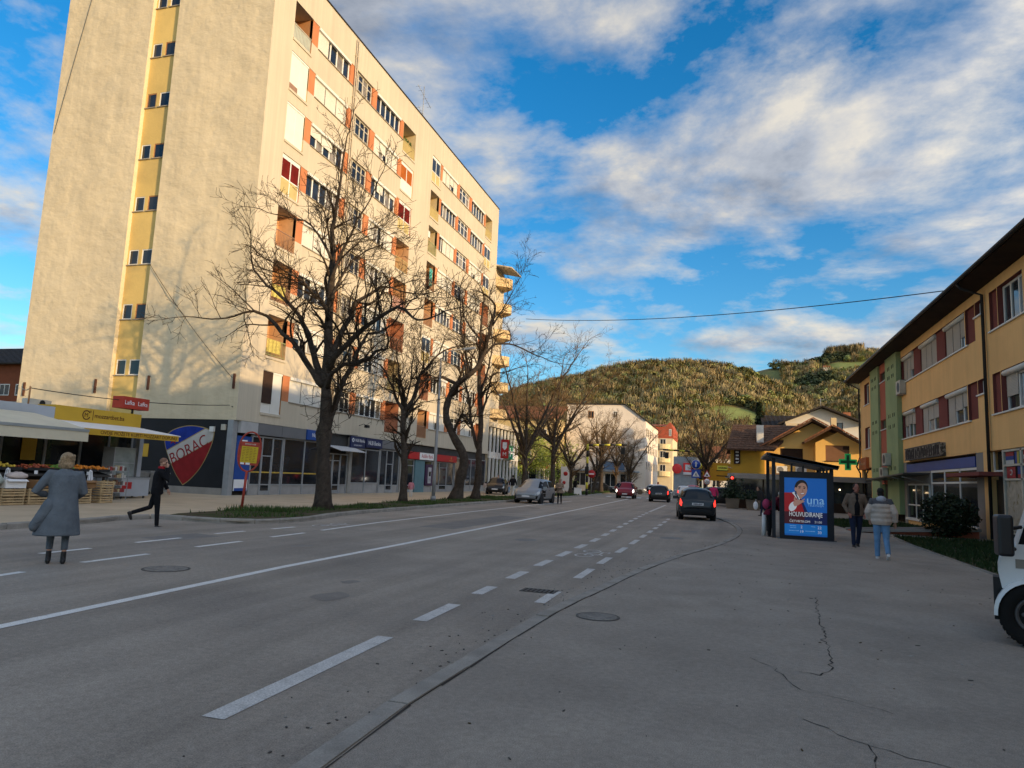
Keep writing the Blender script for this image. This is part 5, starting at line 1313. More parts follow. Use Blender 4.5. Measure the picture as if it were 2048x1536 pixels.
# white building with cut corner
wb = empty('white_apartment_building', (0, 120, 0)); tag(wb, 'white building with cut-off roof corner beside the road', 'apartment block')
pinkw = M('plaster_pinkish_white', (.74, .65, .55), .92, .15, var=.05, scale=.4)
mb = MB(); prof = [(-26.6, 0), (-13.1, 0), (-13.1, 11.95), (-16.65, 14.6), (-26.6, 14.6)]
mb.prism(prof, (0, 0, 0), (1, 0, 0), (0, 0, 1), (0, 22, 0)); mb.build('wall', pinkw, wb, fix=True)
mb = MB(); mb.obox((-14.85, 11, 13.38), (1.95, 0, -1.4), (0, 11.3, 0), (.03, 0, .05)); mb.box(-26.8, -16.6, -.2, 22.2, 14.62, 14.8); mb.build('roof_edge', roof_edge, wb)
windows_on(wb, lambda u, v, d: (u, d, v), [-18.6], [12.4], .7, 1.1); windows_on(wb, lambda u, v, d: (u, d, v), [-22.9], [12.3], 1.0, 1.2, rust_brown)
windows_on(wb, lambda u, v, d: (-13.1-d, u, v), [1+3*k for k in range(7)], [3.8, 6.6, 9.4], 1.4, 1.5)
windows_on(wb, lambda u, v, d: (u, d, v), [-25+2.6*k for k in range(4)], [.8], 2.0, 2.2)
boxobj('awning', M('awning_blue', (.30, .36, .42), .7, .3, var=.1), wb, -25.5, -14, -1.4, -.02, 3.3, 3.5)
boxobj('shop_board', M('board_blue', (.12, .2, .32), .6, .3), wb, -20, -16.5, -.1, -.02, 3.6, 5.0)
# cream and red building
rb = empty('red_roof_building', (0, 150, 0)); tag(rb, 'cream corner building with red upper storey and red roof', 'building')
mb = MB(); mb.box(-16.5, -10.85, 0, 14, 0, 11.0); mb.build('wall', M('plaster_lightyellow', (.66, .55, .36), .92, .15, var=.06), rb)
redm = M('facade_red', (.38, .085, .045), .85, .2, var=.12)
mb = MB(); mb.prism([(-16.6, 11.0), (-10.75, 11.0), (-10.75, 13.0), (-11.4, 14.4), (-12.4, 13.4), (-16.6, 13.6)], (0, -.05, 0), (1, 0, 0), (0, 0, 1), (0, 14.1, 0)); mb.build('red_storey', redm, rb, fix=True)
mb = MB(); mb.mesh([(-16.8, -.5, 13.6), (-12.2, -.5, 13.5), (-12.2, 14, 15), (-16.8, 14, 15)], [(0, 1, 2, 3)]); mb.build('roof', redm, rb)
for z in (3.2, 6.0, 8.8):
    mb = MB(); n = 8
    for q in range(n):
        a, b = PI*q/n, PI*(q+1)/n; mb.poly([(-12.8-1.5*math.cos(a), -1.1*math.sin(a), z), (-12.8-1.5*math.cos(b), -1.1*math.sin(b), z), (-12.8-1.5*math.cos(b), -1.1*math.sin(b), z+1), (-12.8-1.5*math.cos(a), -1.1*math.sin(a), z+1)])
    mb.build('balcony', M('balcony_cream', (.66, .53, .3), .9), rb)
windows_on(rb, lambda u, v, d: (u, d, v), [-16, -13.4], [4.2, 7.0, 9.6-.1], 1.2, 1.4); windows_on(rb, lambda u, v, d: (u, -.05+d, v), [-11.6], [11.5], .5, 1.4, pvc)
boxobj('awning_base', M('base_maroon', (.11, .03, .03), .8), rb, -16.5, -13.5, -.1, -.02, .05, 2.0)
# pale buildings beyond and a few roofs further back
for i, (x, y, w, d, h, m_, lab) in enumerate(((-10.6, 172, 9, 10, 6.0, M('plaster_grey', (.33, .35, .36), .9), 'grey warehouse-like building at the end of the road'), (-3.5, 128, 8, 8, 6.5, w_wall, 'white house behind the bare tree right of the road'), (-60, 140, 20, 14, 9, M('plaster_sand', (.60, .47, .25)), 'sandy house far left behind the trees'), (-1.2, 150, 10, 9, 7, w_wall, 'pale house deep behind the yellow house'))):
    t = empty('far_house', (x, y, 0)); tag(t, lab, 'house')
    mb = MB(); mb.box(0, w, 0, d, 0, h); mb.build('wall', m_, t)
    roof_obj('roof', [((-.5, -.5, h), (w+.5, -.5, h), (w+.5, d/2, h+2.2), (-.5, d/2, h+2.2)), ((w+.5, d+.5, h), (-.5, d+.5, h), (-.5, d/2, h+2.2), (w+.5, d/2, h+2.2))], tile_or if i != 0 else tile_br, t, .7)
    windows_on(t, lambda u, v, d_: (u, d_, v), [1+2.4*k for k in range(int((w-1)/2.4))], [h-2.4] + ([h-5] if h > 6 else []), 1.2, 1.4)
t = empty('shop_sign', (-7.9, 119.8, 3.2)); tag(t, 'round red sign with white wing on the far grey shop', 'sign')
mb = MB(); mb.lathe((0, 0, 1), (0, -1, 0), [(0, .8), (.1, .8), (.1, .3)], 20); mb.build('disc', M('sign_red_lit', (.42, .03, .03), .5, .3, emit=.12), t); mb = MB(); mb.box(1.0, 3.6, -.1, .1, .1, 2.0); mb.build('board', M('sign_red_lit', (.6, .03, .03)), t); mb = MB(); mb.box(1.0, 3.0, -.12, -.102, .1, .5); mb.box(1.3, 2.2, -.12, -.102, .8, 1.7); mb.build('white_mark', sign_white, t)
boxobj_ = MB(); boxobj_.box(-.6, 4, .2, 6, -3.2, 3.0); boxobj_.build('shop_wall', M('cladding_grey', (.30, .33, .35), .7, .3), t)
# brown house at the far left
br = empty('brown_house', (-92, 60, 0)); tag(br, 'red-brown house with dark roof beyond the left edge of the tower', 'house')
mb = MB(); mb.box(0, 17.5, 0, 14, 0, 12.0); mb.build('wall', M('plaster_redbrown', (.20, .065, .035), .92, .15, var=.1), br)
roof_obj('roof', [((-.8, -.8, 12.0), (18.3, -.8, 12.0), (18.3, 7, 15.2), (-.8, 7, 15.2))], M('roof_tile_black', (.035, .028, .025)), br, .6)
windows_on(br, lambda u, v, d: (u, d, v), [9.4, 12.6, 15.0], [8.4, 5.0], 1.5, 1.3); boxobj('ledge', concrete, br, 0, 17.6, -.3, -.01, 7.4, 7.7)
# houses up on the hill
for x, y, lab, w in ((104, 835, 'small white house in the hillside meadow', 7), (72, 880, 'low grey barn on the hill crest', 14), (52, 770, 'brown weathered cabin near the ridge', 9), (90, 885, 'white farmhouse on the skyline', 8)):
    z = hill(x, y); t = empty('hill_house', (x, y, z)); tag(t, lab, 'house'); mb = MB(); mb.box(-w/2, w/2, 0, 6, -2, 4); mb.build('wall', w_wall if 'white' in lab else M('barn_wood', (.12, .08, .05), .9), t)
    mb = MB(); mb.mesh([(-w/2-.4, -.5, 4), (w/2+.4, -.5, 4), (w/2+.4, 3, 6.3), (-w/2-.4, 3, 6.3), (-w/2-.4, 6.5, 4), (w/2+.4, 6.5, 4)], [(0, 1, 2, 3), (3, 2, 5, 4)]); mb.build('roof', tile_or if 'white house' in lab else tile_br, t)
# ------------------------------------------------------------------ trees
bark = M('bark_dark', (0.06, 0.047, 0.037), 0.95, 0.1, var=0.35, scale=6, bump=0.03, bscale=16, grain=0.3, gscale=40)
twig_m = M('twig_brown', (0.036, 0.025, 0.016), 0.9, 0.1, var=0.3, scale=1.5)
twig_l = M('twig_tan', (0.14, 0.092, 0.05), 0.9, 0.1, var=0.3, scale=1.5)
TREE1 = [
   ( [(-14.81, 24.3, 0.08), (-14.89, 24.31, 1.21), (-14.96, 24.33, 2.37), (-15.03, 24.34, 3.04), (-15.02, 24.36, 4.32), (-15.19, 24.39, 5.11), (-15.15, 24.41, 6.0), (-15.2, 24.43, 6.95), (-15.27, 24.46, 7.55), (-15.28, 24.49, 8.07), (-15.34, 24.51, 9.9), (-15.46, 24.54, 11.33), (-15.35, 24.57, 12.83), (-15.23, 24.6, 14.79)] , 0.31 , 0.03 ),
   ( [(-15.17, 24.3, 4.9), (-15.3, 24.17, 4.98), (-15.9, 23.99, 5.81), (-16.32, 23.77, 6.51), (-16.67, 23.53, 6.85), (-17.25, 23.27, 7.46), (-17.66, 22.99, 7.63), (-18.34, 22.7, 7.38)] , 0.13 , 0.03 ),
   ( [(-15.13, 24.3, 5.0), (-15.39, 24.4, 5.21), (-15.89, 24.55, 6.19), (-16.35, 24.72, 7.03), (-16.95, 24.91, 7.84), (-17.36, 25.11, 8.2), (-18.42, 25.33, 9.0), (-19.34, 25.56, 9.61), (-20.17, 25.8, 10.46)] , 0.12 , 0.03 ),
   ( [(-15.19, 24.3, 7.51), (-15.16, 23.94, 7.83), (-15.36, 23.41, 8.34), (-15.57, 22.79, 8.67), (-15.71, 22.1, 8.83)] , 0.08 , 0.025 ),
   ( [(-15.01, 24.3, 5.7), (-14.98, 24.48, 6.17), (-14.86, 24.73, 7.01), (-14.69, 25.03, 7.77), (-14.61, 25.36, 8.47), (-14.17, 25.72, 8.95), (-13.87, 26.1, 9.34), (-13.25, 26.5, 9.21)] , 0.12 , 0.03 ),
   ( [(-15.0, 24.3, 5.6), (-14.73, 24.12, 5.94), (-13.93, 23.87, 6.5), (-13.14, 23.57, 7.02), (-12.34, 23.24, 7.33), (-11.49, 22.88, 7.56), (-10.49, 22.5, 6.99)] , 0.11 , 0.03 ),
   ( [(-15.07, 24.3, 4.8), (-14.71, 23.95, 5.15), (-14.11, 23.45, 5.44), (-12.97, 22.86, 5.56), (-12.01, 22.21, 5.73), (-11.09, 21.5, 5.78)] , 0.08 , 0.03 ),
   ( [(-14.91, 24.3, 2.95), (-14.81, 24.4, 3.74), (-14.69, 24.54, 4.44), (-14.53, 24.7, 5.1), (-14.35, 24.88, 5.75), (-14.17, 25.07, 6.57), (-13.96, 25.28, 7.08), (-13.2, 25.5, 7.42)] , 0.14 , 0.03 ),
   ( [(-15.17, 24.3, 8.32), (-15.03, 24.66, 9.24), (-14.84, 25.19, 10.23), (-14.52, 25.8, 10.85)] , 0.06 , 0.02 ),
   ( [(-15.25, 24.3, 9.98), (-15.6, 24.06, 10.75), (-16.25, 23.71, 11.5), (-16.67, 23.3, 11.48)] , 0.05 , 0.02 ),
   ( [(-15.2, 24.3, 9.15), (-14.67, 24.1, 10.19), (-14.22, 23.81, 10.79), (-13.74, 23.47, 11.25), (-13.05, 23.1, 11.85)] , 0.06 , 0.02 ),
   ( [(-15.12, 24.3, 5.4), (-14.3, 23.58, 5.0), (-13.16, 22.53, 4.12), (-12.2, 21.3, 3.39)] , 0.03 , 0.015 ),
]
TREE2 = [
   ( [(-16.4, 34.7, 0.08), (-16.41, 34.7, 1.51), (-16.52, 34.7, 3.09), (-16.65, 34.7, 4.16), (-16.65, 34.7, 4.97)] , 0.2 , 0.15 ),
   ( [(-16.64, 34.7, 4.83), (-17.14, 34.5, 5.75), (-17.41, 34.21, 6.53), (-17.83, 33.87, 7.29), (-18.4, 33.5, 7.63)] , 0.09 , 0.02 ),
   ( [(-16.64, 34.7, 4.83), (-17.09, 34.94, 6.22), (-17.43, 35.29, 7.38), (-17.86, 35.7, 8.44)] , 0.08 , 0.02 ),
   ( [(-16.59, 34.7, 4.91), (-16.15, 34.87, 5.94), (-15.97, 35.13, 6.93), (-15.45, 35.42, 7.81), (-14.91, 35.75, 8.42), (-13.88, 36.1, 8.75)] , 0.1 , 0.02 ),
   ( [(-16.6, 34.7, 5.1), (-16.12, 34.21, 6.53), (-15.74, 33.5, 7.48)] , 0.06 , 0.02 ),
   ( [(-16.51, 34.7, 4.57), (-15.84, 34.58, 5.5), (-15.38, 34.4, 6.29), (-15.2, 34.2, 7.19)] , 0.06 , 0.02 ),
]
TREE3 = [
   ( [(-15.94, 41.3, 0.08), (-15.75, 41.3, 1.33), (-15.56, 41.3, 2.72), (-16.4, 41.3, 4.09), (-16.91, 41.3, 5.33), (-16.77, 41.3, 6.43), (-16.25, 41.3, 7.29), (-15.7, 41.3, 7.71), (-15.07, 41.3, 8.24), (-14.71, 41.3, 8.97), (-14.48, 41.3, 9.76), (-14.21, 41.3, 10.87), (-14.0, 41.3, 11.99)] , 0.36 , 0.08 ),
   ( [(-16.4, 41.3, 4.09), (-15.65, 40.89, 5.31), (-14.92, 40.3, 4.81)] , 0.09 , 0.05 ),
   ( [(-16.25, 41.3, 7.23), (-17.14, 40.94, 7.65), (-18.09, 40.41, 7.42), (-18.79, 39.8, 6.86)] , 0.1 , 0.02 ),
   ( [(-14.71, 41.3, 8.97), (-13.94, 41.46, 9.79), (-12.71, 41.71, 9.82), (-11.8, 41.99, 9.38), (-10.74, 42.3, 8.96)] , 0.07 , 0.02 ),
   ( [(-14.48, 41.3, 9.76), (-15.56, 41.66, 10.82), (-16.51, 42.19, 12.11), (-16.65, 42.8, 13.61)] , 0.07 , 0.02 ),
   ( [(-14.11, 41.3, 11.03), (-13.19, 40.81, 12.17), (-12.38, 40.1, 13.05)] , 0.05 , 0.015 ),
   ( [(-15.44, 41.3, 7.8), (-15.94, 41.49, 9.5), (-16.41, 41.77, 11.19), (-16.7, 42.1, 12.93)] , 0.09 , 0.03 ),
]
TREE4 = [
   ( [(-15.92, 44.7, 0.08), (-15.76, 44.7, 1.69), (-15.81, 44.7, 3.34), (-15.75, 44.7, 5.0), (-15.91, 44.7, 6.68), (-16.05, 44.7, 8.04), (-16.09, 44.7, 10.09), (-16.08, 44.7, 12.17), (-15.97, 44.7, 13.57)] , 0.27 , 0.05 ),
   ( [(-15.8, 44.7, 3.17), (-16.4, 44.86, 4.67), (-16.85, 45.11, 6.72), (-17.39, 45.39, 8.13), (-17.7, 45.7, 9.59)] , 0.11 , 0.03 ),
   ( [(-15.79, 44.7, 5.67), (-15.34, 44.54, 7.0), (-14.97, 44.29, 8.32), (-14.19, 44.01, 8.44), (-12.91, 43.7, 8.72)] , 0.08 , 0.02 ),
   ( [(-15.93, 44.7, 7.02), (-15.58, 44.99, 8.76), (-15.45, 45.41, 10.57), (-15.89, 45.9, 12.44)] , 0.08 , 0.02 ),
   ( [(-16.02, 44.7, 8.72), (-16.62, 44.21, 9.84), (-17.26, 43.5, 10.22)] , 0.05 , 0.02 ),
]
def resample(pts, step, rnd, wob):
    P = [Vector(p) for p in pts]; out = []
    for i in range(len(P)-1):
        a, b, c, d = P[max(i-1, 0)], P[i], P[i+1], P[min(i+2, len(P)-1)]
        n = max(1, int((c-b).length/step))
        for k in range(n):
            t = k/n
            v = 0.5*((2*b)+(c-a)*t+(2*a-5*b+4*c-d)*t*t+(3*b-a-3*c+d)*t**3)
            out.append(v + Vector((rnd.gauss(0, wob), rnd.gauss(0, wob), rnd.gauss(0, wob))))
    out.append(P[-1]); return out
def bough(mb, p, d, L, r, lev, rnd, maxlev, droop=.0, dens=1.0, rmin=.0085):
    n = max(3, int(L/(.28 if lev > 1 else .4))); seg = L/n
    pts = [Vector(p)]; d = Vector(d).normalized(); rad = [r]
    bend = Vector((rnd.gauss(0, 1), rnd.gauss(0, 1), rnd.gauss(0, .6)))*.10
    for i in range(n):
        t = i/n
        up = (.11 if t < .55 else -.02) - droop*t
        d = (d + bend + Vector((rnd.gauss(0, .13), rnd.gauss(0, .13), rnd.gauss(0, .11)+up))).normalized()
        pts.append(pts[-1]+d*seg); rad.append(max(rmin*.8, r*(1-.75*(i+1)/n)))
    mb.tube(pts, rad, {1: 6, 2: 5}.get(lev, 3), cap=False)
    if lev >= maxlev: return
    k = max(2, int((L*(3.1 if lev < 3 else 4.4) + 1)*dens))
    for j in range(k):
        t = rnd.uniform(.18, 1.0); i = min(n-1, int(t*n)); q = pts[i].lerp(pts[i+1], t*n-i if t < 1 else 0)
        dd = (pts[i+1]-pts[i]).normalized(); ax = dd.orthogonal().normalized(); ax.rotate(Matrix.Rotation(rnd.uniform(0, 2*PI), 3, dd))
        nd = dd.copy(); nd.rotate(Matrix.Rotation(math.radians(rnd.uniform(28, 68)), 3, ax)); nd.z += .12
        bough(mb, q, nd, L*rnd.uniform(.3, .62)*(1.15-.45*t), max(rmin, rad[i]*rnd.uniform(.42, .62)), lev+1, rnd, maxlev, droop, dens, rmin)
def limb_kids(mb, pts, r0, r1, rnd, n, Lk, maxlev, t0=.3, droop=0, dens=1.0, outward=None, rmin=.0085):
    m = len(pts)-1
    for j in range(n):
        t = t0+(1-t0)*((j+rnd.random())/n); i = min(m-1, int(t*m)); q = pts[i]
        dd = (pts[i+1]-pts[i]).normalized(); ax = dd.orthogonal().normalized(); ax.rotate(Matrix.Rotation(rnd.uniform(0, 2*PI), 3, dd))
        nd = dd.copy(); nd.rotate(Matrix.Rotation(math.radians(rnd.uniform(30, 70)), 3, ax)); nd.z += .18
        bough(mb, q, nd, Lk*rnd.uniform(.5, 1.15), max(.012, (r0+(r1-r0)*t)*.5), 2, rnd, maxlev, droop, dens, rmin)
    d = (pts[-1]-pts[-2]); bough(mb, pts[-1], d, Lk*1.1, r1, 2, rnd, maxlev, droop, dens, rmin)
def street_tree(name, lines, seed, label, Lk=2.0, nk=10, maxlev=4, tw=twig_m, group='bare street trees along the far kerb', bulge=None, dens=1.0):
    rnd = random.Random(seed); base = Vector(lines[0][0][0]); base.z = .1
    t = empty(name, base); tag(t, label, 'tree', group)
    mt, mc = MB(), MB()
    for i, (pts, r0, r1) in enumerate(lines):
        if i: r0, r1 = r0*1.25, r1*1.2
        P = [p - base for p in resample(pts, .35, rnd, .012 if i == 0 else .025)]
        m = len(P); R = []
        for k in range(m):
            f = k/(m-1); q = r0+(r1-r0)*f**.8
            if i == 0: q *= 1+.45*math.exp(-P[k].z/.25)+(.28*math.exp(-((P[k].z-bulge)/.35)**2) if bulge else 0)
            R.append(q*(1+.05*math.sin(k*2.1)+rnd.uniform(-.07, .09)))
        mt.tube(P, R, 12 if i == 0 else 8)
        limb_kids(mc, P, r0, r1, rnd, nk if i else int(nk*1.3), Lk*(1 if i else .9), maxlev, .45 if i == 0 else .22, .05, dens)
    mt.build('trunk', bark, t); mc.build('crown', tw, t)
    return t
street_tree('street_tree', TREE1, 3, 'big bare tree with thick knobbly trunk before the corner shop', 2.4, 11, 4, bulge=2.9, dens=1.0)
street_tree('street_tree', TREE2, 4, 'smaller bare forked tree behind the lamp post', 2.1, 10, 4, dens=1.1)
street_tree('street_tree', TREE3, 5, 'bare tree with heavy S-curved leaning trunk', 2.3, 10, 4, dens=1.1)
street_tree('street_tree', TREE4, 6, 'straight bare tree close behind the S-curved trunk', 2.1, 10, 4, dens=1.1)
def vase_tree(x, y, h, seed, label, fork=.28, spread=.5, r=.2, limbs=6, tw=twig_m, group='bare street trees along the far kerb', maxlev=4, lean=0, dens=1.0, rmin=.009, Lk=None, nk=10):
    rnd = random.Random(seed); L = []
    zf = h*fork; L.append(([(x, y, .08), (x+lean*.3, y, zf*.5), (x+lean*.6, y, zf), (x+lean, y+.1, zf*1.35)], r, r*.6))
    for k in range(limbs):
        a = 2*PI*k/limbs+rnd.uniform(-.4, .4); R = h*spread*rnd.uniform(.5, 1.0); H = h*rnd.uniform(.62, .95)
        sx, sy = x+lean*.6, y
        L.append(([(sx, sy, zf*rnd.uniform(.85, 1.25)), (sx+math.cos(a)*R*.3, sy+math.sin(a)*R*.3, zf+(H-zf)*.35), (sx+math.cos(a)*R*.65, sy+math.sin(a)*R*.65, zf+(H-zf)*.72), (sx+math.cos(a)*R, sy+math.sin(a)*R, H)], r*.5, .03))
    return street_tree('street_tree', L, seed, label, Lk or h*.2, nk, maxlev, tw, group, None, dens)
vase_tree(-16.4, 58.2, 13.0, 11, 'bare forked tree just behind the silver car', .27, .42, .26, 6, twig_l)
vase_tree(-16.1, 67.0, 13.5, 12, 'tall bare tree second behind the silver car', .33, .4, .28, 6, twig_l)
vase_tree(-16.2, 76.0, 9.0, 13, 'low bare tree left of the yellow and black mast', .3, .5, .22, 5, twig_l, dens=1.15)
vase_tree(-15.4, 84.5, 9.5, 14, 'leaning bare tree just behind the yellow and black mast', .25, .5, .22, 5, twig_l, lean=.9, dens=1.15)
vase_tree(-16.3, 96.0, 10.5, 15, 'bare tree with pale straight trunk past the yellow mast', .5, .4, .3, 6, twig_l, dens=1.15)
vase_tree(-15.8, 106.0, 10.0, 16, 'bare tree before the white building', .35, .45, .22, 5, twig_l, dens=1.1)
vase_tree(-14.6, 112.0, 10.5, 17, 'dark forked tree at the right end of the white building', .25, .5, .22, 5, twig_l, dens=1.1)
vase_tree(-15.6, 118.0, 9.5, 18, 'bare tree just before the cream red-roofed building', .3, .45, .2, 5, twig_l, dens=1.1)
vase_tree(-2.2, 78.0, 9.6, 19, 'wide bare tree beside the blue road signs right of the road', .34, .42, .24, 7, twig_l, 'bare trees right of the road', dens=1.1)
vase_tree(-1.0, 90.0, 8.5, 20, 'bare tree further back right of the road', .34, .4, .2, 6, twig_l, 'bare trees right of the road', dens=1.15)
vase_tree(-4.6, 120.0, 8.0, 22, 'small bare tree far along the right of the road', .34, .4, .18, 5, twig_l, 'bare trees right of the road', dens=1.1)
# trees in fresh yellow-green leaf behind the row
spring = M('leaf_spring', (0.22, 0.26, 0.035), .6, .3, var=.3, scale=1.2)
def leafy(x, y, h, R, seed, label, mat, n=5200, size=.13, droop=.25, cat='tree'):
    rnd = random.Random(seed); t = empty('leafy_tree', (x, y, .08)); tag(t, label, cat, 'leafy trees behind the shops')
    mt = MB(); mt.tube([(0, 0, 0), (.1, 0, h*.25), (0, .1, h*.5), (.1, 0, h*.8)], [.24, .19, .12, .04], 8)
    ends = []
    for k in range(26):
        a = rnd.uniform(0, 6.28); z0 = h*rnd.uniform(.22, .7); q = R*rnd.uniform(.45, 1); e = Vector((math.cos(a)*q, math.sin(a)*q, z0+h*rnd.uniform(.0, .28)-droop*q))
        s = Vector((0, 0, z0)); m_ = s.lerp(e, .5)+Vector((0, 0, .5)); mt.tube([s, m_, e], [.06, .04, .012], 5); ends += [(s, m_, e)]
    mt.build('trunk', bark, t)
    mb = MB()
    for _ in range(n):
        s, m_, e = rnd.choice(ends); f = rnd.uniform(.25, 1.1); c = (s.lerp(m_, f*2) if f < .5 else m_.lerp(e, f*2-1)) + Vector((rnd.gauss(0, .35), rnd.gauss(0, .35), rnd.gauss(-.15, .4)))
        d = Vector((rnd.gauss(0, 1), rnd.gauss(0, 1), rnd.gauss(0, 1))).normalized(); e_ = d.orthogonal().normalized()*size*.45; d *= size*rnd.uniform(.6, 1.2)
        mb.poly([c-d, c-e_, c+d, c+e_])
    mb.build('crown', mat, t)
leafy(-24.6, 88.0, 9.0, 4.2, 31, 'tree in fresh yellow-green leaf behind the silver car', spring)
leafy(-21.5, 92.0, 7.0, 3.0, 32, 'smaller yellow-green tree beside the low shops', spring, 3200)
leafy(-29.5, 90.0, 6.0, 3.2, 33, 'dark green leafy tree under the pharmacy board', leaf_mid, 3600)
# spruce
t = empty('spruce_tree', (4.4, 110, 0)); tag(t, 'dark green spruce rising above the tiled roofs', 'tree')
rnd = random.Random(40); mb = MB(); mb.tube([(0, 0, 0), (0, 0, 14.0)], [.25, .02], 6); mb.build('trunk', bark, t)
mb = MB()
for k in range(200):
    z = 4.5+9.6*rnd.random(); R = (14.3-z)*.27*rnd.uniform(.7, 1.1); a = rnd.uniform(0, 6.28); e = Vector((math.cos(a)*R, math.sin(a)*R, z-.25*R)); s = Vector((0, 0, z))
    for j in range(16):
        f = rnd.uniform(.15, 1.05); c = s.lerp(e, f)+Vector((rnd.gauss(0, .12), rnd.gauss(0, .12), rnd.gauss(-.1, .12))); d = (e-s).normalized()*.22+Vector((rnd.gauss(0, .1), rnd.gauss(0, .1), -.1)); w = Vector((0, 0, 1)).cross(d).normalized()*.08
        mb.poly([c-d-w, c-d+w, c+d+w*.3, c+d-w*.3])
mb.build('crown', leaf_dk, t)
# ------------------------------------------------------------------ kiosk and fruit stall
k_yel = M('kiosk_yellow', (.55, .33, .03), .5, .3, var=.05); k_grey = M('kiosk_grey', (.40, .42, .45), .5, .3, var=.06)
canvas = M('awning_canvas', (.60, .55, .42), .85, .2, var=.06, scale=1.5); k_txt = M('lettering_maroon', (.07, .015, .012), .6, .2)
KX = -25.5
kk = empty('kiosk', (0, 0, 0)); tag(kk, 'betting kiosk with yellow fascia and glazed front beside the tower', 'kiosk')
mb = MB(); mb.box(-29.2, KX-.35, 12.0, 25.9, .07, 3.1); mb.build('cabin', interior, kk)
boxobj('back_wall', k_grey, kk, -29.4, -29.22, 12.0, 25.9, .07, 3.1)
boxobj('fascia', k_grey, kk, -29.4, KX, 10.0, 21.6, 3.08, 3.62); boxobj('yellow_fascia', k_yel, kk, -29.4, KX+.01, 21.602, 25.95, 3.12, 3.72)
mb = MB(); cxk, czk = 23.05, 3.44
mb.tube([(KX+.014, cxk+.18*math.cos(q*PI/16), czk+.18*math.sin(q*PI/16)) for q in range(3, 31)], .02, 6); mb.build('logo_ring', k_txt, kk)
text('M', .24, (KX+.02, cxk-.01, czk-.005), (0, 1, 0), (0, 0, 1), k_txt, kk); text('x', .17, (KX+.02, cxk+.19, czk+.17), (0, 1, 0), (0, 0, 1), k_txt, kk)
boxobj('logo_bar', k_txt, kk, KX+.012, KX+.016, 23.36, 23.385, 3.24, 3.66)
text('mozzartbet.ba', .27, (KX+.02, 24.22, 3.44), (0, 1, 0), (0, 0, 1), k_txt, kk)
# white sloped canopy with a yellow edge
mb = MB(); mb.obox((-24.3, 23.3, 2.95), (1.22, 0, -.17), (0, 2.5, 0), (0, 0, .02)); mb.build('canopy', sign_white, kk)
boxobj('canopy_edge', k_yel, kk, -23.08, -23.0, 20.8, 25.6, 2.55, 2.78)
text('OVDJE MOŽETE KUPITI MOZZART DOPUNU', .2, (-22.994, 23.5, 2.66), (0, 1, 0), (0, 0, 1), k_txt, kk)
boxobj('canopy_post', k_grey, kk, -25.42, -25.2, 25.72, 25.94, .07, 3.1)
mb = MB()
for y in (18.0, 19.8, 21.6, 23.2, 24.6, 25.85): mb.box(KX-.34, KX-.25, y-.05, y+.05, .07, 3.08)
mb.box(KX-.34, KX-.27, 18, 25.8, 1.1, 1.18); fr = mb.build('window_frame', steel, kk)
for a, b in ((18.05, 19.75), (19.85, 21.55), (21.65, 23.15), (23.25, 24.55), (24.65, 25.8)): boxobj('pane', glass_d, kk, KX-.31, KX-.3, a, b, 1.18, 3.08)
boxobj('counter_panel', k_grey, kk, KX-.33, KX-.29, 18, 25.8, .07, 1.1)
boxobj('poster', k_yel, kk, KX-.26, KX-.24, 20.6, 21.2, 1.5, 2.35)
boxobj('poster', k_yel, kk, KX-.26, KX-.24, 21.0, 22.0, .9, 1.35)
for y in (16.2, 17.6): boxobj('cardboard_stack', M('cardboard', (.30, .19, .10), .9, .1, var=.15), kk, KX-.3, KX-.05, y-.55, y+.55, 1.3, 2.35)
# cream awning over the fruit
aw = empty('awning', (0, 0, 0)); tag(aw, 'cream canvas awning with hanging valance over the fruit stall', 'awning')
mb = MB(); ya, yb_ = 11.0, 20.7; n = 30
for i in range(n):
    a, b = ya+(yb_-ya)*i/n, ya+(yb_-ya)*(i+1)/n; dz = .02*math.sin(i*1.3); dz2 = .02*math.sin((i+1)*1.3)
    ta, tb = min(a, 20.0+(0)), min(b, 20.0)
    mb.poly([(-25.45, a, 3.3), (-23.9, a, 2.98+dz), (-23.9, b, 2.98+dz2), (-25.45, b, 3.3)]); mb.poly([(-23.9, a, 2.98+dz), (-22.7, a, 2.7), (-22.7, b, 2.7), (-23.9, b, 2.98+dz2)])
mb.build('canvas', canvas, aw)
mb = MB()
for i in range(n):
    a, b = ya+(yb_-ya)*i/n, ya+(yb_-ya)*(i+1)/n; d1, d2 = .015*math.sin(i*1.7), .015*math.sin((i+1)*1.7)
    mb.poly([(-22.68, a, 2.62), (-22.68+d1, a, 2.26), (-22.68+d2, b, 2.26), (-22.68, b, 2.62)])
mb.build('valance', canvas, aw)
mb = MB(); mb.box(-22.75, -22.65, ya, yb_, 2.62, 2.72); mb.build('front_bar', M('bar_grey', (.28, .3, .3), .5, .4), aw)
mb = MB(); mb.tube([(-25.4, 20.6, 2.5), (-22.75, 20.6, 2.66)], .03, 6); mb.tube([(-25.4, 12, 2.5), (-22.75, 12, 2.66)], .03, 6); mb.build('arm', steel, aw)
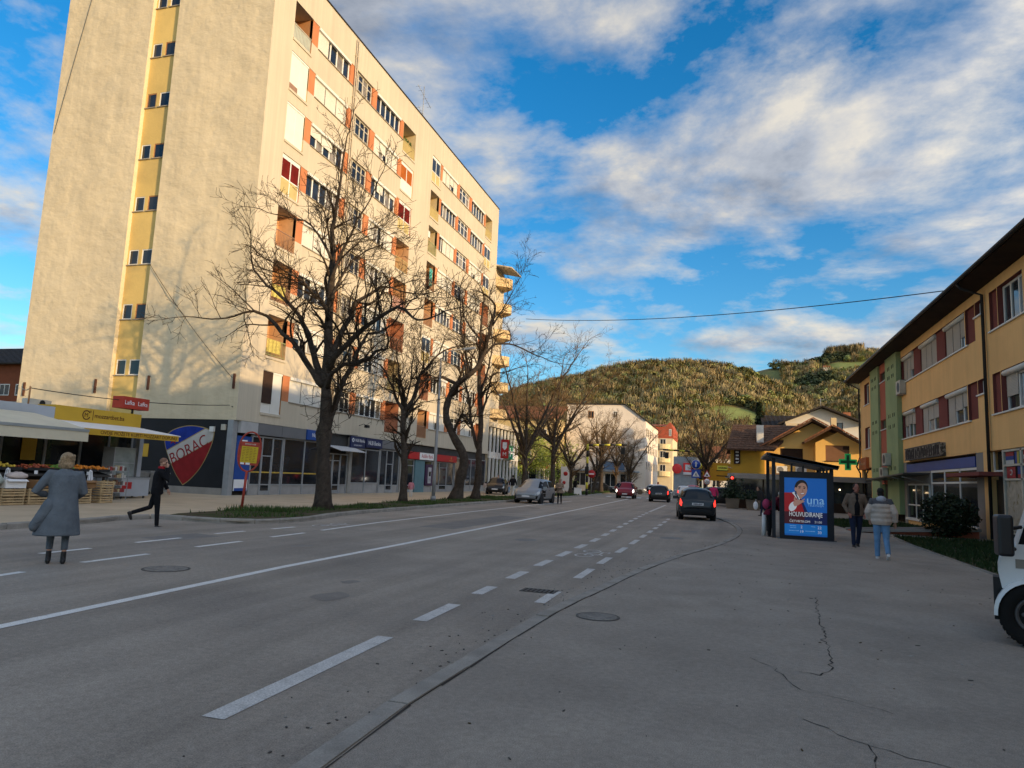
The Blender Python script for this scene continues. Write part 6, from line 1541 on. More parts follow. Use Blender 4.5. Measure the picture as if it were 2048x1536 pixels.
# red double sign
t = empty('kiosk_sign', (-25.7, 25.6, 3.72)); tag(t, 'red box sign reading Lafka on the kiosk roof', 'sign')
mb = MB(); mb.tube([(0, 0, 0), (0, 0, .25)], .05, 6); mb.build('post', metal_dk, t); mb = MB(); mb.box(-.4, .18, -.75, .75, .22, .74); mb.build('box', M('lafka_red', (.42, .045, .025), .5, .3, var=.08), t)
for dy in (-.37, .37): text('Lafka', .27, (.186, dy, .47), (0, 1, 0), (0, 0, 1), sign_white, t)
t = empty('air_conditioner', (-26.6, 21.7, 3.62)); tag(t, 'grey air conditioner lying on the kiosk roof', 'air conditioner', 'outdoor air conditioning units')
mb = MB(); mb.box(-.2, .15, -.5, .5, 0, .3); mb.build('casing', pvc_old, t); mb = MB(); mb.lathe((.152, .1, .15), (1, 0, 0), [(0, .13), (.01, .13), (.01, .1), (.002, .1)], 14); mb.build('fan_grille', metal_dk, t)
t = empty('cable_post', (-26.2, 21.0, 3.62)); tag(t, 'thin iron cable post on the kiosk roof', 'post'); mb = MB(); mb.tube([(0, 0, 0), (0, 0, .75)], .035, 6); mb.build('pole', rust_brown, t)
# fruit stands
woodc = M('crate_wood', (.46, .33, .18), .85, .2, var=.2, scale=5); card = M('carton_brown', (.27, .155, .075), .9, .1, var=.15, scale=3)
def crate_mesh(L, W, H, rows):
    slats, ends = [], []
    for i in range(rows):
        z = .02+i*(H-.02)/rows; h = (H-.02)/rows*.62
        slats.append((W/2-.008, W/2, -L/2, L/2, z, z+h)); slats.append((-W/2, -W/2+.008, -L/2, L/2, z, z+h))
        slats.append((-W/2+.01, W/2-.01, -L/2, -L/2+.008, z, z+h)); slats.append((-W/2+.01, W/2-.01, L/2-.008, L/2, z, z+h))
    return slats
_slat_cache = {}
def crate(x, y, z, L, W, H, label, rows=3):
    t = empty('wooden_crate', (x, y, z)); tag(t, label, 'crate', 'slatted fruit crates')
    for b in crate_mesh(L, W, H, rows):
        key = (L, W, H, rows, b)
        if key not in _slat_cache:
            mb = MB(); mb.box(*b); me = mb.data('slat'); me.materials.append(woodc); _slat_cache[key] = me
        link('slat', _slat_cache[key], t)
    mb = MB()
    for sx in (-1, 1):
        for sy in (-1, 1): mb.box(sx*(W/2-.03)-.02, sx*(W/2-.03)+.02, sy*(L/2-.03)-.02, sy*(L/2-.03)+.02, 0, H)
    mb.box(-W/2+.01, W/2-.01, -L/2+.01, L/2-.01, .01, .02); mb.build('corner_posts', woodc, t)
    return t
lv = ['bottom', 'second', 'third', 'fourth']
stk = [(-22.0, 16.35, 2, 'in the crate stack at the left picture edge'), (-21.95, 17.3, 2, 'in the crate stack left of the woman in grey'), (-21.9, 18.2, 2, 'in the crate stack half behind the woman in grey'), (-21.85, 19.75, 2, 'in the wide stack under the brown carton'), (-21.8, 20.75, 3, 'in the tallest crate stack, nearest the phoning man')]
for x, y, n_, lab in stk:
    for k in range(n_): crate(x+random.Random(int(y*10)+k).uniform(-.02, .02), y, .07+k*.27, .8 if n_ == 2 else .55, .5, .27, lv[k] + ' pale slatted crate ' + lab)
def carton(x, y, z, w, l, h, label, m_=card):
    t = empty('carton', (x, y, z)); tag(t, label, 'carton', 'cartons on the fruit crates')
    mb = MB(); mb.box(-w/2, -w/2+.01, -l/2, l/2, 0, h); mb.box(w/2-.01, w/2, -l/2, l/2, 0, h); mb.box(-w/2+.01, w/2-.01, -l/2, -l/2+.01, 0, h); mb.box(-w/2+.01, w/2-.01, l/2-.01, l/2, 0, h); mb.box(-w/2+.01, w/2-.01, -l/2+.01, l/2-.01, 0, .01); mb.build('box', m_, t)
    mb = MB(); mb.obox((w/2+.05, 0, h-.03), (.06, 0, -.03), (0, l/2-.01, 0), (0, 0, .004)); mb.build('flap', m_, t)
carton(-21.85, 19.85, .61, .5, .85, .26, 'brown carton on the wide crate stack right of the woman'); carton(-21.9, 18.35, .61, .5, .6, .26, 'brown carton half hidden behind the woman in grey')
carton(-21.95, 17.35, .61, .5, .7, .28, 'white printed carton with a sack on the crates', sign_white)
sack = M('sack_pale', (.42, .47, .42), .9, .1, var=.2, scale=5)
def lumpy(name, c, rx, ry, rz, mat, label, cat, seed, parent=None):
    t = empty(name, c); tag(t, label, cat); mb = MB(); n, m_ = 14, 9; rr = random.Random(seed); vs = []
    for j in range(m_):
        v = PI*j/(m_-1)-PI/2
        for i in range(n):
            a = 2*PI*i/n; d = 1+.18*mnoise.noise((math.cos(a)*1.5+seed, math.sin(a)*1.5, v*1.5)); vs.append((rx*math.cos(a)*math.cos(v)*d, ry*math.sin(a)*math.cos(v)*d, rz*(1+math.sin(v))*d))
    mb.mesh(vs, [(j*n+i, j*n+(i+1) % n, (j+1)*n+(i+1) % n, (j+1)*n+i) for j in range(m_-1) for i in range(n)], 0, True); mb.build('body', mat, t); return t
lumpy('sack', (-21.95, 16.5, .62), .4, .55, .24, sack, 'pale green plastic sack bulging on the left crates', 'sack', 3); lumpy('sack', (-21.9, 17.5, .88), .25, .35, .12, M('sack_pink', (.5, .42, .38), .9, .1, var=.2), 'pinkish crumpled sack on the white carton', 'sack', 5)
tb = empty('fruit_table', (0, 0, 0)); tag(tb, 'long dark fruit display table under the cream awning', 'table')
mb = MB(); mb.obox((-23.3, 17.0, 1.12), (.55, 0, -.12), (0, 5.0, 0), (0, 0, .03)); mb.build('top', M('table_dark', (.05, .045, .04), .8, .2, var=.2), tb)
for y in (12.5, 15, 17.5, 20, 21.8):
    for x in (-23.75, -22.9): boxobj('leg', metal_dk, tb, x-.03, x+.03, y-.03, y+.03, .07, 1.05)
boxobj('skirt', interior, tb, -23.74, -23.72, 12.2, 22.0, .1, 1.05)
_ball = {}
def ball(mat, r):
    k = (mat.name, r)
    if k not in _ball:
        mb = MB(); n, m_ = 8, 5; vs = []
        for j in range(m_):
            v = PI*j/(m_-1)-PI/2
            for i in range(n): a = 2*PI*i/n; vs.append((r*math.cos(a)*math.cos(v), r*math.sin(a)*math.cos(v), r*math.sin(v)))
        mb.mesh(vs, [(j*n+i, j*n+(i+1) % n, (j+1)*n+(i+1) % n, (j+1)*n+i) for j in range(m_-1) for i in range(n)], 0, True); me = mb.data('fruit'); me.materials.append(mat); _ball[k] = me
    return _ball[k]
f_red = M('fruit_red', (.42, .02, .02), .35, .4, var=.25, scale=9); f_org = M('fruit_orange', (.68, .22, .02), .4, .4, var=.15, scale=9); f_yel = M('fruit_yellow', (.6, .42, .05), .4, .4); f_grn = M('fruit_green', (.16, .3, .05), .4, .4)
f_apl = M('fruit_apple', (.40, .09, .04), .4, .4, var=.3, scale=12)
rr = random.Random(14)
for (y0, y1, mat, r_, nm, lab) in ((14.5, 15.6, f_red, .05, 'pepper', 'red peppers'), (15.9, 17.3, f_red, .05, 'tomato', 'red tomatoes'), (17.5, 18.4, f_yel, .05, 'lemon', 'yellow lemons'), (18.6, 19.8, f_apl, .045, 'apple', 'red apples'), (19.9, 20.6, f_grn, .045, 'green_apple', 'green apples'), (20.7, 21.4, f_org, .055, 'orange', 'oranges'), (21.5, 22.0, f_org, .05, 'mandarin', 'mandarins')):
    t = empty('fruit_tray', (-23.25, (y0+y1)/2, 1.16)); tag(t, 'shallow tray heaped with ' + lab + ' on the stall', 'fruit tray', 'trays of fruit on the stall')
    mb = MB(); L = (y1-y0)/2
    mb.box(-.4, .42, -L, L, 0, .02); mb.box(.4, .42, -L, L, .02, .1); mb.box(-.4, -.38, -L, L, .02, .16); mb.build('tray', metal_dk, t)
    for i in range(46):
        y = rr.uniform(-L+.06, L-.06); x = rr.uniform(-.33, .35); o = link(nm, ball(mat, r_), t); o.location = (x, y, .07+.10*(1-abs(y)/L)*rr.uniform(.5, 1.4)+.03*(x < 0)); o.rotation_euler = (rr.uniform(0, 6), rr.uniform(0, 6), 0)
for y in (18.9, 19.5, 20.3, 21.0):
    t = empty('price_tag', (-22.82, y, 1.02)); tag(t, 'small white price card clipped to the stall front, ' + {18.9: 'far left one', 19.5: 'second from left', 20.3: 'third from left', 21.0: 'rightmost one'}[y], 'price tag', 'price cards on the stall'); mb = MB(); mb.box(0, .01, -.06, .06, 0, .14); mb.build('card', sign_white, t)
bagm = M('plastic_white', (.75, .77, .8), .4, .4, var=.05)
for y, lab in ((17.75, 'white plastic bags hanging left of the woman in grey'), (20.95, 'white plastic bags hanging right of the woman in grey')):
    t = empty('bag_bunch', (-22.65, y, .72)); tag(t, lab, 'plastic bags'); mb = MB()
    for i in range(7):
        a = -.13+i*.045; d = .03*math.sin(i*2.2); mb.poly([(d, a, .0+.05*math.sin(i)), (-d, a+.05, .03), (-d*.5, a*.5+.02, .48), (d*.5, a*.45, .5)])
    mb.tube([(0, 0, .44), (0, 0, .52)], [.05, .012], 6); mb.build('sheets', bagm, t)
# goods shelf and chest freezer
t = empty('goods_rack', (-23.2, 22.5, .07)); tag(t, 'wire rack of small packets at the end of the fruit table', 'rack')
pk = [M('packet_%d' % i, c, .5, .3) for i, c in enumerate(((.3, .05, .05), (.45, .35, .2), (.12, .1, .09), (.5, .48, .45), (.2, .1, .06)))]
for k in range(4): boxobj('shelf', steel, t, -.3, .3, -.5, .5, .3+k*.28, .315+k*.28)
for sx in (-.28, .28):
    for sy in (-.48, .48): boxobj('upright', steel, t, sx-.012, sx+.012, sy-.012, sy+.012, 0, 1.3)
for k in range(4):
    for i in range(8): h = rr.uniform(.1, .2); boxobj('packet', pk[rr.randrange(5)], t, .05, .22, -.46+i*.115, -.37+i*.115, .316+k*.28, .316+k*.28+h)
t = empty('chest_freezer', (-24.3, 24.4, .07)); tag(t, 'grey chest freezer on wheels under the kiosk canopy', 'freezer')
mb = MB(); mb.box(-.4, .4, -.75, .75, .1, .8); mb.build('cabinet', k_grey, t); mb = MB(); mb.box(-.41, .42, -.76, .76, .8, .88); mb.build('rim', steel, t); mb = MB(); mb.box(-.36, .36, -.7, .7, .88, .9); mb.build('lid', glass_d, t)
mb = MB(); mb.box(.401, .41, -.7, -.2, .4, .68); mb.build('red_label', sign_red, t)
for sx in (-.3, .3):
    for sy in (-.6, .6): mb = MB(); mb.lathe((sx-.02, sy, .05), (1, 0, 0), [(0, .05), (.04, .05)], 10); mb.build('wheel', metal_dk, t)
t = empty('glass_showcase', (-24.4, 23.9, .97)); tag(t, 'glass showcase standing on the chest freezer', 'showcase'); mb = MB()
for b in ((-.3, .3, -.55, -.52, 0, 1.2), (-.3, .3, .52, .55, 0, 1.2), (-.3, .3, -.52, .52, 1.17, 1.2), (-.3, .3, -.52, .52, .55, .58)): mb.box(*b)
mb.build('frame', steel, t); mb = MB(); mb.box(.27, .28, -.52, .52, 0, 1.17); mb.build('pane', M('glass_pale', (.25, .28, .27), .1, .6, var=.3, scale=2), t)
for x, y, lab in ((-26.95, 27.2, 'grey wheeled rubbish container left of the phoning man'), (-26.95, 28.5, 'grey wheeled rubbish container right of the phoning man')):
    t = empty('rubbish_container', (x, y, .07)); tag(t, lab, 'rubbish container', 'wheeled rubbish containers'); cm = M('container_grey', (.20, .20, .19), .6, .3, var=.2)
    mb = MB(); mb.mesh([(-.38, -.5, .15), (.38, -.5, .15), (.38, .5, .15), (-.38, .5, .15), (-.48, -.62, 1.0), (.48, -.62, 1.0), (.48, .62, 1.0), (-.48, .62, 1.0)], [(0, 3, 2, 1), (4, 5, 6, 7), (0, 1, 5, 4), (1, 2, 6, 5), (2, 3, 7, 6), (3, 0, 4, 7)]); mb.build('tub', cm, t)
    mb = MB(); mb.box(-.5, .5, -.65, .65, 1.0, 1.06); mb.box(-.35, .35, -.5, .5, 1.06, 1.12); mb.build('lid', cm, t)
    for sx in (-.3, .3):
        for sy in (-.42, .42): mb = MB(); mb.lathe((sx-.025, sy, .075), (1, 0, 0), [(0, .075), (.05, .075)], 12); mb.build('wheel', metal_dk, t)
boxobj('wall_poster', k_yel, tower, -30.6, -30.15, TY0-.004, TY0+.018, 1.9, 2.6)

# ------------------------------------------------------------------ street furniture
s_red = M('paint_red_faded', (.36, .05, .03), .6, .3, var=.2, scale=8)
t = empty('bus_stop_sign', (-15.95, 21.0, .1)); tag(t, 'leaning red bus stop pole with oval ring and yellow timetable', 'bus stop sign')
t.rotation_euler = (0, math.radians(3.5), math.radians(0))
mb = MB(); mb.tube([(0, 0, 0), (0, 0, 1.35)], .045, 8); mb.build('pole', s_red, t)
R_ = Vector((.80, .60, 0))
mb = MB(); n = 32; pts = []
for k in range(n+1):
    a = 2*PI*k/n; x, z = .36*math.cos(a), math.sin(a); z = math.copysign(abs(z)**.8, z)*.68; pts.append(R_*x+Vector((0, 0, 2.02+z)))
mb.tube(pts, .03, 7, cap=False); mb.build('ring', s_red, t)
def plate(mb, x0, x1, z0, z1, d=.012, off=0.0):
    n_ = Vector((R_.y, -R_.x, 0)); c = R_*((x0+x1)/2)+Vector((0, 0, (z0+z1)/2))+n_*off; mb.obox(c, R_*((x1-x0)/2), n_*d, (0, 0, (z1-z0)/2))
mb = MB(); plate(mb, -.33, .33, 1.56, 2.36); mb.build('board', s_red, t)
mb = MB(); plate(mb, -.27, .27, 1.64, 2.2, .003, .016); mb.build('timetable', M('timetable_yellow', (.55, .40, .03), .7, .2, var=.1), t)
mb = MB(); rr = random.Random(2)
for k in range(9):
    for q in range(4): x = -.23+q*.12; plate(mb, x, x+rr.uniform(.05, .1), 2.14-k*.055, 2.152-k*.055, .001, .0205)
mb.build('print', M('print_dark_red', (.20, .06, .03), .8), t)
mb = MB(); plate(mb, -.25, -.13, 1.575, 1.635, .002, .0165); plate(mb, -.08, .06, 1.575, 1.64, .002, .0165); mb.build('sticker', sign_white, t)
n_ = Vector((R_.y, -R_.x, 0)); scribble(.36, .05, 9, R_*.0+Vector((0, 0, 2.28))+n_*.016, R_, (0, 0, 1), M('faded_white', (.5, .4, .35), .7), t, seed=6)
def galv(): return M('galvanised', (.26, .26, .255), .55, .4, metal=.2, var=.15, scale=2)
t = empty('lamp_post', (-15.9, 37.6, .1)); tag(t, 'slim grey street lamp post between the first two street trees', 'lamp post')
mb = MB(); mb.tube([(0, 0, 0), (0, 0, 1.3), (0, 0, 8.2)], [.11, .10, .055], 10); mb.build('pole', galv(), t); mb = MB(); mb.tube([(0, 0, 0), (0, 0, .3)], .16, 10); mb.build('base', galv(), t)
mb = MB(); mb.tube([(0, 0, 8.1), (.5, 0, 8.6), (1.5, 0, 8.75)], .035, 6); mb.build('arm', galv(), t); mb = MB(); mb.obox((1.75, 0, 8.74), (.32, 0, .03), (0, .11, 0), (0, 0, .06)); mb.build('lamp_head', steel, t)
# yellow and black masts with arms over the road
yb1 = M('mast_yellow', (.55, .50, .05), .5, .3, var=.1); yb2 = M('mast_black', (.015, .015, .014), .5, .3)
def mast(x, y, h, L, dirx, label):
    t = empty('signal_mast', (x, y, .1)); tag(t, label, 'signal mast', 'yellow and black masts over the road')
    n = 8
    for k in range(n): mb = MB(); mb.tube([(0, 0, h*k/n), (0, 0, h*(k+1)/n)], .13, 10); mb.build('mast_band', yb1 if k % 2 else yb2, t)
    n = 7
    for k in range(n): mb = MB(); mb.tube([(dirx*L*k/n, 0, h-.1+.02*k), (dirx*L*(k+1)/n, 0, h-.1+.02*(k+1))], .10, 8); mb.build('arm_band', yb1 if k % 2 else yb2, t)
    mb = MB(); mb.box(-.2, .2, -.28, -.13, 2.2, 3.0); mb.build('signal_box', yb2, t)
    mb = MB(); mb.box(dirx*L*.9-.2, dirx*L*.9+.2, -.2, .2, h-.95, h-.25); mb.build('signal_head', yb2, t)
mast(-14.3, 75.2, 5.4, 4.2, 1, 'yellow and black mast with arm on the far left pavement'); mast(-2.9, 83.5, 5.4, 4.2, -1, 'yellow and black mast with arm right of the road')
def road_sign(x, y, label, build, h=3.0, polem=None, name='road_sign'):
    t = empty(name, (x, y, PZ)); tag(t, label, 'road sign', 'road signs'); mb = MB(); mb.tube([(0, 0, 0), (0, 0, h)], .03, 7); mb.build('pole', polem or galv(), t); build(t); return t
def disc(t, z, r, mat, name='plate', y=-.05, n=28):
    mb = MB(); mb.lathe((0, y, z), (0, -1, 0), [(0, r), (.012, r), (.012, .001)], n); mb.build(name, mat, t)
def tri(t, z, r, mat, name, y):
    mb = MB(); mb.prism([(r*math.cos(PI/2+k*2*PI/3), z+r*math.sin(PI/2+k*2*PI/3)) for k in range(3)], (0, y, 0), (1, 0, 0), (0, 0, 1), (0, -.01, 0)); mb.build(name, mat, t, fix=True)
s_blu = M('sign_traffic_blue', (.015, .07, .40), .4, .4, var=.04)
def b1(t):
    disc(t, 3.6, .45, sign_white, 'rim'); disc(t, 3.6, .42, s_blu, 'plate', -.062); mb = MB(); mb.box(-.05, .05, -.08, -.075, 3.36, 3.76); mb.prism([(-.13, 3.68), (.13, 3.68), (0, 3.92)], (0, -.075, 0), (1, 0, 0), (0, 0, 1), (0, -.005, 0)); mb.build('arrow', sign_white, t, fix=True)
    mb = MB(); mb.box(-.42, .42, -.06, -.05, 2.3, 3.12); mb.build('plate', s_blu, t); tri(t, 2.62, .38, sign_white, 'triangle', -.062)
    mb = MB(); mb.tube([(0, -.08, 2.78), (.02, -.08, 2.66)], .035, 6); mb.tube([(0, -.08, 2.66), (-.09, -.08, 2.5)], .025, 5); mb.tube([(.02, -.08, 2.66), (.1, -.08, 2.5)], .025, 5); mb.build('walker', black_p, t)
road_sign(-2.95, 72.0, 'blue arrow and pedestrian crossing signs on one pole by the bare tree', b1, 4.0)
def b2(t):
    tri(t, 2.55, .42, sign_red, 'rim', -.05); tri(t, 2.55, .30, sign_white, 'triangle', -.062); mb = MB(); mb.box(-.1, .1, -.08, -.075, 2.46, 2.58); mb.build('mark', black_p, t)
    disc(t, 1.95, .3, sign_red, 'rim'); disc(t, 1.95, .24, sign_white, 'plate', -.062); text('30', .3, (0, -.077, 1.95), (1, 0, 0), (0, 0, 1), black_p, t)
road_sign(-1.75, 66.0, 'warning triangle above round speed limit 30 sign', b2, 2.8)
def b3(t):
    disc(t, 2.35, .45, sign_red, 'plate'); mb = MB(); mb.box(-.3, .3, -.075, -.068, 2.28, 2.42); mb.build('bar', sign_white, t)
road_sign(-14.6, 79.5, 'round red no entry sign near the yellow mast', b3, 2.5)
t = empty('direction_board', (-1.4, 84.0, PZ)); tag(t, 'large yellow direction board behind the blue signs', 'road sign', 'road signs')
for x in (-1.2, 1.4): mb = MB(); mb.tube([(x, 0, 0), (x, 0, 3.6)], .05, 6); mb.build('pole', galv(), t)
mb = MB(); mb.box(-1.9, 2.1, -.1, -.04, 2.2, 4.2); mb.build('board', M('board_amber', (.50, .26, .02), .5, .3, var=.06), t); mb = MB(); mb.prism([(-1.2, 3.1), (-1.6, 3.4), (-1.2, 3.7)], (0, -.105, 0), (1, 0, 0), (0, 0, 1), (0, -.01, 0)); mb.box(-1.2, -.7, -.115, -.105, 3.32, 3.48); mb.box(.2, 1.7, -.115, -.105, 2.7, 2.8); mb.box(.2, 1.5, -.115, -.105, 3.3, 3.4); mb.build('arrow', black_p, t, fix=True)
t = empty('small_sign', (.1, 64.0, 3.0)); tag(t, 'small yellow hanging board at the mustard wing of the yellow house', 'sign'); mb = MB(); mb.box(-.95, -.1, 0, .1, 0, .4); mb.build('board', yb1, t); mb = MB(); mb.tube([(-.1, .05, .3), (.3, 3.0, .3)], .03, 5); mb.build('bracket', steel, t); scribble(.7, .14, 7, (-.52, -.006, .2), (1, 0, 0), (0, 0, 1), black_p, t, seed=4)
t = empty('traffic_light', (.35, 56.6, PZ)); tag(t, 'traffic light with red lamp lit at the terrace corner', 'traffic light')
mb = MB(); mb.tube([(0, 0, 0), (0, 0, 2.0)], .05, 8); mb.build('pole', galv(), t); mb = MB(); mb.box(-.15, .15, -.12, .1, 1.6, 2.4); mb.build('housing', yb2, t)
for k, (m_, e) in enumerate(((M('lamp_red', (.9, .03, .02), .4, .3, var=0, emit=4.0), 1), (yb2, 0), (yb2, 0))): mb = MB(); mb.lathe((0, -.12, 2.25-k*.25), (0, -1, 0), [(0, .1), (.02, .09), (.03, .02)], 14); mb.build('lamp', m_, t)
# overhead cables
def cable(p, q, sag, r, label):
    mb = MB(); p, q = Vector(p), Vector(q); pts = []
    for i in range(29): f = i/28; c = p.lerp(q, f); c.z -= sag*4*f*(1-f); pts.append(c)
    mb.tube(pts, r, 5, cap=False); o = mb.build('cable', metal_dk, None); tag(o, label, 'cable', 'overhead cables')
cable((8.6, 32.5, 10.05), (-15.9, 55.0, 14.6), .55, .022, 'overhead wire from the orange building eave to the far trees')
cable((-26.2, 21.0, 4.3), (-25.0, 31.2, 6.0-1.25), .2, .018, 'wire along the tower end wall from the kiosk roof post')
cable((-26.2, 21.0, 4.3), (-39.6, 31.2, 5.7), .15, .018, 'wire from kiosk roof post to the left tower edge')
cable((-31.35, 31.32, 12.7), (-25.0, 31.2, 6.2), .25, .016, 'slanting wire down the tower end wall to the corner')
cable((-39.9, 31.34, 21.5), (-38.0, 31.33, 31.4), -.1, .014, 'thin wire hanging on the left of the tower end wall')
cable((-24.95, 31.3, 4.7), (-24.5, 44.0, 4.05), .35, .022, 'loose cable drooping along the shop fascias')

# ------------------------------------------------------------------ bus shelter
sh = empty('bus_shelter', (0, 25.0, PZ)); tag(sh, 'dark steel bus shelter with sloping roof and lit poster end panel', 'bus shelter')
shm = M('shelter_dark', (.010, .013, .022), .45, .4, var=.2)
def at_(x, y, z): return (x, y, z)
for x, y in ((1.45, .05), (1.45, 3.6), (3.2, .05), (3.2, 3.6)):
    boxobj('post', shm, sh, x-.055, x+.055, y-.055, y+.055, 0, 2.62-(x-1.45)*.16)
mb = MB(); mb.obox((2.3, 1.8, 2.52), (1.08, 0, -.19), (0, 2.15, 0), (.008, 0, .045)); mb.build('roof', shm, sh)
mb = MB(); mb.prism([(1.24, 2.6), (1.36, 2.72), (3.4, 2.36), (3.34, 2.24)], (0, -.35, 0), (1, 0, 0), (0, 0, 1), (0, .06, 0)); mb.build('roof_fascia', shm, sh, fix=True)
boxobj('end_panel', shm, sh, 1.62, 3.23, -.12, .02, .02, 2.16)
for x in (2.0, 2.35, 2.86, 2.96, 3.06): boxobj('upright', shm, sh, x-.03, x+.03, -.03, .03, 2.16, 2.5-(x-1.45)*.16)
boxobj('back_glass', M('glass_smoked', (.02, .022, .025), .08, .6), sh, 3.2, 3.22, .12, 3.55, .3, 2.1)
boxobj('bench', M('bench_wood', (.16, .1, .06), .7, .2), sh, 2.75, 3.15, .4, 3.2, .42, .47)
for y in (.6, 3.0): boxobj('bench_leg', shm, sh, 2.9, 2.98, y-.03, y+.03, 0, .42)
boxobj('foot_plate', shm, sh, 1.55, 3.3, -.2, .1, 0.0, .02)
ps = empty('poster', (0, 0, 0)); ps.parent = sh
PE = .10
def pm(n_, c): return M('poster_' + n_, c, .35, .4, var=0, emit=PE)
p_bl, p_bl2, p_na, p_re, p_sk, p_wh, p_bk, p_hair, p_cy, p_mar = pm('blue', (.012, .14, .52)), pm('blue_low', (.012, .20, .60)), pm('navy', (.01, .02, .10)), pm('red', (.36, .014, .02)), pm('skin', (.50, .27, .20)), pm('white', (.75, .76, .76)), pm('black', (.008, .008, .012)), pm('hair', (.02, .014, .012)), pm('logo', (.30, .56, .80)), pm('maroon', (.07, .012, .02))
PX0, PX1, PZ0, PZ1 = 1.765, 3.035, .12, 1.96
def pt(u, v): return (PX0+(PX1-PX0)*u, PZ0+(PZ1-PZ0)*v)
lay = [0]
def patch(pts, mat, name='print'):
    lay[0] += 1; y = -.1215-lay[0]*.0007; mb = MB(); mb.poly([(*[pt(u, v)[0]], y, pt(u, v)[1]) for u, v in pts]); return mb.build(name, mat, ps)
def ell(cu, cv, ru, rv, a=0, n=26):
    asp = (PX1-PX0)/(PZ1-PZ0); out = []
    for k in range(n):
        t_ = 2*PI*k/n; x, y = ru*math.cos(t_), rv*math.sin(t_)/1.0; c, s = math.cos(a), math.sin(a); out.append((cu+(x*c-y*s), cv+(x*s+y*c)*asp))
    return out
patch([(0, 0), (1, 0), (1, 1), (0, 1)], p_bl, 'poster_sheet')
patch([(0, .2), (1, .2), (1, .40), (0, .42)], p_mar); patch([(.45, .2), (1, .2), (1, .41), (.5, .41)], p_na)
patch([(0, .03), (1, .03), (1, .195), (0, .195)], p_bl2)
patch([(0, .41), (.52, .41), (.47, .5), (.42, .62), (.3, .7), (.18, .74), (0, .735)], p_re); patch([(.42, .62), (.36, .66), (.47, .41), (.55, .41)], p_na)
patch([(.18, .74), (.24, .755), (.38, .65), (.34, .6)], p_wh); patch([(.24, .74), (.27, .74), (.35, .62), (.32, .62)], p_bk)
patch(ell(.40, .83, .155, .20, -.2), p_hair); patch(ell(.275, .80, .03, .05, 0), p_sk); patch(ell(.415, .79, .125, .185, -.18), p_sk)
patch([(.36, .70), (.46, .69), (.40, .63), (.34, .66)], p_sk)
patch(ell(.365, .825, .03, .012, .2), p_bk); patch(ell(.475, .82, .025, .012, -.2), p_bk); patch(ell(.365, .85, .04, .01, .25), p_hair); patch(ell(.475, .845, .035, .01, -.3), p_hair)
patch([(.43, .82), (.455, .76), (.42, .757)], pm('skin_shade', (.36, .17, .12))); patch(ell(.43, .725, .055, .026, .2), pm('lip', (.36, .1, .09))); patch(ell(.43, .728, .045, .014, .2), p_wh)
patch(ell(.20, .50, .085, .13, -.5), p_wh); patch([(.2, .56), (.28, .62), (.40, .61), (.48, .645), (.485, .63), (.44, .60), (.48, .60), (.47, .585), (.42, .57), (.32, .52), (.24, .50)], p_sk); patch([(.22, .6), (.24, .67), (.265, .665), (.27, .6)], p_sk)
def ptext(b, size, u, v, mat, sx=1.0, al='CENTER', sp=1.0): lay[0] += 1; x, z = pt(u, v); text(b, size, (x, -.1225-lay[0]*.0007, z), (1, 0, 0), (0, 0, 1), mat, ps, 'lettering', al, .0004, sx, 0, sp)
ptext('una', .36, .73, .615, p_cy, 1.05); ptext('una', .36, .733, .617, p_cy, 1.05); ptext('TELEVIZIJA', .1, .74, .53, p_cy, 1.0)
ptext('HOLIVUDIRANJE', .205, .5, .365, p_wh, .66); ptext('HOLIVUDIRANJE', .205, .502, .366, p_wh, .66)
ptext('ČETVRTKOM', .1, .36, .245, p_wh, 1.05); ptext('ČETVRTKOM', .1, .362, .246, p_wh, 1.05); ptext('21:00', .1, .79, .245, p_wh, 1.0)
for b, u, v in (('2', .40, .15), ('22', .82, .15), ('19', .40, .07), ('30', .82, .07)): ptext(b, .12, u, v, p_wh)
for n_k, (wd, u, v) in enumerate(((.19, .2, .165), (.19, .2, .135), (.3, .22, .085), (.13, .67, .165), (.3, .6, .085))): x_, z_ = pt(u, v); scribble(wd, .022, 9, (x_, -.123-lay[0]*.0007, z_), (1, 0, 0), (0, 0, 1), p_cy, ps, seed=n_k)
boxobj('poster_frame', shm, sh, PX0-.03, PX1+.03, -.135, -.1205, PZ1, PZ1+.03); boxobj('poster_frame', shm, sh, PX0-.03, PX1+.03, -.135, -.1205, PZ0-.03, PZ0); boxobj('poster_frame', shm, sh, PX0-.03, PX0, -.135, -.1205, PZ0, PZ1); boxobj('poster_frame', shm, sh, PX1, PX1+.03, -.135, -.1205, PZ0, PZ1)
# ramp by the shop
t = empty('entrance_ramp', (5.6, 33.0, PZ)); tag(t, 'brick-red ramp with pale edges between the two lawns', 'ramp')
mb = MB(); mb.mesh([(-.8, -1.2, .01), (3.6, -1.4, .01), (3.6, .0, .01), (-.8, .0, .01), (-.8, -1.2, .03), (3.6, -1.4, .3), (3.6, 0, .3), (-.8, 0, .03)], [(4, 5, 6, 7), (0, 1, 5, 4), (2, 3, 7, 6), (3, 0, 4, 7), (1, 2, 6, 5)]); mb.build('slab', r_red, t)
mb = MB(); mb.obox((1.4, -1.4, .19), (2.25, -.1, .14), (.005, .09, 0), (0, 0, .05)); mb.obox((1.4, .1, .19), (2.25, 0, .14), (0, .09, 0), (0, 0, .05)); mb.build('edge', concrete, t)
